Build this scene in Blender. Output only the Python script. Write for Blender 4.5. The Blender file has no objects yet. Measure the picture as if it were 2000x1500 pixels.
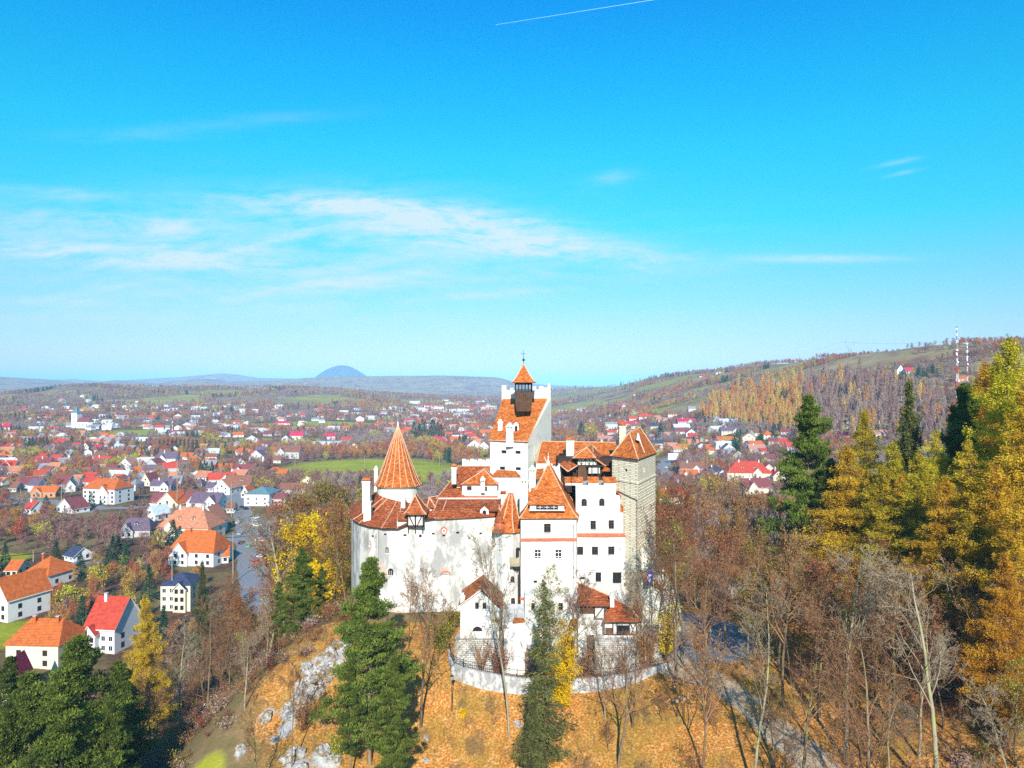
SKYGRADE = [(0.0,(.15,.145,.18)),(.06,(.15,.155,.195)),(.144,(.135,.172,.21)),(.286,(.09,.215,.235)),(.423,(.03,.275,.25)),(.618,(.014,.315,.315)),(.795,(.004,.305,.37)),(.942,(.0,.27,.41))]
# cirrus: centre x, y, half width, half height, tilt, strength
CIRRUS = [(600,400,200,20,-2,.5),(800,412,200,28,-6,.55),(930,452,220,38,-10,.6),(1130,490,220,26,-6,.62),(700,450,300,50,-6,.25),(1020,432,80,6,0,.4),
 (1590,505,150,8,0,.5),(1755,316,40,5,12,.3),(1762,338,32,4,12,.3),(1195,345,45,14,10,.2),(100,375,130,12,-5,.3),(330,445,60,20,0,.3),(100,440,200,15,-3,.25),
 (150,500,300,18,-5,.5),(480,520,200,15,-4,.35),(500,480,90,7,14,.3),(750,545,120,11,8,.4),(500,575,90,7,12,.35),(230,560,80,6,8,.3),(150,592,200,9,-3,.3),
 (700,592,250,9,4,.3),(1000,570,200,9,5,.3),(450,520,720,120,0,.34),(250,480,420,22,-4,.35),(120,420,260,16,-4,.25),(650,560,360,14,3,.28),(200,620,320,14,0,.28),(900,640,700,30,0,.15),(450,240,200,13,5,.1),(250,265,150,12,0,.08)]
CLOUDCOL = (4.3, 5.5, 5.9)
HAZE = 0.8e-4
HAZECOL = (.30, .62, 1.0)
import bpy, bmesh, math, random
import numpy as np
from mathutils import Vector, Matrix
SC = bpy.context.scene
COL = SC.collection
R = math.radians
# ---------------------------------------------------------------- camera (level, eye height is z = 0)
F = 1385.0
cam = bpy.data.cameras.new('camera'); cam.lens = F / 2000 * 36; cam.sensor_width = 36
cam.clip_start = 0.5; cam.clip_end = 90000
co = bpy.data.objects.new('camera', cam); COL.objects.link(co); co.rotation_euler = (R(90), 0, 0)
SC.camera = co
# ---------------------------------------------------------------- light
SUN_EL, SUN_AZ = 31.0, 1.5            # sun behind the camera, a little to the right
SUN_STRENGTH, SKY_STRENGTH, EXPOSURE = 4.9, 0.10, 0.68
sl = bpy.data.lights.new('sun', 'SUN'); sl.energy = SUN_STRENGTH; sl.angle = R(0.53); sl.color = (1, .95, .87)
so = bpy.data.objects.new('sun', sl); COL.objects.link(so)
so.rotation_euler = (R(90 - SUN_EL), 0, R(SUN_AZ))
SC.view_settings.view_transform = 'Standard'; SC.view_settings.look = 'None'
SC.view_settings.exposure = EXPOSURE; SC.view_settings.gamma = 1
SC.cycles.max_bounces = 4; SC.cycles.diffuse_bounces = 2; SC.cycles.glossy_bounces = 1
SC.cycles.transmission_bounces = 2; SC.cycles.transparent_max_bounces = 6; SC.cycles.volume_bounces = 0
SC.cycles.use_denoising = False; SC.cycles.caustics_reflective = False; SC.cycles.caustics_refractive = False
SC.cycles.volume_step_rate = 4

class NT:
    """tiny helper for node trees"""
    def __init__(s, tree): s.t = tree; s.n = tree.nodes; s.l = tree.links
    def new(s, typ, **k):
        n = s.n.new(typ)
        for a, b in k.items():
            if a.startswith('i_'):
                key = a[2:]; key = int(key) if key.isdigit() else key.replace('_', ' ')
                s.put(n.inputs[key], b)
            else: setattr(n, a, b)
        return n
    def put(s, sock, v):
        if hasattr(v, 'is_output') or isinstance(v, bpy.types.NodeSocket): s.l.new(v, sock)
        elif isinstance(v, bpy.types.Node): s.l.new(v.outputs[0], sock)
        else:
            if isinstance(v, tuple) and len(v) == 3 and sock.type == 'RGBA': v = v + (1,)
            sock.default_value = v
    def m(s, op, a, b=0.0, c=None, clamp=False):
        n = s.n.new('ShaderNodeMath'); n.operation = op; n.use_clamp = clamp
        s.put(n.inputs[0], a); s.put(n.inputs[1], b)
        if c is not None: s.put(n.inputs[2], c)
        return n.outputs[0]
    def mix(s, f, a, b, mode='MIX'):
        n = s.n.new('ShaderNodeMix'); n.data_type = 'RGBA'; n.blend_type = mode
        s.put(n.inputs[0], f); s.put(n.inputs[6], a); s.put(n.inputs[7], b)
        return n.outputs[2]
    def ramp(s, f, stops, interp='LINEAR'):
        n = s.n.new('ShaderNodeValToRGB'); cr = n.color_ramp; cr.interpolation = interp
        while len(cr.elements) < len(stops): cr.elements.new(0.5)
        for e, (p, c) in zip(cr.elements, stops):
            e.position = p; e.color = tuple(c) + (1,) if len(c) == 3 else c
        s.put(n.inputs[0], f); return n.outputs[0]
    def noise(s, vec, scale, detail=3.0, rough=0.55, dist=0.0):
        n = s.n.new('ShaderNodeTexNoise'); s.put(n.inputs['Vector'], vec)
        n.inputs['Scale'].default_value = scale; n.inputs['Detail'].default_value = detail
        n.inputs['Roughness'].default_value = rough; n.inputs['Distortion'].default_value = dist
        return n.outputs[0]
    def voro(s, vec, scale, out='Distance', feature='F1'):
        n = s.n.new('ShaderNodeTexVoronoi'); n.feature = feature; s.put(n.inputs['Vector'], vec)
        n.inputs['Scale'].default_value = scale
        return n.outputs[out]
    def mapr(s, v, a, b, c=0.0, d=1.0, smooth=False):
        n = s.n.new('ShaderNodeMapRange'); n.clamp = True
        if smooth: n.interpolation_type = 'SMOOTHSTEP'
        for i, q in enumerate((v, a, b, c, d)): s.put(n.inputs[i], q)
        return n.outputs[0]
    def scale(s, vec, sx, sy, sz, rot=(0, 0, 0), loc=(0, 0, 0)):
        n = s.n.new('ShaderNodeMapping'); s.put(n.inputs[0], vec)
        n.inputs['Scale'].default_value = (sx, sy, sz); n.inputs['Rotation'].default_value = rot
        n.inputs['Location'].default_value = loc
        return n.outputs[0]

# ---------------------------------------------------------------- sky
w = bpy.data.worlds.new('World'); SC.world = w; w.use_nodes = True
t = NT(w.node_tree); t.n.clear()
sky = t.new('ShaderNodeTexSky', sky_type='NISHITA'); sky.sun_disc = False
sky.sun_elevation = R(SUN_EL); sky.sun_rotation = R(180 - SUN_AZ)
sky.altitude = 800; sky.air_density = 1.0; sky.dust_density = 0.6; sky.ozone_density = 2.0
tc = t.new('ShaderNodeTexCoord')
sep = t.new('ShaderNodeSeparateXYZ', i_0=tc.outputs['Generated'])
X, Y, Z = sep.outputs
yy = t.m('MAXIMUM', Y, 0.05)
U = t.m('DIVIDE', X, yy); V = t.m('DIVIDE', Z, yy)        # direction on the northern sky
comb = t.new('ShaderNodeCombineXYZ', i_0=U, i_1=V)
grade = t.ramp(t.m('MULTIPLY', t.m('MAXIMUM', Z, 0.0), 2.0), SKYGRADE)
gs = t.new('ShaderNodeVectorMath', operation='MULTIPLY', i_0=sky.outputs[0], i_1=grade)
gm = t.new('ShaderNodeVectorMath', operation='SCALE', i_0=gs.outputs[0]); gm.inputs[3].default_value = 4.0
# cirrus: elongated patches of stretched noise
def patch(px, py, hw, hh, ang, amt):
    """soft ellipse on the sky: centre, half sizes in photo units, tilt"""
    cu, cv = (px - 1000) / F, (750 - py) / F
    a = R(ang); ca, sa = math.cos(a), math.sin(a)
    du = t.m('SUBTRACT', U, cu); dv = t.m('SUBTRACT', V, cv)
    e1 = t.m('DIVIDE', t.m('ADD', t.m('MULTIPLY', du, ca), t.m('MULTIPLY', dv, sa)), hw / F)
    e2 = t.m('DIVIDE', t.m('SUBTRACT', t.m('MULTIPLY', dv, ca), t.m('MULTIPLY', du, sa)), hh / F)
    d = t.m('ADD', t.m('MULTIPLY', e1, e1), t.m('MULTIPLY', e2, e2))
    g = t.m('POWER', 2.718, t.m('MULTIPLY', d, -1.0))
    return t.m('MULTIPLY', g, amt)
cl = None
for p in CIRRUS:
    q = patch(*p); cl = q if cl is None else t.m('ADD', cl, q)
warp = t.new('ShaderNodeTexNoise', i_Vector=comb.outputs[0]); warp.inputs['Scale'].default_value = 4.0
wv = t.new('ShaderNodeVectorMath', operation='MULTIPLY_ADD', i_0=warp.outputs[1]); wv.inputs[1].default_value = (.12, .05, 0)
t.l.new(comb.outputs[0], wv.inputs[2])
st = t.scale(wv.outputs[0], 2.2, 15, 1, rot=(0, 0, R(-5)))
n1 = t.noise(st, 2.6, 7, 0.62, 0.35)
n2 = t.noise(t.scale(wv.outputs[0], 10, 34, 1, rot=(0, 0, R(14))), 3.0, 5, 0.7)
nn = t.m('ADD', t.m('MULTIPLY', n1, 0.66), t.m('MULTIPLY', n2, 0.34))
wisp = t.mapr(nn, 0.38, 0.66, 0, 1)
dens = t.m('MULTIPLY', cl, t.m('ADD', 0.2, t.m('MULTIPLY', wisp, 1.45)), clamp=True)
colr = t.mix(dens, gm.outputs[0], CLOUDCOL)
bg = t.new('ShaderNodeBackground'); t.l.new(colr, bg.inputs[0]); bg.inputs[1].default_value = SKY_STRENGTH
t.l.new(bg.outputs[0], t.new('ShaderNodeOutputWorld').inputs[0])
# ---------------------------------------------------------------- terrain
def wpt(px, py, D): return ((px - 1000) / F * D, D, -(py - 750) / F * D)
ZV = -75.0
CP = [(-30,122,-39),(-22,118,-39.5),(-10,119,-40),(0,115,-42.8),(10,113,-43),(20,113,-43),(28,118,-43),(33,125,-43),(40,132,-43.2),
 (0,135,-40),(20,140,-42),(-20,140,-41),(-9,107,-43.1),(0,104,-44.9),(7.5,104,-44.9),(19,106,-44.2),(25,110,-43.6),
 (0,93,-50.4),(0,80,-57),(0,60,-64),(0,30,-70),(-13,95,-51),(-13,105,-45.6),(-25.7,115,-39.4),(-31.5,112,-41.6),(-34.9,108,-43.4),
 (-38.8,104,-46.4),(-43,98,-51),(-29,90,-48.9),(-34.5,92,-50),(-21,98,-47.4),(-28.5,104,-44.8),(-30,75,-55),(-50,115,-55),
 (-60,120,-64),(-45,130,-53),(-55,100,-60),(-70,90,-70),(-60,80,-67),(-50,60,-68),(-90,150,-74),(-40,150,-55),(-60,170,-72),(0,175,-62),
 (0,200,-72),(-30,165,-56),(-63,130,-67),(-100,150,-75),(-150,100,-75),(-100,60,-75),(-150,200,-75),(-80,30,-75),(-30,200,-74),
 (29.7,103,-43.3),(33,92,-44.8),(36.4,84,-45.7),(17,94,-48.2),(25,88,-48.3),(14,80,-55),(28,70,-54),(50.5,100,-40.4),(52,80,-43.3),
 (58,115,-38.4),(68,105,-35),(80,130,-31.5),(60,140,-39),(110,110,-27),(100,150,-37),(47,150,-46.5),(70,175,-53),(100,190,-56),
 (50,180,-59),(30,165,-55),(60,220,-70),(120,240,-69),(160,180,-50),(180,120,-35),(150,60,-38),(85,60,-41),(55,50,-49),(200,260,-70),
 (0,0,-75),(0,260,-75),(-80,260,-75),(-200,0,-75),(-250,150,-75),(-200,300,-75),(0,330,-75),(120,320,-74),(240,200,-55),(260,100,-36),
 (120,0,-50),(250,0,-45),(80,300,-75)]
def _tps(P, Z, lam=2.0):
    n = len(P); d = np.linalg.norm(P[:, None] - P[None], axis=2)
    K = np.where(d > 0, d**2 * np.log(np.maximum(d, 1e-9)), 0) + lam * np.eye(n)
    A = np.zeros((n + 3, n + 3)); A[:n, :n] = K; A[:n, n] = 1; A[:n, n+1:] = P; A[n:, :n] = A[:n, n:].T
    return np.linalg.solve(A, np.concatenate([Z, np.zeros(3)]))
_P = np.array([(a, b) for a, b, c in CP], float); _Z = np.array([c for *_, c in CP], float)
_W = _tps(_P, _Z)
def tps(x, y):
    out = np.full(x.shape, _W[-3]) + _W[-2] * x + _W[-1] * y
    for i in range(len(_P)):
        d2 = (x - _P[i, 0])**2 + (y - _P[i, 1])**2
        out += _W[i] * 0.5 * d2 * np.log(np.maximum(d2, 1e-12))
    return out
def sstep(t): t = np.clip(t, 0, 1); return t * t * (3 - 2 * t)
_rng = np.random.RandomState(4)
_T = _rng.rand(256, 256)
def vnoise(x, y, s):
    x = x / s + 1000; y = y / s + 1000
    xi = np.floor(x).astype(int); yi = np.floor(y).astype(int); fx = sstep(x - xi); fy = sstep(y - yi)
    g = lambda a, b: _T[a % 256, b % 256]
    return ((g(xi, yi) * (1-fx) + g(xi+1, yi) * fx) * (1-fy) + (g(xi, yi+1) * (1-fx) + g(xi+1, yi+1) * fx) * fy) * 2 - 1
def fbm(x, y, s, o=4):
    v = 0; a = 1.0
    for k in range(o): v = v + a * vnoise(x + 37 * k, y - 91 * k, s / 2**k); a *= .5
    return v / 2
def base_h(x, y):
    xr = np.interp(y, [0, 400, 700, 950, 1150, 1600, 1900, 2600, 3000, 3500, 4500], [700, 700, 690, 670, 610, 620, 560, 525, 433, 227, 60])
    zr = np.interp(y, [0, 400, 700, 950, 1150, 1600, 1900, 2600, 3000, 3500, 4500], [-20, 0, 34, 52, 54, 44, 39, 20, 0, -28, -76])
    wd = np.interp(y, [0, 2000, 3500, 4500], [560, 520, 420, 300])
    tt = np.clip((x - (xr - wd)) / wd, 0, 1)
    prof = sstep(tt) * .55 + tt**1.3 * .45
    z = ZV + (zr - ZV) * prof
    # low hills on the left, behind the village
    cx = x / np.maximum(y, 1) * 2400
    crest = np.interp(cx, [-2600, -1900, -1733, -1473, -1200, -762, -560, -347, -100, 60, 300], [-62, -50, -38, -12, -16, -13, -25, -42, -60, -72, -75])
    prf = sstep((y - 1150) / 1250) * (1 - sstep((y - 2700) / 1500))
    z = np.maximum(z, ZV + (crest - ZV) * prf)
    fold = fbm(x, y, 420, 4)
    z = z + (fold * np.where(x > 0, 20, 13) + fbm(x, y, 170, 3) * np.where(x > 0, 8, 4)) * np.clip((z - ZV) / 60, 0, 1) + fbm(x, y, 90, 3) * 1.2 * sstep((y - 260) / 300)
    # far hills
    u = x / np.maximum(y, 1)
    h6 = np.interp(u, [-1.3, -.9, -.72, -.65, -.6, -.5, -.45], [130, 110, 62, 34, 0, -60, -75])
    z = np.maximum(z, ZV + (h6 - ZV) * sstep((y - 4300) / 1700) * (1 - sstep((y - 6600) / 1500)))
    h7 = np.interp(u, [-.6, -.56, -.5, -.455, -.43, -.40, -.37, -.33, -.29, -.18, -.10, -.02, .0, .06], [0, 34, 8, 48, 52, 28, 30, 34, 50, 64, 72, 50, 16, -75])
    z = np.maximum(z, ZV + (h7 - ZV) * sstep((y - 4300) / 1600) * (1 - sstep((y - 6600) / 1400)))
    h9 = np.interp(u, [-.75, -.66, -.62, -.57, -.53, -.47, -.43, -.41, -.385, -.36, -.30, -.26, -.1, .1, .3], [-70, 45, 62, 30, 55, 80, 110, 128, 110, 75, 62, 78, 70, -40, -75])
    z = np.maximum(z, ZV + (h9 - ZV) * 1.05 * sstep((y - 7800) / 1300) * (1 - sstep((y - 9800) / 2500)))
    z = z + fbm(x, y, 1300, 3) * 14 * sstep((y - 4500) / 1500) * np.clip((z - ZV) / 60, 0, 1)
    return z
def H(x, y):
    x = np.asarray(x, float); y = np.asarray(y, float)
    b = base_h(x, y)
    e = np.sqrt((x / 250)**2 + ((y - 120) / 195)**2)
    wgt = 1 - sstep((e - .72) / .28)
    near = tps(np.clip(x, -260, 270), np.clip(y, -20, 330))
    rough = fbm(x, y, 9, 3) * .45 * sstep((np.hypot(x - 5, (y - 125)) - 24) / 10)
    return b * (1 - wgt) + (near + rough) * wgt
def h1(x, y): return float(H(np.array([x]), np.array([y]))[0])
_DS = np.concatenate([np.arange(60, 400, 1.0), np.arange(400, 1500, 4.0), np.geomspace(1500, 6000, 400)])
def ground_px(px, py):
    """the point of the ground seen at a place in the photograph"""
    x = (px - 1000) / F * _DS; z = -(py - 750) / F * _DS
    below = z < H(x, _DS)
    i = int(np.argmax(below)) if below.any() else len(_DS) - 1
    return x[i], _DS[i], h1(x[i], _DS[i])

def mesh_np(name, verts, faces_flat, sizes, mat=None, smooth=False, attrs=None, parent=None):
    me = bpy.data.meshes.new(name)
    verts = np.asarray(verts, np.float32); faces_flat = np.asarray(faces_flat, np.int32)
    if np.isscalar(sizes): sizes = np.full(len(faces_flat) // sizes, sizes, np.int32)
    me.vertices.add(len(verts)); me.vertices.foreach_set('co', verts.ravel())
    me.loops.add(len(faces_flat)); me.loops.foreach_set('vertex_index', faces_flat)
    me.polygons.add(len(sizes))
    st = np.concatenate([[0], np.cumsum(sizes)[:-1]]).astype(np.int32)
    me.polygons.foreach_set('loop_start', st); me.polygons.foreach_set('loop_total', np.asarray(sizes, np.int32))
    if smooth: me.polygons.foreach_set('use_smooth', np.ones(len(sizes), bool))
    me.update(calc_edges=True)
    for k, v in (attrs or {}).items():
        v = np.asarray(v, np.float32)
        if v.ndim == 1: a = me.attributes.new(k, 'FLOAT', 'POINT'); a.data.foreach_set('value', v)
        else:
            a = me.attributes.new(k, 'FLOAT_COLOR', 'POINT')
            if v.shape[1] == 3: v = np.concatenate([v, np.ones((len(v), 1), np.float32)], 1)
            a.data.foreach_set('color', v.ravel())
    if mat: me.materials.append(mat)
    return me
def link(name, me, parent=None, loc=None):
    o = bpy.data.objects.new(name, me); COL.objects.link(o)
    if parent: o.parent = parent
    if loc is not None: o.location = loc
    return o
def tag(o, label=None, cat=None, group=None, kind=None):
    if label: o['label'] = label
    if cat: o['category'] = cat
    if group: o['group'] = group
    if kind: o['kind'] = kind
    return o
def empty(name, loc=(0, 0, 0), rz=0.0, label=None, cat=None, group=None):
    o = bpy.data.objects.new(name, None); COL.objects.link(o); o.location = loc; o.rotation_euler = (0, 0, rz)
    o.empty_display_size = .5
    return tag(o, label, cat, group)
def mat(name, rough=.9, spec=.2):
    m = bpy.data.materials.new(name); m.use_nodes = True
    t = NT(m.node_tree); t.n.clear()
    b = t.new('ShaderNodeBsdfPrincipled'); b.inputs['Roughness'].default_value = rough
    b.inputs['Specular IOR Level'].default_value = spec
    t.l.new(b.outputs[0], t.new('ShaderNodeOutputMaterial').inputs[0])
    m.use_nodes = True
    return m, t, b
def flat(name, col, rough=.8, spec=.25, metal=0, var=0.0, emis=None):
    m, t, b = mat(name, rough, spec); b.inputs['Metallic'].default_value = metal
    if var:
        g = t.new('ShaderNodeNewGeometry')
        n = t.noise(g.outputs['Position'], 1.3, 4, .65)
        c = t.mix(t.mapr(n, .3, .7, 0, 1), tuple(k * (1 - var) for k in col), tuple(min(1, k * (1 + var * .6)) for k in col))
        t.l.new(c, b.inputs['Base Color'])
    else: b.inputs['Base Color'].default_value = tuple(col) + (1,)
    return m
MT = {}

# ground colours: attributes say what grows where
m, t, b = mat('ground_cover', .95, .05)
g = t.new('ShaderNodeNewGeometry'); P = g.outputs['Position']
zone = t.new('ShaderNodeAttribute', attribute_name='zone')      # r leaf litter, g meadow, b bare brown hill
zone2 = t.new('ShaderNodeAttribute', attribute_name='zone2')    # r asphalt, g rock, b pale path
zs = t.new('ShaderNodeSeparateColor', i_0=zone.outputs[0]); z2 = t.new('ShaderNodeSeparateColor', i_0=zone2.outputs[0])
fine = t.noise(P, 5.5, 4, .7); mid = t.noise(P, .55, 5, .65); big = t.noise(P, .035, 5, .6); huge = t.noise(P, .006, 5, .6)
forest = t.ramp(t.m('ADD', t.m('MULTIPLY', fine, .5), t.m('MULTIPLY', mid, .5)), [(.3, (.03, .018, .014)), (.46, (.09, .05, .032)), (.58, (.18, .09, .045)), (.72, (.28, .17, .09))])
grassy = t.ramp(t.m('ADD', t.m('MULTIPLY', mid, .5), t.m('MULTIPLY', big, .5)), [(.3, (.09, .075, .03)), (.48, (.17, .14, .045)), (.58, (.22, .15, .07)), (.75, (.26, .17, .10))])
val = t.mix(t.mapr(big, .42, .58), forest, grassy)
leaf = t.ramp(t.m('ADD', t.m('MULTIPLY', t.voro(P, 3.4), .45), t.m('MULTIPLY', t.m('ADD', t.m('MULTIPLY', fine, .55), t.m('MULTIPLY', mid, .45)), .75)),
   [(.3, (.10, .035, .01)), (.43, (.27, .09, .015)), (.54, (.42, .155, .028)), (.68, (.55, .25, .06)), (.84, (.74, .46, .22))])
leaf = t.mix(t.m('MULTIPLY', t.mapr(t.noise(P, .09, 5, .7), .44, .62), .7), leaf, t.ramp(fine, [(.3, (.11, .085, .015)), (.6, (.30, .21, .035)), (.8, (.5, .36, .11))]))
mead = t.ramp(t.m('ADD', t.m('MULTIPLY', mid, .35), t.m('MULTIPLY', big, .65)), [(.3, (.17, .18, .015)), (.5, (.29, .30, .022)), (.7, (.4, .36, .05))])
sc_ = t.scale(P, 1, 1, 4)
hillc = t.ramp(t.m('ADD', t.m('MULTIPLY', t.noise(P, .02, 6, .7), .6), t.m('MULTIPLY', huge, .4)), [(.34, (.10, .06, .05)), (.45, (.22, .13, .085)), (.52, (.26, .20, .09)), (.6, (.34, .23, .14)), (.75, (.31, .17, .11))])
rock = t.ramp(t.m('ADD', t.m('MULTIPLY', t.noise(t.scale(P, 1, 1, .35), 1.5, 6, .75), .8), t.m('MULTIPLY', t.voro(P, .8), .3)), [(.3, (.12, .10, .085)), (.45, (.33, .30, .27)), (.65, (.54, .51, .47))])
asph = t.ramp(fine, [(.3, (.17, .175, .19)), (.7, (.27, .275, .29))])
path = t.ramp(t.m('ADD', t.m('MULTIPLY', mid, .6), t.m('MULTIPLY', fine, .4)), [(.3, (.24, .17, .1)), (.6, (.46, .37, .26))])
thr = lambda ch, w=.5: t.mapr(t.m('ADD', ch, t.m('MULTIPLY', t.m('SUBTRACT', t.m('ADD', t.m('MULTIPLY', mid, .5), t.m('MULTIPLY', fine, .5)), .5), w)), .38, .62)
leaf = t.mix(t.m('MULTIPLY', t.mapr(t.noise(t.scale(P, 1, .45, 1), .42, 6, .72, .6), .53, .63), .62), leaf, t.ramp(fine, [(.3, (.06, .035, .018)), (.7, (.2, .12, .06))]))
c = t.mix(thr(zs.outputs[2], .3), val, hillc)
c = t.mix(thr(zs.outputs[1], .2), c, mead)
c = t.mix(thr(zs.outputs[0], 1.2), c, leaf)
c = t.mix(thr(z2.outputs[2], .5), c, path)
c = t.mix(thr(z2.outputs[0], .12), c, asph)
c = t.mix(thr(z2.outputs[1], 1.0), c, rock)
t.l.new(c, b.inputs['Base Color'])
bp = t.new('ShaderNodeBump', i_Strength=.7, i_Distance=.25, i_Height=t.m('ADD', fine, t.m('MULTIPLY', mid, 2)))
t.l.new(bp.outputs[0], b.inputs['Normal'])
MT['ground'] = m

# roads and paths in plan
def seg_d(x, y, pts):
    d = np.full(x.shape, 1e9)
    for (ax, ay), (bx, by) in zip(pts[:-1], pts[1:]):
        L2 = (bx-ax)**2 + (by-ay)**2; s = np.clip(((x-ax)*(bx-ax) + (y-ay)*(by-ay)) / L2, 0, 1)
        d = np.minimum(d, np.hypot(x - ax - s*(bx-ax), y - ay - s*(by-ay)))
    return d
def pxy(px, D): return ((px - 1000) / F * D, D)
def gpt(px, py): D = ZV * -F / (py - 750.0); return ((px - 1000) / F * D, D)
STREET = [gpt(505, 1180), gpt(492, 1120), gpt(483, 1060), gpt(480, 1020), gpt(468, 985), gpt(452, 960), gpt(430, 945)]
ROADS = [(STREET, 5.2), ([gpt(452, 975), gpt(350, 988), gpt(200, 993), gpt(100, 978), gpt(0, 985), gpt(-200, 1000)], 4.0),
         ([gpt(0, 972), gpt(60, 974), gpt(140, 988), gpt(170, 1000)], 3.5), ([gpt(400, 1097), gpt(300, 1098), gpt(180, 1098), gpt(60, 1110)], 2.2),
         ([gpt(1360, 885), gpt(1330, 888), gpt(1305, 897), gpt(1292, 915), gpt(1320, 945)], 5.5)]
YARDS = [(gpt(510, 1035), 11, 26), (gpt(465, 975), 14, 10)]
PATH = [pxy(1330, 116), pxy(1350, 109), pxy(1400, 103), pxy(1455, 98), pxy(1510, 92), pxy(1570, 87), pxy(1650, 80), pxy(1750, 70)]
def zones(x, y, z):
    n = fbm(x, y, 30, 3)
    dcas = np.hypot((x - 6) / 40, (y - 118) / 40)
    leafz = np.clip(1.25 - sstep((dcas - .85) / .45), 0, 1) * (y < 118 + 14 * (x > 30))
    right = sstep((x - 22) / 10) * (1 - sstep((y - 165) / 30)) * (1 - sstep((x - 140) / 60))
    leafz = np.maximum(leafz, right * (.66 + .3 * n))
    leafz = np.where((x < -29 - (115 - y) * 1.02) & (y > 96), np.minimum(leafz, .52 + .3 * n), leafz)
    u = x / np.maximum(y, 1); d = np.maximum(y, 1)
    def blob(px, py, wx, dy):      # valley-floor patches
        gx, gy = gpt(px, py); return np.exp(-((x - gx) / wx)**2 - ((y - gy) / dy)**2)
    mead = np.zeros_like(x)
    for a in ((715, 915, 85, 85), (820, 925, 60, 60), (640, 925, 60, 40), (510, 862, 100, 60), (262, 845, 90, 70), (10, 1240, 14, 14),
              (0, 1090, 14, 9), (1040, 900, 60, 60), (620, 832, 120, 80)):
        mead = np.maximum(mead, 1.15 * blob(*a))
    gl = np.exp(-((x + 41) / 3.5)**2 - ((y - 92) / 5.0)**2) * 1.2
    mead = np.maximum(mead, gl)
    hill = sstep((z + 66) / 22) * sstep((y - 500) / 300)
    hill = np.maximum(hill, sstep((y - 1300) / 500))
    mead = np.maximum(mead, hill * np.where(fbm(x + 500, y, 200, 3) > np.where(x > 0, .04, .1), .5, 0) * (y < 3200))
    asp = np.zeros_like(x); edge = np.full(x.shape, 1e9)
    for pts, hw in ROADS: edge = np.minimum(edge, seg_d(x, y, pts) - hw)
    for (cx, cy), a, bb in YARDS: edge = np.minimum(edge, np.maximum(abs(x - cx) - a, abs(y - cy) - bb))
    asp = 1 - sstep((edge + .6) / 1.2)
    plaza = 1 - sstep((np.hypot((x - 33) / 8, (y - 121) / 14) - .82 + .12 * fbm(x, y, 7, 3)) / .2)
    asp = np.maximum(asp, plaza)
    pth = (1 - sstep((seg_d(x, y, PATH) - 1.5) / 1.3)) * (.78 + .5 * fbm(x, y, 5, 3))
    ter = (y > 103.5) & (y < 126) & (x > -9) & (x < 27) & (z > -43.9)
    pth = np.maximum(pth, ter * .8)
    rk = np.zeros_like(x)
    for (px, D, rx, ry, a) in ROCKZ:
        cx = (px - 1000) / F * D
        rk = np.maximum(rk, 1.0 * np.exp(-((x - cx) / rx)**2 - ((y - D) / ry)**2))
    return np.stack([leafz, mead, hill], 1), np.stack([asp, rk, pth], 1)
ROCKZ = [(640, 108, 3.2, 2.6, 0), (605, 104, 2.6, 2.6, 0), (575, 100, 2.2, 2, 0), (560, 97, 1.4, 1.4, 0), (520, 100, 1.2, 1.4, 0), (580, 90, 2, 2, 0), (635, 92, 2.2, 2, 0),
         (470, 95, .9, 1.2, 0), (525, 88, 1, 1.2, 0), (668, 111, 1.8, 1.8, 0)]
def rock_bump(x, y):
    z = 0
    for (px, D, rx, ry, a) in ROCKZ:
        cx = (px - 1000) / F * D
        z = z + .6 * np.exp(-((x - cx) / (rx * .7))**2 - ((y - D) / (ry * .6))**2)
    return z * (1 + .9 * fbm(x, y, 1.6, 3))
def fan(name, r0, r1, nr, na, a0, a1):
    rr = np.geomspace(r0, r1, nr); aa = np.radians(np.linspace(a0, a1, na))
    Rg, A = np.meshgrid(rr, aa, indexing='ij')
    x = (Rg * np.sin(A)).ravel(); y = (Rg * np.cos(A)).ravel() - 60
    z = H(x, y)
    z = z + np.where(y < 130, rock_bump(x, np.minimum(y, 130)), 0)
    i = np.arange(nr - 1)[:, None] * na + np.arange(na - 1)[None]
    q = np.stack([i, i + 1, i + na + 1, i + na], -1).reshape(-1, 4)[:, ::-1]
    za, zb = zones(x, y, z)
    me = mesh_np(name, np.stack([x, y, z], 1), q.ravel(), 4, MT['ground'], True, {'zone': za, 'zone2': zb})
    o = link(name, me); tag(o, kind='structure'); return o
g1 = fan('ground', 20, 430, 430, 560, -78, 78)
g2 = fan('valley_ground', 428.6, 4300, 330, 620, -75, 75)
g3 = fan('distant_hills', 4280, 60000, 150, 420, -75, 75)
# the lone domed mountain on the horizon
def dome():
    n, k = 90, 40; vs = []
    cx, cy, cz = wpt(668, 745, 9900); hz = 35 / F * 9900
    for j in range(k):
        r = j / (k - 1)
        for i in range(n):
            a = 2 * math.pi * i / n
            prof = (max(0, 1 - (r / .62)**2.2))**.8 if r < .62 else 0
            sh = math.exp(-(r / .42)**2 * .9)
            zz = hz * (.62 * prof + .38 * sh) * (1 + .02 * math.sin(5 * a + 9 * r))
            rad = 690 * r
            vs.append((cx + rad * math.cos(a) * 1.0, cy + rad * math.sin(a) * 1.2, cz - 30 + zz))
    fs = [(j*n+i, j*n+(i+1) % n, (j+1)*n+(i+1) % n, (j+1)*n+i) for j in range(k-1) for i in range(n)]
    me = bpy.data.meshes.new('mountain'); me.from_pydata(vs, [], [f[::-1] for f in fs]); me.materials.append(flat('mountain_rock', (.07, .07, .04), var=.5))
    for p in me.polygons: p.use_smooth = True
    tag(link('mountain', me), kind='structure')
dome()
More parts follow.
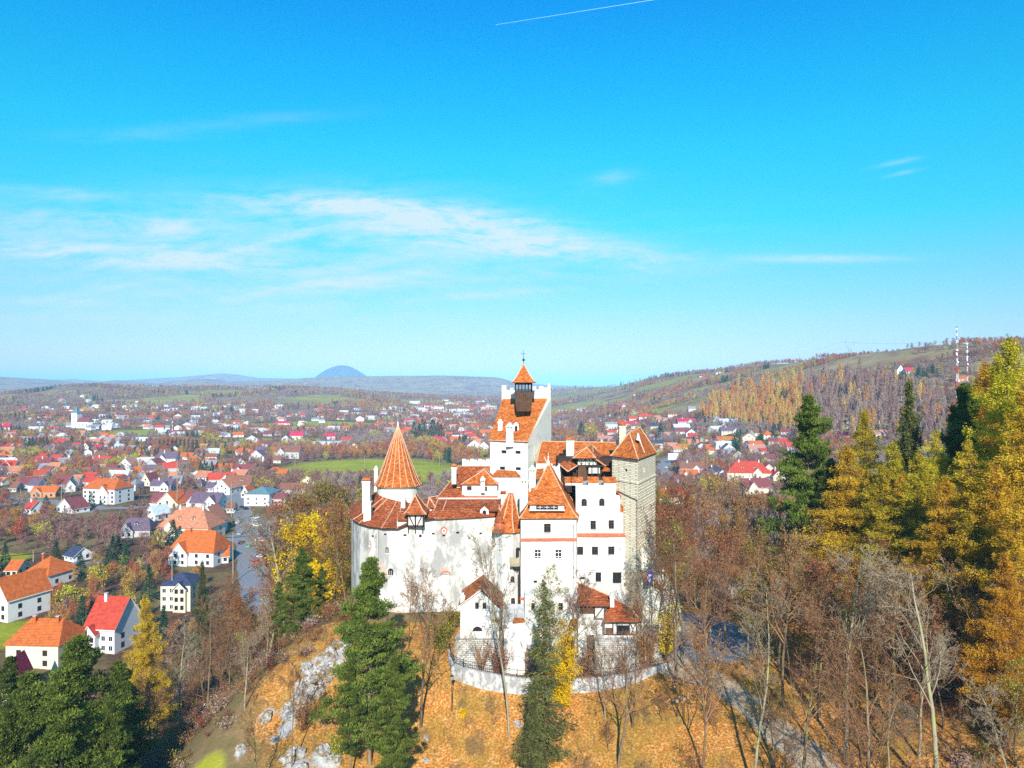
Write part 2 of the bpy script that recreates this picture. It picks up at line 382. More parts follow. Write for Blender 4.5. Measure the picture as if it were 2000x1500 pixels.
# ---------------------------------------------------------------- building materials
def tile_mat(name, cols, scale=2.3, pale=.1):
    m, t, b = mat(name, .85, .15)
    g = t.new('ShaderNodeNewGeometry'); P = g.outputs['Position']
    rnd = t.new('ShaderNodeObjectInfo').outputs['Random']
    cell = t.voro(t.scale(P, scale * 1.25, scale * 1.25, scale * 2.4), 1, 'Color')
    ce = t.new('ShaderNodeSeparateColor', i_0=cell)
    n = t.noise(P, .5, 4, .6)
    f = t.m('ADD', t.m('MULTIPLY', ce.outputs[0], .55), t.m('MULTIPLY', n, .6))
    f = t.m('ADD', f, t.m('MULTIPLY', t.m('SUBTRACT', rnd, .5), .12))
    c = t.ramp(f, [(.18, cols[0]), (.45, cols[1]), (.68, cols[2]), (.92, cols[3])])
    fleck = t.m('MULTIPLY', t.mapr(ce.outputs[1], 1 - pale, 1 - pale + .05), t.mapr(n, .3, .5))
    c = t.mix(t.m('MULTIPLY', fleck, .28), c, (.66, .42, .26))
    wv = t.new('ShaderNodeTexWave', wave_type='BANDS', bands_direction='Z', i_Vector=P); wv.inputs['Scale'].default_value = 1.5
    wv.inputs['Distortion'].default_value = .6
    c = t.mix(t.m('MULTIPLY', t.mapr(wv.outputs[1], .0, .3, 1, 0), .35), c, tuple(k * .45 for k in cols[0]))
    c = t.mix(t.m('MULTIPLY', t.mapr(t.noise(P, .9, 6, .75), .56, .68), .4), c, (.13, .08, .035))
    t.l.new(c, b.inputs['Base Color'])
    h = t.m('ADD', t.m('MULTIPLY', wv.outputs[1], .5), t.m('MULTIPLY', ce.outputs[2], .6))
    bp = t.new('ShaderNodeBump', i_Strength=.8, i_Distance=.09, i_Height=h); t.l.new(bp.outputs[0], b.inputs['Normal'])
    return m
MT['tile'] = tile_mat('orange_clay_tile', [(.17, .036, .010), (.38, .088, .016), (.50, .135, .023), (.60, .20, .045)])
MT['tile_dark'] = tile_mat('weathered_clay_tile', [(.10, .024, .011), (.25, .055, .017), (.35, .082, .021), (.45, .13, .04)])
def wall_mat(name, base, stain, amt=.5, sc=.5, brick=0, lo_=.5):
    m, t, b = mat(name, .92, .1)
    g = t.new('ShaderNodeNewGeometry'); P = g.outputs['Position']
    n = t.noise(t.scale(P, 1, 1, .55), sc, 8, .7, .3); n2 = t.noise(t.scale(P, 1, 1, .12), 1.6, 4, .7); n3 = t.noise(P, 7, 3, .7)
    f = t.m('ADD', t.m('MULTIPLY', n, .84), t.m('MULTIPLY', n2, .16))
    c = t.mix(t.m('MULTIPLY', t.mapr(f, lo_, lo_ + .12, 0, 1, True), amt), base, stain)
    if brick: c = t.mix(t.m('MULTIPLY', t.mapr(t.noise(P, .33, 7, .7), .57, .64, 0, 1), brick), c, (.62, .36, .22))
    c = t.mix(t.m('MULTIPLY', n3, .14), c, tuple(k * .6 for k in base))
    t.l.new(c, b.inputs['Base Color'])
    bp = t.new('ShaderNodeBump', i_Strength=.45, i_Distance=.12, i_Height=t.m('ADD', n, t.m('MULTIPLY', n3, .3))); t.l.new(bp.outputs[0], b.inputs['Normal'])
    return m
MT['plaster'] = wall_mat('white_lime_plaster', (.68, .655, .60), (.38, .37, .34), .65, .35, 0, .455)
MT['stained'] = wall_mat('weathered_lime_plaster', (.64, .60, .53), (.26, .255, .24), .85, .34, .85, .462)
MT['grey_plaster'] = wall_mat('grey_render', (.66, .64, .54), (.42, .41, .36), .6, .8)
def stone_mat(name, c1, c2, mort, sx, sz):
    m, t, b = mat(name, .92, .1)
    g = t.new('ShaderNodeNewGeometry'); P = g.outputs['Position']
    sp = t.new('ShaderNodeSeparateXYZ', i_0=P)
    u = t.m('ADD', t.m('MULTIPLY', sp.outputs[0], .9), t.m('MULTIPLY', sp.outputs[1], .9))
    cv = t.new('ShaderNodeCombineXYZ', i_0=u, i_1=sp.outputs[2])
    br = t.new('ShaderNodeTexBrick', i_Vector=cv.outputs[0]); br.inputs['Scale'].default_value = 1
    br.inputs['Brick Width'].default_value = sx; br.inputs['Row Height'].default_value = sz; br.inputs['Mortar Size'].default_value = .035
    br.inputs['Color1'].default_value = c1 + (1,); br.inputs['Color2'].default_value = c2 + (1,); br.inputs['Mortar'].default_value = mort + (1,)
    n = t.noise(P, 1.2, 6, .7)
    c = t.mix(t.m('MULTIPLY', t.mapr(n, .45, .7), .6), br.outputs[0], tuple(k * .62 for k in c2))
    t.l.new(c, b.inputs['Base Color'])
    h = t.m('ADD', t.m('MULTIPLY', t.m('SUBTRACT', 1.0, br.outputs[1]), .7), n)
    bp = t.new('ShaderNodeBump', i_Strength=.8, i_Distance=.1, i_Height=h); t.l.new(bp.outputs[0], b.inputs['Normal'])
    return m
MT['stone'] = stone_mat('limestone_blocks', (.80, .71, .52), (.68, .60, .44), (.40, .34, .24), .6, .3)
MT['rubble'] = stone_mat('pale_rubble', (.58, .56, .50), (.47, .45, .40), (.30, .28, .24), .6, .3)
MT['wood'] = flat('dark_timber', (.045, .026, .018), .75, .2, var=.4)
MT['brownwood'] = flat('brown_boards', (.10, .05, .028), .75, .2, var=.35)
MT['greywood'] = flat('weathered_boards', (.36, .30, .19), .8, .2, var=.35)
MT['glass'] = flat('dark_glass', (.018, .02, .026), .12, .6)
MT['dark'] = flat('deep_shadow_interior', (.02, .016, .018), .9, .1)
MT['ridge'] = flat('pale_ridge_mortar', (.60, .36, .22), .9, .1, var=.3)
MT['whitepaint'] = flat('white_paint', (.78, .78, .76), .6, .3)
MT['iron'] = flat('black_iron', (.03, .03, .035), .5, .4)
MT['metal'] = flat('grey_metal', (.45, .46, .48), .4, .5, metal=.6)
MT['redband'] = flat('red_tile_band', (.52, .13, .06), .85, .15, var=.3)
MT['redpaint'] = flat('red_paint', (.65, .05, .04), .6, .3)

class MB:
    """collects faces, builds one mesh object"""
    def __init__(s): s.v = []; s.f = []; s.m = []; s.mats = []
    def mi(s, key):
        if key not in s.mats: s.mats.append(key)
        return s.mats.index(key)
    def face(s, pts, key):
        k = len(s.v); s.v += [tuple(p) for p in pts]; s.f.append(tuple(range(k, k + len(pts)))); s.m.append(s.mi(key)); return s
    def prism(s, ring, z0, z1, key, top=True, bot=True, topkey=None):
        """ring: counter-clockwise (x, y); z1 may be a list"""
        n = len(ring); z1s = z1 if isinstance(z1, (list, tuple)) else [z1] * n
        for i in range(n):
            a, b = ring[i], ring[(i + 1) % n]
            s.face([(a[0], a[1], z0), (b[0], b[1], z0), (b[0], b[1], z1s[(i + 1) % n]), (a[0], a[1], z1s[i])], key)
        if top: s.face([(p[0], p[1], z) for p, z in zip(ring, z1s)], topkey or key)
        if bot: s.face([(p[0], p[1], z0) for p in ring][::-1], key)
        return s
    def box(s, x0, x1, y0, y1, z0, z1, key):
        return s.prism([(x0, y0), (x1, y0), (x1, y1), (x0, y1)], z0, z1, key)
    def obox(s, c, d, hx, hy, z0, z1, key):
        """box turned so that d (unit, xy) is its length"""
        n = (-d[1], d[0]); q = lambda a, b: (c[0] + d[0]*a + n[0]*b, c[1] + d[1]*a + n[1]*b)
        return s.prism([q(-hx, -hy), q(hx, -hy), q(hx, hy), q(-hx, hy)], z0, z1, key)
    def tube(s, a, b, r, key, n=5, r2=None):
        a = Vector(a); b = Vector(b); d = (b - a)
        if d.length < 1e-6: return s
        d.normalize(); u = d.orthogonal().normalized(); w = d.cross(u); r2 = r if r2 is None else r2
        A = [a + (u * math.cos(2*math.pi*i/n) + w * math.sin(2*math.pi*i/n)) * r for i in range(n)]
        B = [b + (u * math.cos(2*math.pi*i/n) + w * math.sin(2*math.pi*i/n)) * r2 for i in range(n)]
        for i in range(n): s.face([A[i], A[(i+1) % n], B[(i+1) % n], B[i]], key)
        s.face(A[::-1], key); s.face(B, key); return s
    def ball(s, c, r, key, n=8):
        R_ = []
        for j in range(n // 2 + 1):
            th = math.pi * j / (n // 2)
            R_.append([(c[0] + r*math.sin(th)*math.cos(2*math.pi*i/n), c[1] + r*math.sin(th)*math.sin(2*math.pi*i/n), c[2] + r*math.cos(th)) for i in range(n)])
        for j in range(n // 2):
            for i in range(n): s.face([R_[j][i], R_[j+1][i], R_[j+1][(i+1) % n], R_[j][(i+1) % n]], key)
        return s
    def slab(s, pts, th, key, under=None):
        """roof plane with thickness"""
        P = [Vector(p) for p in pts]; nrm = (P[1] - P[0]).cross(P[2] - P[0]).normalized()
        if nrm.z < 0: P.reverse(); nrm = -nrm
        dz = min(th / max(nrm.z, .3), .35); Q = [p - Vector((0, 0, dz)) for p in P]
        if len(P) == 4:
            for t_ in ((0, 1, 2), (0, 2, 3)): s.face([P[i] for i in t_], key); s.face([Q[i] for i in t_][::-1], under or key)
        else: s.face(P, key); s.face(Q[::-1], under or key)
        for i in range(len(P)):
            j = (i + 1) % len(P); s.face([P[i], Q[i], Q[j], P[j]], under or key)
        return s
    def loft(s, rings, key, closed=True, cap=True):
        for A, B in zip(rings[:-1], rings[1:]):
            n = len(A)
            for i in range(n if closed else n - 1):
                j = (i + 1) % n; s.face([A[i], A[j], B[j], B[i]], key)
        if cap: s.face(rings[0][::-1], key); s.face(rings[-1], key)
        return s
    def wall(s, A, B, z0, z1, holes, key, depth=.35, z1b=None):
        """vertical wall face from A to B (outside on the right of A->B seen from above is -normal side facing viewer), with recessed holes (u0,u1,za,zb)"""
        A = Vector(A); B = Vector(B); L = (B - A).length; d = (B - A) / L; nin = Vector((-d.y, d.x))
        us = sorted({0, L} | {h[0] for h in holes} | {h[1] for h in holes}); zs = sorted({z0, z1} | {h[2] for h in holes} | {h[3] for h in holes})
        q = lambda u, z, k=0: (A.x + d.x*u + nin.x*k, A.y + d.y*u + nin.y*k, z)
        for i in range(len(us) - 1):
            for j in range(len(zs) - 1):
                um = (us[i] + us[i+1]) / 2; zm = (zs[j] + zs[j+1]) / 2
                if any(h[0] < um < h[1] and h[2] < zm < h[3] for h in holes): continue
                s.face([q(us[i], zs[j]), q(us[i+1], zs[j]), q(us[i+1], zs[j+1]), q(us[i], zs[j+1])], key)
        for (a, b, c, e) in [h[:4] for h in holes]:
            s.face([q(a, c), q(a, c, depth), q(b, c, depth), q(b, c)][::-1], key); s.face([q(a, e), q(b, e), q(b, e, depth), q(a, e, depth)][::-1], key)
            s.face([q(a, c), q(a, e), q(a, e, depth), q(a, c, depth)][::-1], key); s.face([q(b, c), q(b, c, depth), q(b, e, depth), q(b, e)][::-1], key)
        return s
    def build(s, name, parent=None, smooth=False, merge=False):
        me = bpy.data.meshes.new(name)
        v = np.array(s.v, np.float64)
        me.from_pydata(s.v, [], s.f)
        for k in s.mats: me.materials.append(MT[k] if isinstance(k, str) else k)
        me.polygons.foreach_set('material_index', s.m)
        if merge or smooth:
            bm = bmesh.new(); bm.from_mesh(me); bmesh.ops.remove_doubles(bm, verts=bm.verts, dist=.0005); bm.to_mesh(me); bm.free()
        if smooth: me.polygons.foreach_set('use_smooth', [True] * len(me.polygons))
        me.update()
        o = bpy.data.objects.new(name, me); COL.objects.link(o)
        if parent is not None:
            o.parent = parent
            if parent.name == 'castle': o.matrix_parent_inverse = Matrix.Translation(parent.location).inverted()
        return o
def arch_shape(u0, u1, z0, z1):
    """points of a round-headed opening"""
    r = (u1 - u0) / 2; zc = z1 - r * .8
    return [(u0, z0), (u1, z0)] + [((u0 + u1)/2 + r*math.cos(a), zc + r*.8*math.sin(a)) for a in [math.pi*k/6 for k in range(7)]]
# ---------------------------------------------------------------- the castle
CR = empty('castle', (2, 120, -43), 0, 'white hilltop castle with orange tiled roofs, round tower and belfry', 'castle')
def XZ(px, py, D): p = wpt(px, py, D); return p
class Facade:
    """a straight wall from A to B; openings are given by where they show"""
    def __init__(s, A, B, z0, z1, key, part, depth=.35):
        s.A, s.B, s.z0, s.z1, s.key, s.part, s.depth = A, B, z0, z1, key, part, depth; s.h = []; s.w = []
        s.L = math.hypot(B[0]-A[0], B[1]-A[1]); s.d = ((B[0]-A[0])/s.L, (B[1]-A[1])/s.L); s.n = (-s.d[1], s.d[0])
    def hit(s, px, py):
        k = (px - 1000) / F; den = s.d[0] - k * s.d[1]; u = (k * s.A[1] - s.A[0]) / den
        D = s.A[1] + u * s.d[1]; return u, -(py - 750) / F * D, D
    def win(s, px, py, w, h, style='cross'):
        u, z, D = s.hit(px, py); hw = w / F * D / 2; hh = h / F * D / 2
        r = (u - hw, u + hw, z - hh, z + hh)
        if r[0] > .05 and r[1] < s.L - .05 and r[2] > s.z0 + .05 and r[3] < s.z1 - .05: s.h.append(r); s.w.append((r, style))
    def q(s, u, z, k=0): return (s.A[0] + s.d[0]*u + s.n[0]*k, s.A[1] + s.d[1]*u + s.n[1]*k, z)
    def bar(s, m, u0, u1, z0, z1, k0, k1, key):
        P = [s.q(u0, z0, k0), s.q(u1, z0, k0), s.q(u1, z1, k0), s.q(u0, z1, k0)]; Q = [s.q(u0, z0, k1), s.q(u1, z0, k1), s.q(u1, z1, k1), s.q(u0, z1, k1)]
        m.face(P, key); m.face(Q[::-1], key)
        for i in range(4): j = (i+1) % 4; m.face([P[i], Q[i], Q[j], P[j]], key)
    def emit(s, mb): mb.wall(s.A, s.B, s.z0, s.z1, s.h, s.key, s.depth)
    def windows(s, parent):
        for (a, b, c, e), st in s.w:
            m = MB(); k = s.depth; cx = (a+b)/2
            if st == 'vent':
                m.face([s.q(a, c, k-.02), s.q(b, c, k-.02), s.q(b, e, k-.02), s.q(a, e, k-.02)], 'dark'); m.build('loophole', parent); continue
            m.face([s.q(a, c, k-.01), s.q(b, c, k-.01), s.q(b, e, k-.01), s.q(a, e, k-.01)], 'glass')
            fk = 'whitepaint' if st == 'white' else 'brownwood' if st in ('cross', 'arch') else 'wood'
            fw = .07
            for r in ((a, a+fw, c, e), (b-fw, b, c, e), (a+fw, b-fw, c, c+fw), (a+fw, b-fw, e-fw, e), (cx-.04, cx+.04, c+fw, e-fw)): s.bar(m, *r, k-.12, k-.02, fk)
            s.bar(m, a+fw, cx-.04, e-(e-c)*.36, e-(e-c)*.36+.07, k-.12, k-.02, fk); s.bar(m, cx+.04, b-fw, e-(e-c)*.36, e-(e-c)*.36+.07, k-.12, k-.02, fk)
            if st == 'white':
                s.bar(m, a+fw, cx-.04, c+(e-c)*.2, c+(e-c)*.25, k-.12, k-.02, fk); s.bar(m, cx+.04, b-fw, c+(e-c)*.2, c+(e-c)*.25, k-.12, k-.02, fk)
            if st == 'framed':
                for r in ((a-.22, a, c-.2, e+.2), (b, b+.22, c-.2, e+.2), (a, b, e, e+.22)): s.bar(m, *r, -.1, -.003, 'grey_plaster')
            if st in ('cross', 'framed', 'white'): s.bar(m, a-.1, b+.1, c-.1, c, -.12, .1, 'plaster' if st != 'framed' else 'grey_plaster')
            if st == 'arch':
                zc = e - (b-a)*.45; pts = [(cx + (b-a)/2*math.cos(t_), zc + (b-a)*.45*math.sin(t_)) for t_ in [math.pi*i/8 for i in range(9)]]
                for i in range(8):
                    (u1, z1), (u2, z2) = pts[i], pts[i+1]
                    m.face([s.q(u1, z1, .01), s.q(u1, e, .01), s.q(u2, e, .01), s.q(u2, z2, .01)], 'plaster')
                    m.face([s.q(u1, z1, .01), s.q(u2, z2, .01), s.q(u2, z2, k), s.q(u1, z1, k)], 'plaster')
            m.build('window', parent)
def ridge(m, pts, r=.1, key='ridge'):
    for a, b in zip(pts[:-1], pts[1:]): m.tube(a, b, r, key, 5)
def chimney(px, pt, pb, wpx, D, cap='tile', key='plaster', parent=None, depth=None):
    x, y, zt = wpt(px, pt, D); zb = wpt(px, pb, D)[2]; w = wpx / F * D / 2; dd = (depth or w * 1.1)
    m = MB(); ch = .45
    m.box(x-w, x+w, y-dd, y+dd, zb, zt-ch, key); m.box(x-w-.1, x+w+.1, y-dd-.1, y+dd+.1, zt-ch-.25, zt-ch-.003, key)
    if cap == 'tile':
        m.box(x-w+.08, x+w-.08, y-dd+.08, y+dd-.08, zt-ch-.002, zt-.32, 'dark')
        r = [(x-w-.14, y-dd-.14), (x+w+.14, y-dd-.14), (x+w+.14, y+dd+.14), (x-w-.14, y+dd+.14)]
        m.loft([[(a, b, zt-.32) for a, b in r], [(x+(a-x)*.75, y+(b-y)*.2, zt+.12) for a, b in r]], 'tile')
    elif cap == 'pyr':
        r = [(x-w-.08, y-dd-.08), (x+w+.08, y-dd-.08), (x+w+.08, y+dd+.08), (x-w-.08, y+dd+.08)]
        m.loft([[(a, b, zt-ch) for a, b in r], [(x+(a-x)*.05, y+(b-y)*.9, zt+.25) for a, b in r]], key)
        for sx in (-.28, .28): m.box(x+sx*w*1.4-.09, x+sx*w*1.4+.09, y-dd-.02, y-dd+.05, zt-ch-.8+.3, zt-ch-.3, 'dark')
    else: m.box(x-w*.7, x+w*.7, y-dd*.7, y+dd*.7, zt-ch-.002, zt, key)
    return m.build('chimney', parent or CR)
def hip(m, r, z, apex, key='tile_dark', over=.35, rid=True, curve=None):
    """hip roof on a four-cornered ring (front left, front right, back right, back left) to a ridge line apex=(p,q)"""
    cx = sum(p[0] for p in r)/4; cy = sum(p[1] for p in r)/4
    o = []
    for p in r:
        d = math.hypot(p[0]-cx, p[1]-cy); o.append((p[0] + (p[0]-cx)/d*over, p[1] + (p[1]-cy)/d*over))
    p, q = apex; top = [p, q, q, p]
    if abs(q[0]-p[0]) < abs(q[1]-p[1]): top = [p, p, q, q]
    prof = curve or [(0, 0), (1, 1)]
    rings = []
    for h, k in prof:
        rings.append([(o[i][0] + (top[i][0]-o[i][0])*k, o[i][1] + (top[i][1]-o[i][1])*k, z + (top[i][2]-z)*h) for i in range(4)])
    m.loft(rings, key)
    m.face([(a[0], a[1], z-.12) for a in o][::-1], 'wood')
    for i in range(4): j = (i+1) % 4; m.face([(o[i][0], o[i][1], z-.12), (o[j][0], o[j][1], z-.12), (o[j][0], o[j][1], z), (o[i][0], o[i][1], z)], 'wood')
    if rid:
        for i in range(4): ridge(m, [g[i] for g in rings])
        if (Vector(p)-Vector(q)).length > .3: ridge(m, [p, q])
def spike(m, p, h, key='metal'):
    m.tube(p, (p[0], p[1], p[2]+h), .07, key, 5, .015); m.ball((p[0], p[1], p[2]+h*.35), .16, key)

# -- curtain wall with the round bastion
cw = MB()
bast = [pxy(775, 121), pxy(745, 121.3), pxy(720, 122.7), pxy(703, 125.2), pxy(692, 128.8), pxy(687, 133.5), pxy(686, 139), pxy(700, 146), pxy(790, 146), pxy(790, 123)]
cw.prism(bast[::-1], -46, -24.6, 'stained')
S = [pxy(775.5, 121.0), pxy(850, 122), pxy(920, 123.4), pxy(967, 125.2)]
holes = [(756,1075,7,10,'arch'),(773.5,1046,6,5,'vent'),(791,1045.5,6,4,'vent'),(821,1047,5,6,'vent'),(846,1042.5,5,4,'vent'),(867,1046,6,4,'vent'),(894,1040.5,6,4,'vent'),(915,1046,10,5,'vent'),(939,1042,6,4,'vent'),
         (951,1125,8,14,'white'),(870,1130,15,17,'niche')]
F_ = [Facade(S[i], S[i+1], -46, -22.9, 'stained', 'c') for i in range(3)]
lim = [775, 850, 920, 967]
for h in holes:
    for i in range(3):
        if lim[i] < h[0]-h[2]/2 and h[0]+h[2]/2 < lim[i+1]: F_[i].win(*h)
for f in F_: f.emit(cw)
back = [pxy(967, 137), pxy(775.5, 137)]
for a, b in ((S[3], back[0]), (back[0], back[1]), (back[1], S[0])): cw.face([(*a, -46), (*b, -46), (*b, -22.9), (*a, -22.9)], 'stained')
cw.face([(*p, -22.9) for p in S + back], 'stained')
cwo = cw.build('curtain_wall', CR)
for f in F_:
    f.w = [(r, s_) for r, s_ in f.w if s_ != 'niche']; f.windows(cwo)
# niche with an orange tiled arch
m = MB(); u, z, D = F_[1].hit(870, 1130)
F_[1].bar(m, u-.7, u+.7, z-.8, z+.75, .25, .3, 'plaster'); F_[1].bar(m, u-.42, u+.42, z-.6, z+.2, .2, .247, 'grey_plaster')
for k in range(8):
    a0 = math.pi*k/8; a1 = math.pi*(k+1)/8
    m.face([F_[1].q(u+.72*math.cos(a), z+.62+.5*math.sin(a), -.03) for a in (a0, a1)] + [F_[1].q(u+.95*math.cos(a), z+.62+.72*math.sin(a), -.03) for a in (a1, a0)], 'redband')
m.build('niche', cwo)
# little openings in the round bastion
def on_bastion(px, py, w, h, key, name):
    for a, b in zip(bast[1:6], bast[0:5]):
        f = Facade(a, b, -60, 0, '', '')
        u, z, D = f.hit(px, py)
        if 0 < u < f.L:
            m = MB(); hw = w/F*D/2; hh = h/F*D/2
            f.bar(m, u-hw, u+hw, z-hh, z+hh, -.02, .2, key)
            if h > 7:
                for k in (-.33, .33): f.bar(m, u+hw*k-.03, u+hw*k+.03, z-hh, z+hh, -.06, -.023, 'grey_plaster')
                f.bar(m, u-hw-.12, u+hw+.12, z-hh-.15, z-hh, -.08, .1, 'plaster')
                for k in range(6):
                    a0, a1 = math.pi*k/6, math.pi*(k+1)/6
                    m.face([f.q(u, z+hh, -.02), f.q(u+hw*math.cos(a0), z+hh+hw*.9*math.sin(a0), -.02), f.q(u+hw*math.cos(a1), z+hh+hw*.9*math.sin(a1), -.02)], key)
            m.build(name, cwo); return
for a in ((728,1047,5,3),(752.5,1043.5,5,3),(722,1062,3,8),(700,1040,3,3)): on_bastion(*a, 'dark' if a[0] != 722 else 'redband', 'loophole')
on_bastion(756, 1076, 6, 9, 'dark', 'window'); on_bastion(763, 1119, 10, 9, 'dark', 'window')
# worn painted shield above a loophole
m = MB(); f = F_[1]; u, z, D = f.hit(867, 1037)
rg = [(0, -.75), (.55, -.3), (.6, .25), (.3, .62), (0, .8), (-.3, .62), (-.6, .25), (-.55, -.3)]
m.face([f.q(u+a, z+b, -.012) for a, b in rg], 'redband'); m.face([f.q(u+a*.66, z+b*.66-.05, -.024) for a, b in rg], 'plaster'); m.face([f.q(u+a*.3, z+b*.34, -.036) for a, b in rg], 'redband')
m.build('painted_crest', cwo)
# drain pipe at the right end and a thin one on the bastion
m = MB(); m.tube((*pxy(738, 121.2), -46), (*pxy(738, 121.2), -24.8), .05, 'grey_plaster'); m.build('drain_pipe', cwo)
# coping tiles of the straight wall
cp = MB(); T = [pxy(776, 120.4), pxy(850, 121.4), pxy(920, 122.8), pxy(967, 124.6)]; B2 = [pxy(776, 122.6), pxy(850, 123.6), pxy(920, 125), pxy(967, 126.8)]
for i in range(3): cp.slab([(*T[i], -23.05), (*T[i+1], -23.05), (*B2[i+1], -22.05), (*B2[i], -22.05)], .16, 'tile_dark')
cp.build('tile_coping', cwo)
# bastion roof
TC = (wpt(777, 0, 135)[0], 135.0)
ev = [(684,143),(683,138),(684,133),(689,128),(701,124.6),(719,122.1),(745,120.6),(776,120.3),(812,120.5),(850,121.3)]
ez = [-24.5]*8 + [-23.1, -22.95]
br = MB(); lo = [(*pxy(a, d), z) for (a, d), z in zip(ev, ez)]
hi = []
for i in range(len(ev)):
    a = R(200 + (i / (len(ev)-1)) * 115); hi.append((TC[0]+3.75*math.cos(a), TC[1]+3.75*math.sin(a), -20.3 - 1.9*(i/(len(ev)-1))))
mid = [tuple(l[k]*.5 + h[k]*.5 - (.25 if k == 2 else 0) for k in range(3)) for l, h in zip(lo, hi)]
br.loft([lo, mid, hi], 'tile_dark', closed=False, cap=False)
br.loft([[(p[0], p[1], p[2]-.2) for p in lo], lo], 'wood', closed=False, cap=False)
for i in (3, 4, 6, 7, 9): ridge(br, [lo[i], mid[i], hi[i]])
br.build('bastion_roof', CR, merge=True)
# -- round tower
rt = MB(); N = 36
circ = lambda r, z, c=TC, n=N: [(c[0]+r*math.cos(2*math.pi*i/n), c[1]+r*math.sin(2*math.pi*i/n), z) for i in range(n)]
rt.loft([circ(3.8, -30), circ(3.85, -19.6), circ(4.05, -19.45), circ(4.05, -19.0)], 'grey_plaster')
rto = rt.build('round_tower', CR)
rr = MB(); prof = [(4.45, -19.15), (4.3, -18.9), (3.85, -18.2), (3.45, -17.2), (2.9, -15.8), (1.9, -13.0), (1.0, -10.5), (.1, -8.0)]
rr.loft([circ(r, z) for r, z in prof], 'tile')
for k in range(18):
    a = 2*math.pi*(k+.3)/18; ridge(rr, [(TC[0]+(r+.02)*math.cos(a), TC[1]+(r+.02)*math.sin(a), z) for r, z in prof], .075)
rr.build('conical_roof', rto, merge=True)
m = MB(); m.tube((TC[0], TC[1], -8.3), (TC[0], TC[1], -7.1), .16, 'whitepaint', 6, .08); spike(m, (TC[0], TC[1], -7.1), 2.6, 'metal'); m.box(TC[0]-.35, TC[0]+.35, TC[1]-.03, TC[1]+.03, -5.45, -5.37, 'iron'); m.build('finial', rto)
chimney(716.5, 934, 1000, 15, 129); chimney(718.5, 974, 1020, 14, 125.5, 'plain'); chimney(788, 968, 992, 8, 129.5, 'plain'); chimney(735, 905+5, 960, 7, 138, 'plain', 'grey_plaster')
# -- timber oriel
b0 = wpt(795, 1028.5, 120.2); b1 = wpt(828, 1004, 120.2)
m = MB(); m.box(b0[0], b1[0], 120.2, 123, b0[2], b1[2], 'plaster')
y0 = 120.2; wz = b0[2]; hz = b1[2]; fx = (b0[0], b1[0])
def timber(m, xa, za, xb, zb, y, w=.11, key='wood'):
    d = Vector((xb-xa, 0, zb-za)); L = d.length; d /= L; n = Vector((-d.z, 0, d.x)) * w
    P = [Vector((xa, y, za)) + n, Vector((xa, y, za)) - n, Vector((xb, y, zb)) - n, Vector((xb, y, zb)) + n]
    nn = (P[1]-P[0]).cross(P[2]-P[0]); 
    if nn.y > 0: P.reverse()
    Q = [p + Vector((0, .05, 0)) for p in P]; m.face(P, key)
    for i in range(4): j = (i+1) % 4; m.face([P[i], Q[i], Q[j], P[j]], key)
xm = sum(fx)/2
for a in ((fx[0], wz+.1, fx[1], wz+.1), (fx[0], hz-.1, fx[1], hz-.1), (fx[0]+.1, wz, fx[0]+.1, hz), (fx[1]-.1, wz, fx[1]-.1, hz), (xm, wz, xm, hz)): timber(m, *a, y0-.05, .13)
timber(m, xm+.3, wz+.2, fx[1]-.35, hz-.3, y0-.047, .09); timber(m, xm-.3, wz+.2, fx[0]+.35, hz-.3, y0-.047, .09)
for k in (797.5, 811, 825.5):
    a = wpt(k, 1028, 120.5); c = wpt(k, 1042, 121.3); m.tube((a[0], 120.5, a[2]), (c[0], 121.35, c[2]), .1, 'wood', 4)
o = m.build('timber_oriel', CR)
m = MB(); zz = wpt(0, 1004, 120)[2]
hip(m, [(fx[0]-.35, 119.7), (fx[1]+.35, 119.7), (fx[1]+.35, 124.5), (fx[0]-.35, 124.5)], zz, ((wpt(811, 967, 122)[0], 121.8, wpt(0, 967, 122)[2]), (wpt(811, 967, 122)[0], 123.5, wpt(0, 967, 122)[2])), 'tile_dark', .25, curve=[(0, 0), (.25, .36), (1, 1)])
m.build('roof', o)
# -- gallery behind the wall
g = MB()
g.box(wpt(852, 0, 126.6)[0], wpt(980, 0, 126.6)[0], 126.6, 133, -26, -22.0, 'wood')
for k in range(852, 982, 10):
    x = wpt(k, 0, 125.2)[0]; g.box(x-.1, x+.1, 125.1, 125.3, -23.1, -22.2, 'brownwood')
go = g.build('gallery', CR)
m = MB()
E = [wpt(847, 998, 124.6), wpt(982, 998, 124.6), wpt(988, 974, 131), wpt(856, 974, 131)]
m.slab(E, .18, 'tile_dark', 'wood'); ridge(m, [E[3], E[2]], .2, 'plaster'); ridge(m, [E[0], E[3]], .13); ridge(m, [tuple(E[0][k]+(E[1][k]-E[0][k])*.13 for k in range(3)), tuple(E[3][k]+(E[2][k]-E[3][k])*.13 for k in range(3))], .13)
m.slab([wpt(838, 1006, 125.0), E[0], E[3], wpt(850, 977, 131)], .15, 'tile_dark', 'wood')
m.build('roof', go)
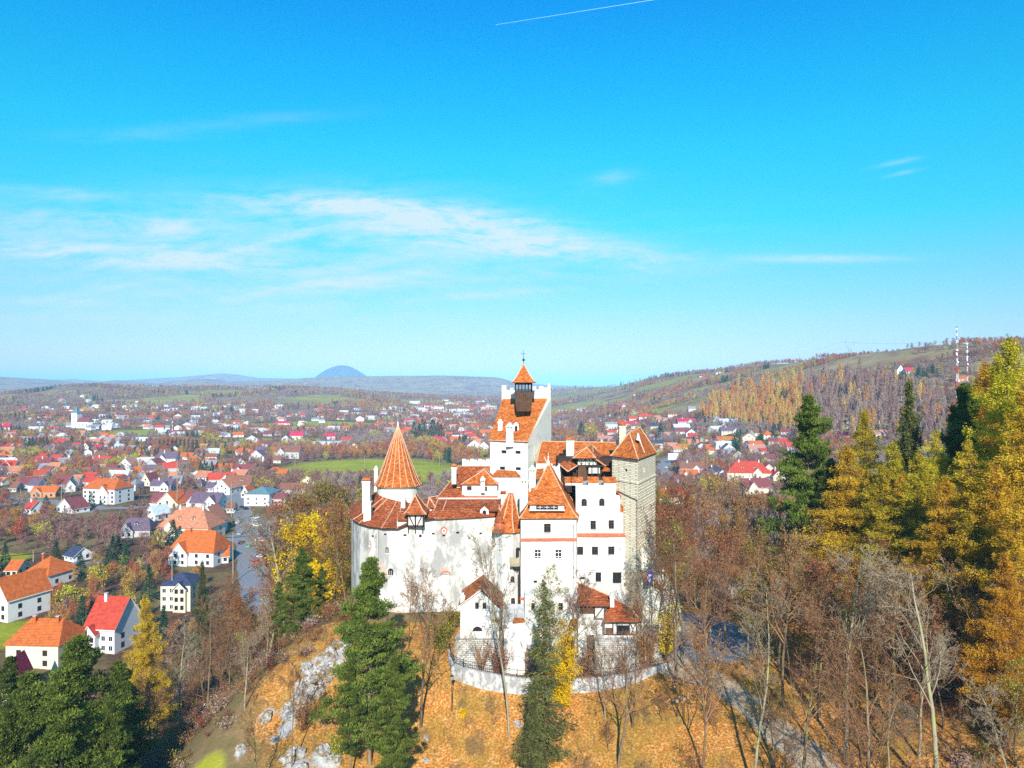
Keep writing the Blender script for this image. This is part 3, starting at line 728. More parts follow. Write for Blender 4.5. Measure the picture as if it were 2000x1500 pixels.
def gable_dormer(px, pt, pb, wpx, D, depth, parent, arch=True, roofkey='tile_dark', proud=.12):
    """small gabled block facing the camera"""
    x, y, zt = wpt(px, pt, D); zb = wpt(px, pb, D)[2]; w = wpx/F*D/2; ze = zt - w*.9
    m = MB(); 
    for yy in (D, D+depth):
        P = [(x-w, yy, zb), (x+w, yy, zb), (x+w, yy, ze), (x, yy, zt), (x-w, yy, ze)]; m.face(P if yy == D else P[::-1], 'plaster')
    m.face([(x-w, D+depth, zb), (x-w, D, zb), (x-w, D, ze), (x-w, D+depth, ze)], 'plaster'); m.face([(x+w, D, zb), (x+w, D+depth, zb), (x+w, D+depth, ze), (x+w, D, ze)], 'plaster')
    for s_ in (-1, 1): m.slab([(x, D-proud, zt+.12), (x+s_*(w+.15), D-proud, ze-.02), (x+s_*(w+.15), D+depth, ze-.02), (x, D+depth, zt+.12)], .1, roofkey)
    if arch:
        r = w*.42; P = [(x-r, D-.015, zb+.25), (x+r, D-.015, zb+.25)] + [(x+r*math.cos(a), D-.015, zb+.25+(ze-zb)*.5+r*math.sin(a)) for a in [math.pi*i/6 for i in range(7)]]; m.face(P, 'dark')
    return m.build('dormer', parent)
gable_dormer(946, 988, 1010, 17, 124.4, 3, go)
# mid roofs climbing to the upper house
m = MB()
m.box(wpt(856, 0, 131.5)[0], wpt(985, 0, 131.5)[0], 131.5, 140, -30, wpt(0, 973, 131.5)[2]-.15, 'plaster')
mo = m.build('middle_range', CR)
m = MB()
m.slab([wpt(852, 974, 131), wpt(907, 974, 131), wpt(905, 944, 135), wpt(880, 940, 137)], .18, 'tile_dark'); ridge(m, [wpt(852, 974, 131), wpt(880, 940, 137)])
m.slab([wpt(905, 974, 131), wpt(972, 974, 131), wpt(972, 968.5, 132), wpt(905, 968.5, 132)], .15, 'redband')
m.slab([wpt(824, 982, 128.5), wpt(856, 984, 128.5), wpt(856, 969, 133), wpt(836, 972, 133)], .15, 'tile_dark'); ridge(m, [wpt(836, 972, 133), wpt(858, 968, 133)])
m.build('roof', mo)
m = MB(); hip(m, [pxy(836, 126.5), pxy(850, 126.5), pxy(850, 129), pxy(836, 129)], wpt(0, 990, 127)[2], (wpt(838, 972, 128), wpt(839, 972, 128.8)), 'tile_dark', .3); m.box(wpt(838,0,127)[0], wpt(848,0,127)[0], 126.7, 129, -25, wpt(0, 990, 127)[2]-.1, 'plaster'); m.build('dormer', mo)
# upper white house
f = Facade(pxy(902.5, 132), pxy(971, 132), -27, wpt(0, 947, 132)[2], 'plaster', '')
f.win(916.5, 953.5, 9, 8, 'cross'); f.win(949.5, 955, 4, 9, 'cross')
m = MB(); f.emit(m); xa, xb = f.A[0], f.B[0]; m.face([(xb, 132, -27), (xb, 138, -27), (xb, 138, f.z1), (xb, 132, f.z1)], 'plaster'); m.face([(xa, 138, -27), (xa, 132, -27), (xa, 132, f.z1), (xa, 138, f.z1)], 'plaster')
m.box(wpt(888, 0, 134)[0], xa, 134, 139, -27, wpt(0, 947, 134)[2], 'brownwood'); m.box(wpt(895, 0, 133.9)[0]-.3, wpt(895, 0, 133.9)[0]+.35, 133.9, 133.999, wpt(0, 957, 134)[2], wpt(0, 951, 134)[2], 'whitepaint')
uh = m.build('upper_house', CR); f.windows(uh)
m = MB(); zt = wpt(0, 947, 131.6)[2]
hip(m, [(xa, 132), (xb, 132), (xb, 137.5), (xa, 137.5)], zt, (wpt(946, 917, 134.5), (wpt(946, 917, 134.5)[0], 136.6, wpt(946, 917, 134.5)[2])), 'tile', .3)
m.build('roof', uh)
m = MB(); e = [wpt(884, 947, 133.6), wpt(930, 947, 133.6), wpt(958, 947, 134.5), wpt(957, 910.5, 138.6), wpt(894, 910.5, 138.6)]
m.slab([e[0], e[2], e[3], e[4]], .18, 'tile_dark'); ridge(m, [e[0], e[4]]); ridge(m, [e[4], e[3]]); m.face([e[0], e[4], (e[4][0], 142, e[0][2])], 'tile_dark'); m.build('rear_roof', uh)
m = MB(); x0, x1 = wpt(903, 0, 139)[0], wpt(957, 0, 139)[0]; zb = wpt(0, 912, 139)[2]; zt = wpt(0, 897, 139)[2]
m.box(x0, x1, 138.9, 140, -28, zt-.35, 'plaster')
for k in range(7): q = x0 + (x1-x0)*k/7; m.box(q, q+(x1-x0)*(.1 if k % 2 else .13), 138.9, 140, zt-.36, zt-.36+(.22 if k % 2 else .38), 'grey_plaster')
m.build('parapet', uh)
chimney(887, 907, 945, 9, 132.5); chimney(943, 931, 962, 8, 131.4, 'pyr', 'grey_plaster'); chimney(983, 960, 985, 9, 128, 'tile', 'grey_plaster')
# -- keep
FL, FR, BR, BL = (-4.3, 139.0), (3.05, 136.0), (8.15, 148.0), (-2.0, 151.0)
ze = -11.05; zt = -3.1
kf = Facade(FL, FR, -32, ze, 'plaster', '', .3)
for a in ((984,882.5),(1011.5,883.5),(981,914.5),(1012,915.5)): kf.win(a[0], a[1], 11, 6, 'vent')
m = MB(); kf.emit(m)
m.face([(*FR, -32), (*BR, -32), (*BR, zt), (*FR, ze)], 'grey_plaster'); m.face([(*BL, -32), (*FL, -32), (*FL, ze), (*BL, zt)], 'plaster'); m.face([(*BR, -32), (*BL, -32), (*BL, zt), (*BR, zt)], 'plaster'); m.face([(*FL, ze), (*FR, ze), (*BR, zt), (*BL, zt)], 'plaster')
ko = m.build('keep', CR); kf.windows(ko)
for u in [r for r, _ in kf.w]:        # eyebrow heads
    pass
m = MB()
def lerp(a, b, t_): return tuple(a[k] + (b[k]-a[k])*t_ for k in range(len(a)))
r0, r1, r2, r3 = (FL[0]-.25, FL[1]-.25, ze+.05), (FR[0]-.05, FR[1]-.4, ze+.05), (BR[0]-.75, BR[1]-.4, zt+.1), (BL[0]+.05, BL[1]-.4, zt+.1)
m.slab([r0, r1, r2, r3], .12, 'tile'); m.tube(r0, r1, .1, 'ridge'); m.tube(r1, r2, .09, 'ridge'); m.build('roof', ko)
m = MB()   # raised right flank wall and rear parapet with merlons
th = .5
dr = Vector((BR[0]-FR[0], BR[1]-FR[1])).normalized(); nr = Vector((dr.y, -dr.x))
def rp(t_, k): p = Vector(FR) + (Vector(BR)-Vector(FR))*t_; return (p.x + nr.x*k, p.y + nr.y*k)
for t0, t1 in ((0, .25), (.25, .5), (.5, .75), (.75, 1)):
    a, b = rp(t0, -.5), rp(t1, -.5); c, d = rp(t1, .04), rp(t0, .04); za, zb = ze+(zt-ze)*t0+.25, ze+(zt-ze)*t1+.25
    m.prism([d, c, b, a], -14 if t0 else -12, [za, zb, zb, za], 'grey_plaster')
db = Vector((BL[0]-BR[0], BL[1]-BR[1])); Lb = db.length; db /= Lb
def bp_(s_, k): return (BR[0] + db.x*s_ - db.y*k*-1*-1, BR[1] + db.y*s_ + db.x*k*-1*-1)
cells = [(0, .55, .1), (.55, 1.5, -.75), (1.5, 2.4, -.45), (2.4, 3.1, -1.1), (3.1, 3.8, -.5), (3.8, 4.4, -1.25), (4.4, 8.0, -1.3), (8.0, 8.7, -.8), (8.7, 9.6, -1.25), (9.6, Lb, -.25)]
for s0, s1, top in cells:
    a, b, c, d = bp_(s0, 0), bp_(s1, 0), bp_(s1, .6), bp_(s0, .6)
    m.prism([a, d, c, b], zt-.5, top, 'grey_plaster')
m.build('parapet', ko)
chimney(995.5, 827, 872, 14.5, 136.9, 'pyr', 'plaster', ko, .45); chimney(977, 819, 850, 9, 141.3, 'plain', 'grey_plaster', ko)
gable_dormer(1008, 822, 846, 11, 139.6, 3, ko, True, 'tile', .2)
# belfry on the roof
x, y = wpt(1022.5, 0, 143)[0], 143.0; hw = 16.2/F*143; m = MB()
za, zb, zc = wpt(0, 799, 143)[2], wpt(0, 766, 143)[2], wpt(0, 747, 143)[2]
m.loft([[(x+a*hw*k, y+b*hw*k, z) for a, b in ((-1,-1),(1,-1),(1,1),(-1,1))] for k, z in ((.84, za-.4), (1.0, za+1.3), (1.03, zb))], 'brownwood')
for i in range(9):
    q = x - hw + 2*hw*i/8; m.box(q-.025, q+.025, y-hw*1.04-.03, y-hw*1.0, za+1.2, zb-.02, 'wood')
bo = m.build('belfry', ko)
m = MB(); ir = hw*.97
for i in range(6):
    q = -ir + 2*ir*i/5
    for p in ((x+q, y-ir), (x+q, y+ir), (x-ir, y+q), (x+ir, y+q)): m.box(p[0]-.09, p[0]+.09, p[1]-.09, p[1]+.09, zb+.002, zc, 'wood')
for s_ in (-1, 1):
    m.box(x-ir, x+ir, y+s_*ir-.12, y+s_*ir+.12, zb+.5, zb+.62, 'wood'); m.box(x+s_*ir-.12, x+s_*ir+.12, y-ir, y+ir, zb+.5, zb+.62, 'wood')
    m.box(x-ir, x+ir, y+s_*ir-.13, y+s_*ir+.13, zc-.45, zc-.02, 'wood'); m.box(x+s_*ir-.13, x+s_*ir+.13, y-ir, y+ir, zc-.45, zc-.02, 'wood')
m.build('arcade', bo)
m = MB(); cr_ = [(x+a*24/F*143, y+b*24/F*143) for a, b in ((-1,-1),(1,-1),(1,1),(-1,1))]
ap = wpt(1022.5, 711, 143); hip(m, cr_, zc, (ap, (ap[0], ap[1]+.02, ap[2])), 'tile', 0, curve=[(0, 0), (.12, .22), (.35, .47), (1, 1)])
m.build('roof', bo)
m = MB(); m.tube(ap, (ap[0], ap[1], ap[2]+2.9), .06, 'iron', 5, .03); m.ball((ap[0], ap[1], wpt(0, 703, 143)[2]), .28, 'iron'); zz = wpt(0, 691, 143)[2]; m.box(ap[0]-.55, ap[0]+.55, ap[1]-.03, ap[1]+.03, zz-.04, zz+.04, 'iron'); m.build('finial', bo)
# lower front range of the keep
m = MB(); x0, x1 = wpt(961, 0, 134)[0], wpt(1016, 0, 134)[0]; z0 = wpt(0, 929, 134)[2]
m.box(x0, x1, 134, 137, -32, z0-.1, 'plaster'); lo_ = m.build('forebuilding', ko)
m = MB(); m.slab([(x0-.1, 133.7, z0-.05), (x1+.1, 133.7, z0-.05), (x1-.8, 136.3, wpt(0, 920, 136)[2]), (x0+.9, 136.6, wpt(0, 918, 136)[2])], .14, 'tile'); m.build('lean_to_roof', ko)

# -- stair tower with pointed roof
HC = (wpt(991, 0, 123.2)[0], 123.2); N8 = 8
oc = lambda r, z, c=HC, n=8, ph=22.5: [(c[0]+r*math.cos(2*math.pi*i/n+R(ph)), c[1]+r*math.sin(2*math.pi*i/n+R(ph)), z) for i in range(n)]
m = MB(); m.loft([oc(2.35, -47), oc(2.35, -25.6), oc(2.5, -25.5), oc(2.5, -25.2)], 'plaster'); ho = m.build('stair_tower', CR)
m = MB(); pr = [(2.95, -25.35, 0), (2.55, -24.6, .02), (1.9, -22.9, .12), (1.0, -20.4, .45), (.45, -19.1, .6)]
rg = [[(p[0]+k, p[1]+k, p[2]) for p in oc(r, z)] for r, z, k in pr]; m.loft(rg, 'tile')
for i in range(8): ridge(m, [g_[i] for g_ in rg], .1)
m.build('roof', ho, merge=True)
SC2 = (wpt(975, 0, 120.9)[0], 120.9); m = MB(); m.loft([oc(.75, -25.2, SC2), oc(.75, -23.3, SC2)], 'redband'); rg = [oc(r, z, SC2) for r, z in ((.95, -23.5), (.8, -23.1), (.35, -22.2), (.05, -21.4))]; m.loft(rg, 'tile_dark')
m.tube((*SC2, -21.5), (*SC2, -20.6), .06, 'whitepaint', 5, .02)
m.loft([oc(1.05, -25.2, SC2), oc(1.0, -24.9, SC2), oc(.75, -24.6, SC2)], 'tile_dark'); m.build('turret', ho)
def arch_on(f, px, py, w, h, key='dark', name='window', parent=None, k=-.015, surround=True):
    u, z, D = f.hit(px, py); hw = w/F*D/2; hh = h/F*D/2; m = MB()
    P = lambda s_, kk: [f.q(u-hw*s_, z-hh, kk), f.q(u+hw*s_, z-hh, kk)] + [f.q(u+hw*s_*math.cos(a), z+hh-hw+hw*s_*math.sin(a), kk) for a in [math.pi*i/8 for i in range(9)]]
    if surround:
        o1, o2 = P(1.28, k-.05), P(1.0, k-.05); n = len(o1)
        for i in range(n): j = (i+1) % n; m.face([o1[i], o1[j], o2[j], o2[i]], 'plaster'); m.face([o1[j], o1[i], P(1.28, .05)[i], P(1.28, .05)[j]], 'plaster')
    m.face(P(1.0, k), key)
    f.bar(m, u-.04, u+.04, z-hh, z+hh*.95, k-.04, k-.005, 'brownwood'); f.bar(m, u-hw, u-.04, z+.0, z+.08, k-.04, k-.005, 'brownwood'); f.bar(m, u+.04, u+hw, z+.0, z+.08, k-.04, k-.005, 'brownwood')
    return m.build(name, parent or CR)
o8 = [(p[0], p[1]) for p in oc(2.35, 0)]; fac = {}
for nm, (i, j) in (('l', (4, 5)), ('f', (5, 6)), ('r', (6, 7))): fac[nm] = Facade(o8[i], o8[j], -60, 0, '', '')
arch_on(fac['l'], 976.5, 1075, 8, 16, 'grey_plaster', 'window', ho); arch_on(fac['r'], 1010.5, 1079, 9, 20, 'dark', 'doorway', ho, surround=False)
arch_on(fac['f'], 1001, 1131, 8, 12, 'dark', 'window', ho); arch_on(fac['f'], 1002, 1173, 8, 12, 'dark', 'window', ho)
m = MB(); a = wpt(996, 1107, 119.4); c = wpt(1015, 1090, 119.4)
m.box(a[0], c[0], 119.5, 121.5, a[2], a[2]+.15, 'greywood')
for k in range(9): q = a[0] + (c[0]-a[0])*k/9; m.box(q, q+.17, 119.45, 119.53, a[2]+.1, c[2], 'greywood')
m.box(a[0]-.05, c[0]+.05, 119.4, 119.448, c[2]-.12, c[2], 'greywood'); m.box(a[0], a[0]+.07, 119.54, 121.2, a[2]+.151, c[2], 'greywood')
m.tube((a[0]+.4, 119.7, a[2]), (a[0]+1.2, 121, a[2]-1.1), .09, 'wood', 4); m.tube((c[0]-.3, 119.7, a[2]), (c[0]-.3, 121, a[2]-1.1), .09, 'wood', 4)
m.build('balcony', ho)
# -- great square tower
Q = [(1.45, 118.0), (10.75, 118.3), (11.95, 126.5), (1.95, 127.0)]
zE = wpt(0, 1012.5, 118)[2]
m = MB(); tf = Facade(Q[0], Q[1], -50, zE, 'plaster', '')
tf.win(1069, 1031.5, 13, 17, 'cross'); tf.win(1050.5, 1083, 13, 18, 'white'); tf.win(1091, 1083, 13, 18, 'white'); tf.win(1069, 1117, 4, 3, 'vent'); tf.win(1045.5, 1136.5, 7, 5, 'vent')
tf.emit(m)
for i in (1, 2, 3): a, b = Q[i], Q[(i+1) % 4]; m.face([(*a, -50), (*b, -50), (*b, zE), (*a, zE)], 'plaster')
to = m.build('great_tower', CR); tf.windows(to)
for py, hh in ((1053, .14), (1168, .1)):
    m = MB(); z = wpt(0, py, 118)[2]; L = tf.L
    P = [tf.q(-.15, z-hh, -.22), tf.q(L+.1, z-hh, -.22), tf.q(L+.1, z+hh, -.003), tf.q(-.15, z+hh, -.003)]; m.slab(P, .1, 'redband'); m.build('string_course', to)
m = MB(); m.tube(tf.q(L-.55, -49, -.12), tf.q(L-.55, zE-1, -.12), .07, 'metal'); m.tube(tf.q(-.25, -38, -.3), tf.q(-.25, wpt(0, 1105, 118)[2], -.3), .13, 'wood'); m.build('drain_pipe', to)
m = MB(); A0 = (wpt(1071, 905, 122.3)); A1 = (A0[0]+.25, A0[1]+1.2, A0[2])
hip(m, Q, zE, (A0, A1), 'tile', .45, curve=[(0, 0), (.08, .13), (.2, .27), (.36, .42), (1, 1)])
m.build('roof', to)
m = MB(); z0, z1 = wpt(0, 997, 117.9)[2], wpt(0, 984, 117.9)[2]; x0, x1 = wpt(1035, 0, 117.9)[0], wpt(1102, 0, 117.9)[0]
m.box(x0, x1, 117.9, 121.4, z0, z1, 'plaster'); m.slab([(x0-.35, 117.55, z1-.02), (x1+.35, 117.55, z1-.02), (x1-.3, 120.6, z1+2.3), (x0+.3, 120.6, z1+2.3)], .12, 'tile'); m.box(x0-.1, x1+.1, 117.75, 117.897, z0-.05, z0+.08, 'plaster')
dm = m.build('dormer', to)
m = MB(); wx0, wx1 = wpt(1047, 0, 117.9)[0], wpt(1090, 0, 117.9)[0]; m.box(wx0, wx1, 117.82, 117.897, z0+.18, z1-.12, 'brownwood')
for k in range(3):
    a = wx0+.2+(wx1-wx0-.2)*k/3; b = a+(wx1-wx0)/3-.3; m.box(a, b, 117.8, 117.817, z0+.25, z1-.2, 'glass'); m.box((a+b)/2-.03, (a+b)/2+.03, 117.77, 117.797, z0+.25, z1-.2, 'whitepaint'); m.box(a, b, 117.775, 117.795, (z0+z1)/2-.02, (z0+z1)/2+.04, 'whitepaint')
m.build('window', to)
m = MB(); m.tube((A0[0], A0[1], A0[2]-.3), (A0[0], A0[1], A0[2]+.7), .3, 'whitepaint', 6, .1); spike(m, (A0[0], A0[1], A0[2]+.6), 1.3, 'whitepaint'); m.tube((A0[0]-.2, A0[1]+.5, A0[2]), (A0[0]-.75, A0[1]+.5, A0[2]+1.2), .07, 'whitepaint', 4, .02); m.build('finial', to)
chimney(1023, 931, 1003, 16, 124.5, 'pyr', 'grey_plaster'); chimney(1039.5, 910, 960, 13, 127, 'pyr', 'grey_plaster'); chimney(1113, 855, 896, 15, 133.5, 'tile', 'grey_plaster'); chimney(1215, 826, 866, 13, 128, 'tile', 'stone')
m = MB(); m.slab([wpt(1030, 972, 125), wpt(1050, 968, 125), wpt(1046, 952, 128), wpt(1032, 953, 128)], .15, 'tile'); m.slab([wpt(1046, 935, 128), wpt(1062, 930, 128), wpt(1062, 914, 131), wpt(1048, 916, 131)], .15, 'tile'); m.box(wpt(1030,0,128)[0], wpt(1060,0,128)[0], 128, 134, -30, wpt(0,953,128)[2]-.2, 'plaster'); m.build('stair_roof', CR)
# -- right wing
zl = lambda y, D=121: wpt(0, y, D)[2]
X = lambda p, D=121: wpt(p, 0, D)[0]
lw = Facade((10.6, 121.0), (X(1245), 121.0), -47, zl(1047), 'plaster', '')
for a in ((1133,1076,12,16),(1162,1076,12,16),(1194,1075.5,12,16)): lw.win(*a, 'cross')
lw.win(1168.5, 1127, 11, 19, 'framed'); lw.win(1205, 1128.5, 17, 22, 'framed'); lw.win(1138, 1129.5, 9, 5, 'vent')
m = MB(); lw.emit(m); zz = zl(1047)
m.face([(lw.B[0], 121, -47), (X(1245)+1.5, 133, -47), (X(1245)+1.5, 133, zz), (lw.B[0], 121, zz)], 'plaster'); m.face([(lw.A[0], 121, zz), (lw.B[0], 121, zz), (lw.B[0]+1.5, 133, zz), (lw.A[0], 133, zz)], 'plaster')
wo = m.build('right_wing', CR); lw.windows(wo)
uw = Facade((10.9, 121.35), (X(1203, 121.35), 121.35), zz-.3, zl(948, 121.35), 'plaster', '')
uw.win(1141, 981.5, 10.5, 15, 'arch'); uw.win(1175.5, 981, 10.5, 15, 'arch'); uw.win(1127.5, 1026, 6, 17, 'cross'); uw.win(1158.5, 1025.5, 10.5, 17, 'cross'); uw.win(1194, 1024.5, 10.5, 17, 'cross')
m = MB(); uw.emit(m); xr_ = uw.B[0]; zt_ = uw.z1; m.face([(10.9, 121.35, zt_), (xr_, 121.35, zt_), (xr_, 133, zt_), (10.9, 133, zt_)], 'grey_plaster'); m.face([(xr_, 121.35, zz), (xr_, 133, zz), (xr_, 133, zt_), (xr_, 121.35, zt_)], 'plaster')
m.box(xr_+.002, X(1212), 121.4, 127, zz, zl(968), 'plaster'); m.box(X(1212)+.002, X(1231), 121.45, 127, zz, zl(1000), 'plaster')
uo = m.build('right_wing_upper_storeys', CR); uw.windows(uo)
m = MB(); m.slab([(10.6, 120.8, zz+.02), (X(1246), 120.8, zz+.02), (X(1240), 121.34, zz+.42), (10.6, 121.34, zz+.42)], .1, 'redband'); m.build('string_course', wo)
for P_, k_ in (([(X(1203), 121.2, zl(957)), (X(1214), 121.2, zl(969)), (X(1214), 123.2, zl(969)), (X(1203), 123.2, zl(957))], 'redband'), ([(X(1212), 121.25, zl(985)), (X(1234), 121.25, zl(1001)), (X(1234), 123.6, zl(1001)), (X(1212), 123.6, zl(985))], 'tile'),
    ([(X(1228), 120.9, zl(1024)), (X(1247), 120.9, zl(1047)), (X(1247), 123.2, zl(1047)), (X(1228), 123.2, zl(1024))], 'tile')):
    m = MB(); m.slab(P_, .13, k_)
    if k_ == 'tile': q = P_; m.face([(q[0][0], q[0][1]+.05, q[0][2]), (q[0][0], q[0][1]+.05, q[1][2]), (q[1][0], q[0][1]+.05, q[1][2])], 'tile')
    m.build('sloped_coping', uo)

for a, b in ((1104, 1116), (1117, 1138), (1149, 1169), (1179, 1203)):
    m = MB(); D_ = 121.36; m.box(X(a, D_), X(b, D_), D_, D_+.7, zt_-.002, zl(940, D_), 'plaster')
    m.slab([(X(a, D_)-.1, D_-.15, zl(941, D_)), (X(b, D_)+.1, D_-.15, zl(941, D_)), (X(b, D_)+.1, D_+.85, zl(931, D_+1)), (X(a, D_)-.1, D_+.85, zl(931, D_+1))], .13, 'tile'); m.build('merlon', uo)
for a, b in ((1138, 1149), (1169, 1179)):
    m = MB()
    for k in range(7): q = X(a) + (X(b)-X(a))*(k+.5)/7; m.box(q-.02, q+.02, 121.6, 121.64, zt_, zl(939), 'iron')
    m.box(X(a), X(b), 121.59, 121.65, zl(939), zl(938), 'iron'); m.build('railing', uo)
# timber loggia on the terrace
m = MB(); lx0, lx1 = X(1091, 127), X(1204, 127); lz = zl(897, 127); m.box(lx0, lx1, 128.2, 134, -24, lz, 'wood')
for p_ in range(1096, 1206, 12): q = X(p_, 127.3); m.box(q-.1, q+.1, 127.2, 127.4, zt_, lz-.3, 'wood')
m.box(X(1150,127), X(1172,127), 127.25, 127.35, zl(925,127), zl(914,127), 'plaster'); m.box(X(1100,127.5), X(1204,127.5), 127.05, 127.19, zl(912,127), zl(909,127), 'wood')
m.box(X(1128,127), X(1166,127), 127.1, 128.3, zl(908,127), zl(896,127), 'plaster')
z0, z1 = zl(908, 127), zl(896, 127)
for k in range(6): q = X(1128 + 7.6*k, 127); timber(m, q, z0, q, z1, 127.05, .07)
for k in range(5): q = X(1128 + 7.6*k, 127); q2 = X(1128 + 7.6*(k+1), 127); timber(m, q if k % 2 else q2, z0, q2 if k % 2 else q, z1, 127.06, .05)
q = X(1137, 127); P = [(q-.75, 127.0, zt_), (q+.75, 127.0, zt_)] + [(q+.75*math.cos(a), 127.0, zt_+2.0+.75*math.sin(a)) for a in [math.pi*i/6 for i in range(7)]]; m.face(P, 'brownwood')
lg = m.build('loggia', CR)
m = MB(); hip(m, [(X(1120,126), 126.3), (X(1163,126), 126.3), (X(1172,132), 133), (X(1124,132), 133)], zl(895, 126), (wpt(1146, 874, 128.5), wpt(1156, 868, 134)), 'tile', .3); m.build('roof', lg)
m = MB(); e = [wpt(1158, 893, 126.2), wpt(1183, 910, 127), wpt(1180, 893, 133), wpt(1158, 872, 132)]; m.slab(e, .15, 'tile_dark'); ridge(m, [e[0], e[3]]); ridge(m, [e[0], e[1]]); m.build('roof', lg)
m = MB(); e = [wpt(1090, 905, 127), wpt(1109, 921, 125.3), wpt(1128, 909, 126), wpt(1109, 897, 129)]; m.slab(e, .14, 'tile_dark', 'wood'); ridge(m, [e[0], e[1]]); ridge(m, [e[1], e[2]]); m.build('porch_roof', lg)
m = MB(); m.slab([wpt(1176, 919, 126), wpt(1197, 919, 126), wpt(1196, 908, 128), wpt(1183, 908, 128)], .14, 'tile'); m.build('porch_roof', lg)
m = MB(); q0 = wpt(1086, 940, 124); m.face([wpt(1083, 935, 124), wpt(1095, 935, 124), wpt(1093, 905, 126), wpt(1080, 918, 126)], 'plaster'); m.box(X(1078,124), X(1095,124), 124, 130, -30, zl(922,124), 'plaster'); m.build('stair_block', CR)
# rear range
m = MB(); a, b = wpt(1047, 906, 134), wpt(1206, 903, 134); c, d = wpt(1203, 864, 141), wpt(1058, 862, 141)
m.box(a[0]+.3, b[0]-.2, 134.4, 148, -30, a[2]-.2, 'grey_plaster'); rg_ = m.build('rear_range', CR)
m = MB(); m.slab([a, b, c, d], .2, 'tile'); m.slab([d, c, (b[0], 148, a[2]), (a[0], 148, a[2])], .2, 'tile_dark'); ridge(m, [a, d]); ridge(m, [d, c]); m.face([a, d, (a[0]-.4, 148, a[2])], 'grey_plaster'); m.build('roof', rg_)
m = MB(); e = wpt(1056, 905, 133.4); m.box(e[0]-.9, e[0]+2.2, 133, 134.3, -17, -15.0, 'grey_plaster'); m.build('gable_wall', rg_)
m = MB(); m.box(X(1093,135), X(1106,135), 134.6, 137, -15.4, -13.4, 'dark'); m.build('roof_opening', rg_)
# -- stone tower
SQ = [(17.45, 123.6), (21.05, 118.5), (26.2, 129.5), (22.4, 134.6)]; sE = -12.45
m = MB(); sf = Facade(SQ[0], SQ[1], -50, sE, 'stone', ''); sf.win(1222, 918.5, 9, 5, 'vent')
sr = Facade(SQ[1], SQ[2], -50, sE, 'stone', ''); sr.win(1258, 917, 6, 10, 'vent')
sf.emit(m); sr.emit(m)
for i in (2, 3): a, b = SQ[i], SQ[(i+1) % 4]; m.face([(*a, -50), (*b, -50), (*b, sE), (*a, sE)], 'stone')
st_ = m.build('stone_tower', CR); sf.windows(st_); sr.windows(st_)
m = MB(); zb_ = wpt(0, 943, 119)[2]
sf.bar(m, 0, sf.L, zb_-.12, zb_+.12, -.18, -.003, 'stone'); sr.bar(m, 0, sr.L, zb_-.12, zb_+.12, -.18, -.003, 'stone'); m.build('string_course', st_)
m = MB()      # slanting rain gutter
u0, za_, _ = sf.hit(1207, 959); u1, zb2, _ = sf.hit(1245, 977); m.tube(sf.q(u0, za_, -.1), sf.q(u1, zb2, -.1), .07, 'iron'); m.tube(sf.q(u1, zb2, -.1), sf.q(u1, -40, -.1), .05, 'iron'); m.build('gutter', st_)
# projecting header stones on the right face: they catch the light in slanting rows
m = MB()
for r_ in range(44):
    z = zb_ - .7 - r_*.5
    for k in range(11):
        u = .4 + k*1.1 + (r_ % 2)*.55
        if u < sr.L-.3: sr.bar(m, u, u+.5, z, z+.2, -.1, .02, 'stone')
m.build('projecting_stones', st_)
m = MB(); p1, p2 = wpt(1229, 845, 124.0), wpt(1250, 835, 128.6); cen = (sum(p[0] for p in SQ)/4, sum(p[1] for p in SQ)/4)
o4 = [(cen[0]+(p[0]-cen[0])*1.09, cen[1]+(p[1]-cen[1])*1.09) for p in SQ]
rings = [[(*o4[i], sE-.05) for i in range(4)], [(o4[i][0]+(q[0]-o4[i][0])*.12, o4[i][1]+(q[1]-o4[i][1])*.12, sE+(q[2]-sE)*.07) for i, q in enumerate([p1, p1, p2, p2])], [p1, p1, p2, p2]]
m.loft(rings, 'tile')
for i in range(4): ridge(m, [g_[i] for g_ in rings], .12)
ridge(m, [p1, p2]); m.face([(*p, sE-.2) for p in o4][::-1], 'wood')
for i in range(4): j = (i+1) % 4; m.face([(*o4[i], sE-.2), (*o4[j], sE-.2), (*o4[j], sE-.05), (*o4[i], sE-.05)], 'wood')
m.build('roof', st_)
m = MB(); a = wpt(1246.5, 848, 121.9); m.loft([[(a[0]-.35, a[1]-.15, a[2]-1.0), (a[0]+.4, a[1]-.1, a[2]-1.15), (a[0]+.5, a[1]+2, a[2]-1.1), (a[0]-.3, a[1]+2, a[2]-1.0)], [(a[0]-.05, a[1]+.1, a[2]+.15), (a[0]+.1, a[1]+.1, a[2]+.15), (a[0]+.3, a[1]+1.6, a[2]+.1), (a[0]+.1, a[1]+1.6, a[2]+.1)]], 'plaster'); m.tube((a[0]+.25, a[1]-.25, a[2]-1.1), (a[0]+.95, a[1]-.75, a[2]-3.1), .12, 'plaster', 4, .05); m.build('dormer', st_)
# buttress and pale gate wall to the right
m = MB(); ol = [(1240,1056),(1262,1078),(1284,1086),(1297,1110),(1311,1143),(1330,1182),(1332,1262),(1240,1262)]
P = [wpt(a, b, 120.2 + (a-1240)*.03) for a, b in ol]; Q_ = [(p[0]+.6, p[1]+5, p[2]) for p in P]
m.face(P[::-1], 'grey_plaster'); m.face(Q_, 'grey_plaster')
for i in range(len(P)): j = (i+1) % len(P); m.face([P[i], P[j], Q_[j], Q_[i]], 'grey_plaster')
m.build('buttress', CR)
m = MB(); m.slab([wpt(1262, 1128, 119.2), wpt(1296, 1152, 121), wpt(1292, 1140, 123), wpt(1266, 1118, 122)], .15, 'tile_dark'); m.box(X(1294,123), X(1326,123), 123, 126, -46, wpt(0,1160,123)[2], 'grey_plaster'); m.build('gate_wall', CR)
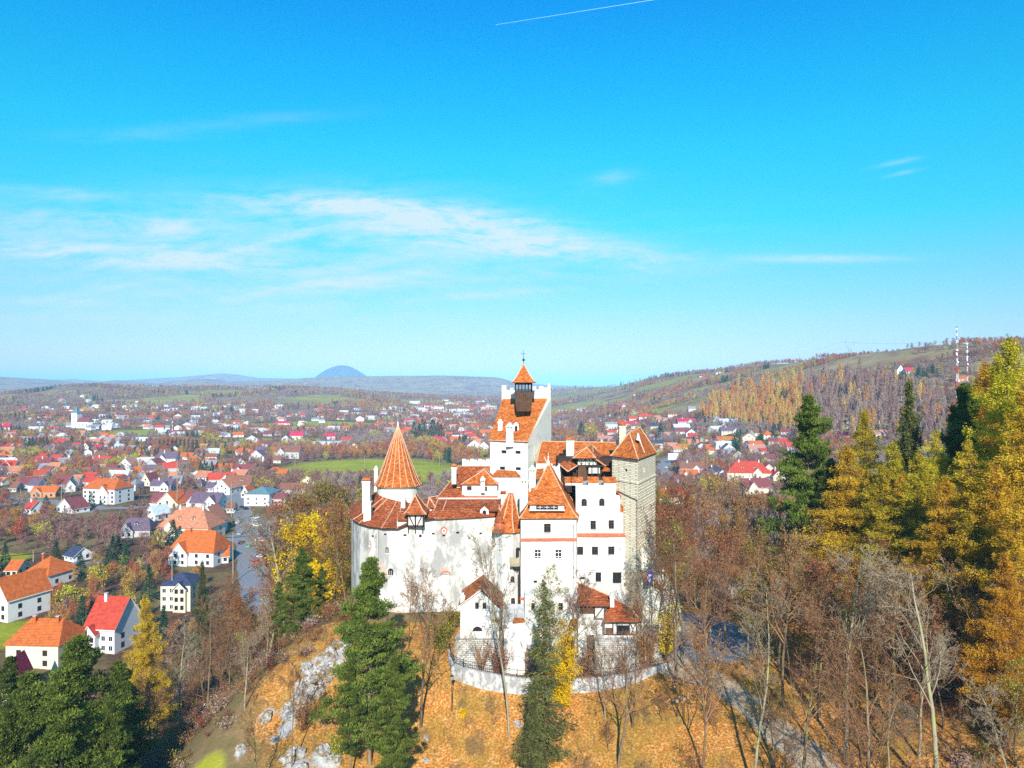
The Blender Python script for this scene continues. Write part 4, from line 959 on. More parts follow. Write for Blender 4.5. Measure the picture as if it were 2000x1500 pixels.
# -- white annex with a gable
AX = MB(); A_, B_ = pxy(899, 108), pxy(975, 108); fa = Facade(A_, B_, -47, wpt(0, 1181, 108)[2], 'plaster', '')
fa.win(931.5, 1183+.01, 7, 11, 'cross'); fa.win(946, 1183+.01, 7, 11, 'cross')
fz = fa.z1 - 1.2; fa = Facade(A_, B_, -47, fz, 'plaster', '')
fa.win(957, 1226, 3, 4, 'vent'); fa.emit(AX)
px_ = X(940, 108); zp = wpt(0, 1152, 108)[2]; zs_ = wpt(0, 1181, 108)[2]
for yy in (108, 116):
    P = [(A_[0], yy, fz), (B_[0], yy, fz), (B_[0], yy, zs_-.3), (px_+.35, yy, zp), (px_-.35, yy, zp), (A_[0], yy, zs_)]; AX.face(P if yy == 108 else P[::-1], 'plaster')
AX.face([(B_[0], 108, -47), (B_[0], 116, -47), (B_[0], 116, zs_-.3), (B_[0], 108, zs_-.3)], 'plaster'); AX.face([(A_[0], 116, -47), (A_[0], 108, -47), (A_[0], 108, zs_), (A_[0], 116, zs_)], 'plaster')
ax = AX.build('gatehouse', CR); fa.windows(ax)
for wx in (931.5, 946): m = MB(); a = wpt(wx, 1183, 107.9); m.box(a[0]-.27, a[0]+.27, 107.9, 107.997, a[2]-.45, a[2]+.45, 'brownwood'); m.box(a[0]-.2, a[0]+.2, 107.88, 107.897, a[2]-.38, a[2]+.38, 'glass'); m.box(a[0]-.02, a[0]+.02, 107.86, 107.878, a[2]-.38, a[2]+.38, 'brownwood'); m.build('window', ax)
m = MB(); a = wpt(932.5, 1233, 107.9); P = [(a[0]+.75*math.cos(t_), 107.97, a[2]+.7*math.sin(t_)) for t_ in [math.pi*i/8 for i in range(9)]]; m.face(P, 'dark')
for k in (-.4, -.13, .13, .4): m.box(a[0]+k-.03, a[0]+k+.03, 107.93, 107.96, a[2], a[2]+.5, 'wood')
m.build('window', ax)
m = MB(); m.slab([(px_, 107.6, zp+.2), (A_[0]-.3, 107.6, zs_-.1), (A_[0]-.3, 116, zs_-.1), (px_, 116, zp+.2)], .14, 'tile', 'plaster'); m.slab([(px_, 107.6, zp+.2), (B_[0]+.6, 107.6, zs_-.75), (B_[0]+.6, 116, zs_-.75), (px_, 116, zp+.2)], .14, 'tile_dark', 'wood'); m.build('roof', ax)
chimney(903.5, 1158, 1186, 8, 108.6, 'plain', 'plaster', ax)
m = MB(); m.prism([(A_[0]-.5, 107.2), (B_[0]+.2, 107.4), (B_[0]+.2, 108.6), (A_[0]-.5, 108.6)], -47, wpt(0, 1249, 107.5)[2], 'rubble'); m.build('plinth', ax)
# low garden walls
m = MB(); x0, x1 = X(984, 107), X(1025, 107); m.box(x0, x1, 107.2, 116, -47, wpt(0, 1216, 107)[2], 'plaster'); o = m.build('forecourt_block', CR)
for P_ in ([wpt(1001, 1216, 106.9), wpt(1026, 1214, 106.9), wpt(1022, 1207, 108.6), wpt(1004, 1206, 108.6)], [wpt(961, 1212, 107.4), wpt(978, 1212, 107.4), wpt(975, 1203, 109), wpt(962, 1203, 109)], [wpt(1112, 1219, 110.5), wpt(1130, 1219, 110.5), wpt(1130, 1209, 112.5), wpt(1114, 1209, 112.5)]):
    m = MB(); m.slab(P_, .12, 'tile'); m.build('tile_coping', o)
m = MB(); m.box(X(1025,114), X(1130,114), 114, 118.6, -47, wpt(0, 1168, 114)[2]+.4, 'plaster'); m.box(X(1041,114)-.3, X(1041,114)+.3, 113.95, 113.999, -36.3, -35.2, 'dark'); m.box(X(1095,114)-.35, X(1095,114)+.35, 113.95, 113.999, -36.3, -35.2, 'dark'); m.build('forecourt_wing', CR)
# lower timber-framed houses
m = MB(); D_ = 111.8; x0, x1 = X(1129, D_), X(1182, D_); z1, z0 = wpt(0, 1183, D_)[2], wpt(0, 1210, D_)[2]
m.box(x0, x1, D_, 117.5, -47, z1, 'plaster')
m.box(x0+.3, X(1160, D_), D_-.06, D_-.003, z0+.9, z1-.15, 'brownwood')
for k in (1130.5, 1161, 1180.5): timber(m, X(k, D_), z0+.1, X(k, D_), z1, D_-.06, .1)
timber(m, x0, z1-.08, x1, z1-.08, D_-.065, .1); timber(m, X(1161, D_), z0+.1, x1, z0+.1, D_-.065, .1); timber(m, X(1163, D_), z0+.3, X(1178, D_), z1-.3, D_-.055, .07)
m.box(X(1146, D_), X(1161, D_), D_-.05, D_-.003, -44, -39.6, 'brownwood')
th_ = m.build('timber_house', CR)
m = MB(); e = [wpt(1127, 1184, 111.2), wpt(1192, 1184, 111.2), wpt(1190, 1163, 115), wpt(1129, 1138, 118)]; m.slab(e, .16, 'tile_dark', 'wood'); ridge(m, [e[3], e[2]], .1); m.build('roof', th_)
m = MB(); D_ = 110.3; x0, x1 = X(1179, D_), X(1244, D_); z1, z0 = wpt(0, 1214, D_)[2], wpt(0, 1240, D_)[2]
m.box(x0, x1, D_, 116.5, -46, z1, 'plaster'); m.box(x0+.25, X(1196, D_), D_-.05, D_-.003, z0+.15, z0+1.1, 'brownwood'); m.box(X(1206, D_), X(1228, D_), D_-.05, D_-.003, z0+.15, z1-.6, 'glass'); m.box(X(1206, D_), X(1228, D_), D_-.08, D_-.053, z0+.15, z0+.6, 'brownwood')
for k in (1180, 1197, 1205, 1229, 1243): timber(m, X(k, D_), z0, X(k, D_), z1, D_-.06, .09)
timber(m, x0, z1-.08, x1, z1-.08, D_-.065, .09); timber(m, x0, z0+.06, x1, z0+.06, D_-.065, .09); timber(m, X(1230, D_), z0+1.9, X(1236, D_), z0+1.0, D_-.055, .07); timber(m, X(1242, D_), z1-.2, X(1233, D_), z0+.2, D_-.057, .07)
t2 = m.build('timber_house', CR)
m = MB(); e = [wpt(1177, 1215, 109.7), wpt(1254, 1215, 109.7), wpt(1234, 1190, 113), wpt(1194, 1165, 115)]; m.slab(e, .16, 'tile_dark', 'wood'); e2 = [e[2], e[1], (e[1][0]+.6, 115.5, e[1][2]+.8), (e[2][0]+.8, 116, e[2][2])]; m.slab(e2, .14, 'tile_dark', 'wood'); m.slab([e[3], e[2], (e[2][0], 117, e[2][2]-1), (e[3][0], 117, e[3][2]-1)], .14, 'tile_dark', 'wood'); ridge(m, [e[3], e[2]], .1); ridge(m, [e[2], e[1]], .1); m.build('roof', t2)
chimney(1195, 1157, 1185, 8, 112.6, 'plain', 'plaster', t2)
m = MB(); m.prism([pxy(1162, 108.2), pxy(1240, 108.2), pxy(1258, 111), pxy(1252, 116), pxy(1165, 112)], -47, wpt(0, 1254, 108.2)[2], 'rubble'); m.prism([pxy(1240, 108.6), pxy(1292, 112.5), pxy(1300, 120), pxy(1255, 118)], -47, [-40.6, -42.2, -42.4, -40.4], 'rubble'); m.build('terrace', CR)
# loose limestone blocks of the terrace
# ---------------------------------------------------------------- terrace wall, railing, lamps, rocks, people
WP = [(878, 111, -41.55), (880, 108.5, -41.75), (886, 106.6, -41.95), (905, 105.3, -42.05), (940, 104.4, -42.25), (975, 103.9, -42.55), (1010, 103.6, -42.85), (1060, 103.5, -43.05), (1110, 103.6, -43.05), (1160, 103.9, -42.95), (1205, 104.5, -42.85), (1250, 106, -42.75), (1285, 108, -42.85), (1318, 110.5, -43.05)]
def ribbon(m, pts, half, z0, key, zoff=0):
    P = [(*pxy(a, d), z + zoff) for a, d, z in pts]
    for i in range(len(P)-1):
        a, b = P[i], P[i+1]; d = Vector((b[0]-a[0], b[1]-a[1])).normalized(); n = Vector((-d.y, d.x)) * half
        A = [(a[0]-n.x, a[1]-n.y), (b[0]-n.x, b[1]-n.y), (b[0]+n.x, b[1]+n.y), (a[0]+n.x, a[1]+n.y)]
        m.prism(A, z0, [a[2], b[2], b[2], a[2]], key)
MT['whitewash'] = wall_mat('whitewashed_rubble', (.52, .51, .49), (.26, .25, .24), .9, 1.3, 0, .44)
m = MB(); ribbon(m, WP, .3, -47, 'whitewash'); o = m.build('retaining_wall'); tag(o, 'curved whitewashed retaining wall below the castle forecourt', 'wall')
r = empty('iron_railing', (0, 0, 0), 0, 'black iron railing along the top of the curved white wall', 'railing')
P = [(*pxy(a, d), z) for a, d, z in WP]; m = MB()
for a, b in zip(P[:-1], P[1:]):
    A, B = Vector(a), Vector(b); L = (B-A).length; n = max(2, int(L/.28))
    for h_ in (.15, 1.05): m.tube(A+Vector((0, 0, h_)), B+Vector((0, 0, h_)), .035, 'iron', 4)
    for k in range(n): q = A.lerp(B, k/n); m.tube(q, q+Vector((0, 0, 1.1)), .022, 'iron', 3)
    mp = MB(); mp.tube(A, A+Vector((0, 0, 1.25)), .06, 'iron', 5); mp.build('post', r)
m.build('bars', r)
def lamp(px, D, ytop, lab):
    x, y = pxy(px, D); z = h1(x, y); H_ = -(ytop-750)/F*D - z; r = empty('lamp_post', (x, y, z), 0, lab, 'street lamp', 'lamp posts of the castle park')
    m = MB(); m.tube((0, 0, -.2), (0, 0, H_-.7), .07, 'iron', 6, .05); m.build('post', r)
    m = MB(); m.loft([[(a*k, b*k, H_-.7+zz) for a, b in ((-1,-1),(1,-1),(1,1),(-1,1))] for k, zz in ((.13, 0), (.22, .5))], 'metal'); m.build('lantern', r)
    m = MB(); m.loft([[(a*k, b*k, H_-.2+zz) for a, b in ((-1,-1),(1,-1),(1,1),(-1,1))] for k, zz in ((.27, .003), (.04, .22))], 'iron'); m.build('lamp_cap', r)
lamp(882.5, 101.5, 1318, 'black lamp post on the open leafy slope below the gatehouse'); lamp(1336, 96, 1358, 'dark lamp post between the bare trees beside the path'); lamp(1322, 97.5, 1362, 'slightly tilted lamp post close to the other one by the path')
# flag
x, y = pxy(1276, 118.2); z = h1(x, y); r = empty('flag', (x, y, z), 0, 'blue flag with white emblem hanging on a white pole by the stone tower', 'flag')
H_ = -(1112-750)/F*118.2 - z; m = MB(); m.tube((0, 0, -.3), (0, 0, H_), .06, 'whitepaint', 6); m.build('pole', r)
MT['flagblue'] = flat('flag_blue', (.03, .03, .42), .7); m = MB()
def fp(u, v): return (-.12 - u*1.15, -.06 + .16*math.sin(u*5+v*1.5) * u, H_ - .2 - v*2.1 - u*.25)
for i in range(6):
    for j in range(8): m.face([fp(i/6, j/8), fp(i/6, (j+1)/8), fp((i+1)/6, (j+1)/8), fp((i+1)/6, j/8)], 'redpaint' if i in (5,) and j < 7 else 'flagblue')
m.build('cloth', r, smooth=True)
m = MB()
def em(pts): m.face([tuple(Vector(fp(u, v)) - Vector((0, .05, 0))) for u, v in pts], 'whitepaint')
em([(.2,.3),(.32,.25),(.34,.5),(.24,.55)]); em([(.45,.22),(.6,.22),(.56,.5),(.47,.5)]); em([(.28,.62),(.5,.56),(.68,.62),(.6,.78),(.48,.86),(.34,.78)]); em([(.7,.32),(.8,.36),(.76,.55),(.68,.5)]); m.build('emblem', r)
# boulders of the limestone outcrop
MT['limestone'] = None
mm, t, b = mat('limestone', .95, .05); g = t.new('ShaderNodeNewGeometry'); P_ = g.outputs['Position']
n = t.noise(P_, 1.1, 8, .75); c = t.ramp(n, [(.3, (.08, .07, .065)), (.42, (.27, .25, .23)), (.6, (.50, .47, .44))]); c = t.mix(t.mapr(t.noise(P_, .8, 5, .7), .5, .56), c, (.22, .15, .06)); t.l.new(c, b.inputs['Base Color'])
bp = t.new('ShaderNodeBump', i_Strength=1, i_Distance=.25, i_Height=n); t.l.new(bp.outputs[0], b.inputs['Normal']); MT['limestone'] = mm
def boulder(px, D, w, h_, dp, lab, seed):
    from mathutils import noise as mn
    x, y = pxy(px, D); z = h1(x, y); bm = bmesh.new(); bmesh.ops.create_icosphere(bm, subdivisions=4, radius=1)
    for v in bm.verts:
        p = v.co.copy(); q = p*1.3 + Vector((seed*7.1, 0, 0)); d = 1 + .38*mn.noise(q) + .22*mn.noise(q*2.3) + .16*abs(mn.noise(q*5)) + .07*mn.noise(q*11); s_ = mn.cell(q*1.8)*.16; v.co = Vector((p.x*w/2, p.y*dp/2, p.z*h_/2)) * (d + s_)
    me = bpy.data.meshes.new('boulder'); bm.to_mesh(me); bm.free(); me.materials.append(MT['limestone'])
    o = link('boulder', me, None, (x, y, z + h_*.12)); o.rotation_euler = (R(-18), 0, R(seed*37)); tag(o, lab, 'rock', 'limestone boulders on the slope')
for i, a in enumerate([(645,108.5,3.6,2.8,2.6,'upper crag of the white outcrop next to the tall pine'),(628,105.5,4.2,3.0,2.8,'largest white crag in the middle of the outcrop'),(606,103.5,3.4,2.4,2.2,'jagged white crag below the largest one'),(585,101.5,2.6,1.8,2,'sloping white slab leading down the outcrop'),(661,111,2.6,1.9,2,'white rock at the upper end of the outcrop'),
    (600,107,2.2,1.6,1.8,'small crag on the brow behind the outcrop'),(563,100.5,1.6,1.5,1.4,'white rock beside the thin bare tree'),(521,99.5,1.6,1.8,1.4,'standing white boulder near the slope brow'),(535,95.5,1.1,1.2,1,'little round boulder amid dry grass'),(470,95.3,1.2,1.3,1,'solitary boulder close to the mossy patch'),(575,92,3.4,1.8,1.8,'flat white ledge near the lower trunk'),
    (590,90,2.2,1.3,1.5,'broken ledge below the flat white one'),(632,93,2.6,1.5,1.6,'white rocks in the dry bushes below the pine'),(655,92,1.5,1.2,1.2,'pale boulder touching the low olive shrub'),(460,90,1.5,1.6,1.2,'boulder on the lower mossy edge'),(525,88.5,1.6,1.1,1.2,'low white rock at the bottom of the slope'),(833,98.5,.9,.7,.8,'small white stone by the slope tree'),
    (1012,98.5,1.5,.9,1,'white stone on the leaves beside the slender pale tree'),(832,95.5,.8,.6,.7,'tiny white stone under the slope tree')]): boulder(*a, i+1)
# visitors on the forecourt
def person(px, D, facing, jacket, trousers, hair, lab, stride=.0, pose=0):
    x, y = pxy(px, D); z = h1(x, y)
    J = {'pel': (0, 0, .95), 'sp': (0, 0, 1.15), 'ch': (0, -.02, 1.35), 'nk': (0, -.02, 1.5), 'hd': (0, -.04, 1.60), 'tp': (0, -.03, 1.74)}
    E = [('pel','sp'),('sp','ch'),('ch','nk'),('nk','hd'),('hd','tp')]; rad = {'pel': .15, 'sp': .14, 'ch': .15, 'nk': .055, 'hd': .095, 'tp': .075}
    for s_, k in ((-1, 'l'), (1, 'r')):
        st_ = stride*s_
        J.update({k+'hip': (s_*.1, 0, .9), k+'kn': (s_*.11, -.04-st_*.5, .5), k+'an': (s_*.11, .02-st_*.9, .08), k+'to': (s_*.12, -.16-st_*.9, .04), k+'sh': (s_*.19, -.02, 1.42), k+'el': (s_*.25, .02+st_*.4, 1.14), k+'wr': (s_*.24, -.08+st_*.5, .9+.15*pose), k+'ha': (s_*.23, -.12+st_*.5, .8+.2*pose)})
        rad.update({k+'hip': .1, k+'kn': .065, k+'an': .045, k+'to': .04, k+'sh': .07, k+'el': .048, k+'wr': .032, k+'ha': .034}); E += [('pel', k+'hip'), (k+'hip', k+'kn'), (k+'kn', k+'an'), (k+'an', k+'to'), ('ch', k+'sh'), (k+'sh', k+'el'), (k+'el', k+'wr'), (k+'wr', k+'ha')]
        for f in range(5): nm = f'{k}f{f}'; J[nm] = (J[k+'ha'][0] + (f-2)*.017, J[k+'ha'][1]-.015, J[k+'ha'][2]-(.07 if f else .03)); rad[nm] = .009; E.append((k+'ha', nm))
    ks = list(J); me = bpy.data.meshes.new('person'); me.from_pydata([J[k] for k in ks], [(ks.index(a), ks.index(b)) for a, b in E], [])
    o = bpy.data.objects.new('person', me); COL.objects.link(o); o.modifiers.new('skin', 'SKIN'); sv = me.skin_vertices[0].data if me.skin_vertices else None
    if sv is None: me.update(); bm = bmesh.new(); bm.from_mesh(me); bm.verts.layers.skin.verify(); bm.to_mesh(me); bm.free(); sv = me.skin_vertices[0].data
    for i, k in enumerate(ks): sv[i].radius = (rad[k], rad[k]*(.8 if k in ('ch', 'sp', 'pel') else 1)); sv[i].use_root = (k == 'pel')
    ss = o.modifiers.new('sub', 'SUBSURF'); ss.levels = 1; ss.render_levels = 1
    dg = bpy.context.evaluated_depsgraph_get(); m2 = bpy.data.meshes.new_from_object(o.evaluated_get(dg)); o.modifiers.clear(); o.data = m2
    for k in ('skin_tone', jacket, trousers, hair): m2.materials.append(MT[k])
    for p in m2.polygons:
        c = p.center; p.use_smooth = True
        p.material_index = 3 if (c.z > 1.66 or (c.z > 1.55 and c.y > -.02)) else 0 if (c.z > 1.49 or (abs(c.x) > .2 and c.z < .93+.15*pose)) else 2 if c.z < .92 else 1
    o.location = (x, y, z); o.rotation_euler = (0, 0, R(facing)); tag(o, lab, 'person', 'visitors on the castle forecourt')
for k, c in dict(skin_tone=(.6, .36, .25), cl_blue=(.06, .12, .4), cl_dark=(.03, .03, .04), cl_pink=(.6, .08, .2), cl_white=(.7, .7, .7), cl_jeans=(.08, .1, .2), hair_dark=(.03, .018, .012), hair_fair=(.3, .2, .1)).items(): MT[k] = flat(k, c, .8)
for a in [(1384,124,150,'cl_pink','cl_jeans','hair_dark','person in a pink jacket and jeans on the paved forecourt',.12,0),(1389,120,200,'cl_white','cl_dark','hair_fair','person in a white top walking on the forecourt',.18,0),(1379,118,30,'cl_blue','cl_dark','hair_dark','person in a blue coat standing on the forecourt',0,1),(1393,127,320,'cl_dark','cl_jeans','hair_dark','person in dark clothes farther up the forecourt',.1,0)]: person(*a)
# rough pale wall among the trees beyond the forecourt
m = MB(); m.prism([pxy(1398, 146), pxy(1446, 144), pxy(1490, 147), pxy(1490, 151), pxy(1398, 151)], -56, [wpt(0,1128,146)[2], wpt(0,1108,146)[2], wpt(0,1122,146)[2], wpt(0,1122,146)[2], wpt(0,1128,146)[2]], 'rubble'); o = m.build('stone_wall'); tag(o, 'rough pale stone wall half hidden by trees beyond the forecourt', 'wall')
m = MB(); a = wpt(1408, 1185, 132); m.box(a[0]-1.3, a[0]+1.3, 132, 134, a[2]-2.5, a[2]+1.4, 'wood'); m.slab([(a[0]-1.7, 131.6, a[2]+1.3), (a[0]+1.7, 131.6, a[2]+1.3), (a[0]+1.7, 134.4, a[2]+2.1), (a[0]-1.7, 134.4, a[2]+2.1)], .12, 'wood'); m.box(a[0]-.8, a[0]+.8, 131.95, 131.997, a[2]-.2, a[2]+.9, 'glass'); o = m.build('ticket_booth'); tag(o, 'small dark wooden booth at the edge of the paved forecourt', 'booth')
# condensation trail of an airliner
m = MB(); a, b = wpt(968, 48.5, 20000), wpt(1300, -4, 20000); n = 14
MT['trail'] = flat('ice_trail', (.4, .62, .75), 1, 0)
for i in range(n): A = Vector(a).lerp(Vector(b), i/n); B = Vector(a).lerp(Vector(b), (i+1)/n); m.tube(A, B, 3 + 3*i/n, 'trail', 6, 3 + 3*(i+1)/n)
o = m.build('condensation_trail', merge=True); tag(o, 'thin white condensation trail high in the blue sky', 'contrail')
# ---------------------------------------------------------------- trees
def leafmat(name, cols, hue=.0, transl=.3):
    """cols: dark, mid, light; varies by clump (attribute v) and by tree"""
    m = bpy.data.materials.new(name); m.use_nodes = True; t = NT(m.node_tree); t.n.clear()
    at = t.new('ShaderNodeAttribute', attribute_name='v').outputs[2]
    rnd = t.new('ShaderNodeObjectInfo').outputs['Random']
    f = t.m('ADD', t.m('MULTIPLY', at, .8), t.m('MULTIPLY', rnd, .2))
    c = t.ramp(f, [(.15, cols[0]), (.5, cols[1]), (.85, cols[2])])
    if hue:
        h = t.new('ShaderNodeHueSaturation', i_Hue=t.m('ADD', .5 - hue / 2, t.m('MULTIPLY', rnd, hue)), i_Color=c); c = h.outputs[0]
    d = t.new('ShaderNodeBsdfDiffuse', i_Color=c); tr = t.new('ShaderNodeBsdfTranslucent', i_Color=c)
    mx = t.new('ShaderNodeMixShader', i_0=transl, i_1=d.outputs[0], i_2=tr.outputs[0])
    t.l.new(mx.outputs[0], t.new('ShaderNodeOutputMaterial').inputs[0]); return m
def barkmat(name, c1, c2, moss=None, sc=3.0):
    m, t, b = mat(name, .95, .05); g = t.new('ShaderNodeTexCoord').outputs['Object']
    n = t.noise(t.scale(g, 1, 1, .3), sc, 4, .7); rnd = t.new('ShaderNodeObjectInfo').outputs['Random']
    c = t.ramp(t.m('ADD', n, t.m('MULTIPLY', t.m('SUBTRACT', rnd, .5), .25)), [(.35, c1), (.65, c2)])
    if moss: c = t.mix(t.m('MULTIPLY', t.mapr(t.noise(g, .7, 3), .5, .6), .6), c, moss)
    t.l.new(c, b.inputs['Base Color']); return m
MT['bark'] = barkmat('grey_brown_bark', (.09, .06, .04), (.25, .18, .115), (.2, .2, .05))
MT['bark_pale'] = barkmat('pale_grey_bark', (.15, .125, .085), (.34, .29, .2), (.3, .32, .08))
MT['birchbark'] = barkmat('white_birch_bark', (.42, .37, .31), (.72, .68, .62))
MT['twig'] = barkmat('brown_twigs', (.15, .075, .038), (.32, .175, .09))
MT['twig_pale'] = barkmat('pale_twigs', (.18, .135, .085), (.32, .25, .16))
MT['l_pine'] = leafmat('pine_needles', [(.038, .055, .012), (.105, .14, .022), (.24, .28, .045)], .02)
MT['l_spruce'] = leafmat('spruce_needles', [(.03, .038, .018), (.09, .10, .03), (.2, .2, .05)], .02)
MT['l_larch'] = leafmat('golden_larch_needles', [(.28, .135, .012), (.53, .32, .02), (.74, .52, .04)], .06)
MT['l_larcholive'] = leafmat('olive_larch_needles', [(.18, .15, .014), (.40, .33, .018), (.62, .50, .035)], .05)
MT['l_yellow'] = leafmat('yellow_leaves', [(.55, .30, .0), (.82, .56, .005), (.92, .72, .02)], .02, .45)
MT['l_rust'] = leafmat('rust_leaves', [(.16, .05, .02), (.32, .12, .045), (.46, .21, .09)], .05)
MT['l_olive'] = leafmat('olive_leaves', [(.13, .12, .02), (.28, .26, .03), (.45, .40, .06)], .08)
MT['far_bare'] = leafmat('far_bare_branches', [(.11, .05, .05), (.25, .125, .10), (.40, .23, .17)], .06, .0)
MT['far_grey'] = leafmat('far_grey_branches', [(.14, .095, .10), (.27, .19, .175), (.42, .31, .26)], .05, .0)
MT['far_rust'] = leafmat('far_rust_branches', [(.22, .07, .03), (.42, .16, .05), (.56, .26, .10)], .07, .1)
MT['far_yellow'] = leafmat('far_yellow_leaves', [(.26, .19, .02), (.48, .38, .03), (.62, .5, .07)], .09, .2)
MT['far_green'] = leafmat('far_green_needles', [(.018, .045, .025), (.04, .085, .04), (.08, .14, .055)], .03, .0)
MT['birchleaf'] = leafmat('birch_twigs', [(.38, .17, .035), (.60, .31, .06), (.76, .46, .12)], .06, .2)
MT['birchleaf2'] = leafmat('bare_birch_twigs', [(.20, .11, .085), (.34, .2, .15), (.46, .31, .24)], .05, .1)
class Geo:
    """numpy geometry: tubes and leaf triangles"""
    def __init__(s): s.V = []; s.F = []; s.v = []; s.n = 0; s.M = []
    def tubes(s, segs, sides, mi=0, val=.5):
        a = np.array([q[0] for q in segs], float); b = np.array([q[1] for q in segs], float)
        r0 = np.array([q[2] for q in segs]); r1 = np.array([q[3] for q in segs]); d = b - a
        L = np.maximum(np.linalg.norm(d, axis=1, keepdims=True), 1e-6); d /= L
        h = np.where(abs(d[:, 2:3]) > .9, [[1., 0, 0]], [[0, 0, 1.]]); u = np.cross(d, h); u /= np.linalg.norm(u, axis=1, keepdims=True); w = np.cross(d, u)
        ang = np.arange(sides) * 2 * np.pi / sides
        ring = np.cos(ang)[None, :, None] * u[:, None] + np.sin(ang)[None, :, None] * w[:, None]
        A = a[:, None] + ring * r0[:, None, None]; B = b[:, None] + ring * r1[:, None, None]
        V = np.concatenate([A, B], 1).reshape(-1, 3); m = len(segs); base = s.n + np.arange(m)[:, None] * 2 * sides; i = np.arange(sides)[None]; j = (i + 1) % sides
        q = np.stack([base + i, base + j, base + sides + j, base + sides + i], -1).reshape(-1, 4)
        s.V.append(V); s.F.append(('q', q, mi)); s.v.append(np.full(len(V), val)); s.n += len(V)
    def leaves(s, c, size, val, rs, mi=0, long=1.8, up=None):
        """c (n,3) centres; triangles of about that size"""
        n = len(c); d = rs.normal(size=(n, 3))
        if up is not None: d = d * .7 + up
        d /= np.linalg.norm(d, axis=1, keepdims=True); e = np.cross(d, rs.normal(size=(n, 3))); e /= np.maximum(np.linalg.norm(e, axis=1, keepdims=True), 1e-6)
        sz = (size * rs.uniform(.6, 1.4, n))[:, None]
        V = np.stack([c - e * sz * .5, c + e * sz * .5, c + d * sz * long], 1).reshape(-1, 3)
        q = (s.n + np.arange(3 * n)).reshape(-1, 3); s.V.append(V); s.F.append(('t', q, mi)); s.v.append(np.repeat(val, 3) if np.ndim(val) else np.full(3 * n, val)); s.n += len(V)
    def mesh(s, name, mats):
        V = np.concatenate(s.V); fl = np.concatenate([q.ravel() for _, q, _ in s.F]); sz = np.concatenate([np.full(len(q), 4 if k == 'q' else 3) for k, q, _ in s.F])
        me = mesh_np(name, V, fl, sz, None, False, {'v': np.concatenate(s.v)})
        for m in mats: me.materials.append(MT[m])
        if len(mats) > 1: me.polygons.foreach_set('material_index', np.concatenate([np.full(len(q), mi, np.int32) for _, q, mi in s.F]))
        return me
def rnd_perp(rs, d):
    v = rs.normal(size=3); v -= d * v.dot(d); return v / (np.linalg.norm(v) + 1e-9)
def bare(seed, H_, spread=.35, levels=5, slim=1.0, twigr=.02, up=.25, fork=.4, nb=(12, 6, 5, 4)):
    """branching skeleton: (trunk segments, limb segments, twig tips)"""
    rs = np.random.RandomState(seed); T = []; L = []; tips = []
    def br(p, d, ln, r, lv):
        ns = max(2, int(5 - lv)) if lv else 9; pts = [p]; dirs = [d]; q = p.copy()
        for i in range(ns):
            d = d + rnd_perp(rs, d) * (.09 if lv == 0 else .22) + np.array([0, 0, up * (.1 if lv == 0 else .3)]); d /= np.linalg.norm(d)
            q = q + d * ln / ns; pts.append(q.copy()); dirs.append(d.copy())
        rr = np.linspace(r, max(r * (.22 if lv == 0 else .3), twigr * .55), ns + 1)
        for i in range(ns): (T if lv == 0 else L).append((pts[i], pts[i + 1], rr[i], rr[i + 1]))
        if lv >= levels - 1: tips.extend(pts[1:]); return
        k = nb[lv]
        for j in range(k):
            t_ = (fork + (1 - fork) * (j + rs.rand()) / k) if lv == 0 else (.22 + .78 * (j + rs.rand()) / k)
            t_ = min(t_, .999); i = int(t_ * ns); f = t_ * ns - i; s_ = pts[i] * (1 - f) + pts[min(i + 1, ns)] * f
            a = rs.uniform(.45, 1.0) if lv == 0 else rs.uniform(.5, 1.1)
            dd = dirs[i] * math.cos(a) + rnd_perp(rs, dirs[i]) * math.sin(a)
            rem = 1 - t_ * (.55 if lv == 0 else .5)
            l2 = (H_ * spread * 1.25 * rem if lv == 0 else ln * .6 * rem) * rs.uniform(.75, 1.2)
            br(s_, dd, l2, max(rr[min(i, ns)] * (.5 if lv == 0 else .55), twigr), lv + 1)
    br(np.array([0, 0, -.3]), np.array([rs.uniform(-.06, .06), rs.uniform(-.06, .06), 1.0]), H_ * .93, H_ * .0125 * slim, 0)
    return T, L, np.array(tips)
def bare_tree_meshes(seed, H_, bark='bark', twig='twig', leaf=None, nleaf=0, **k):
    T, L, tips = bare(seed, H_, **k); g = Geo(); g.tubes(T, 7); tr = g.mesh('trunk', [bark])
    g = Geo(); big = [q for q in L if q[2] > .05]; sm = [q for q in L if q[2] <= .05]
    if big: g.tubes(big, 5)
    if sm: g.tubes(sm, 3)
    mats = [twig]
    if leaf:
        rs = np.random.RandomState(seed + 9); c = tips[rs.randint(0, len(tips), nleaf)] + rs.normal(size=(nleaf, 3)) * .22
        g.leaves(c, np.full(nleaf, .13), rs.rand(nleaf), rs, 1, 1.3); mats.append(leaf)
    return tr, g.mesh('crown', mats)
def clumps_of(rs, cen, rad, n, flat_=.6, size=.16, up=(0, 0, .5), g=None, mi=0, base=None, long=2.2):
    """puffs of needles or leaves around each centre"""
    for c, r, k in zip(cen, rad, n):
        q = rs.normal(size=(k, 3)); q /= np.linalg.norm(q, axis=1, keepdims=True); q *= (rs.rand(k, 1) ** .4)
        P = c + q * np.array([r, r, r * flat_]); v0 = rs.rand()
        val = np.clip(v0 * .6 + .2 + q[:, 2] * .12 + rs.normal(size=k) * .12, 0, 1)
        g.leaves(P, np.full(k, size), val, rs, mi, long, up=q * .8 + np.array(up))
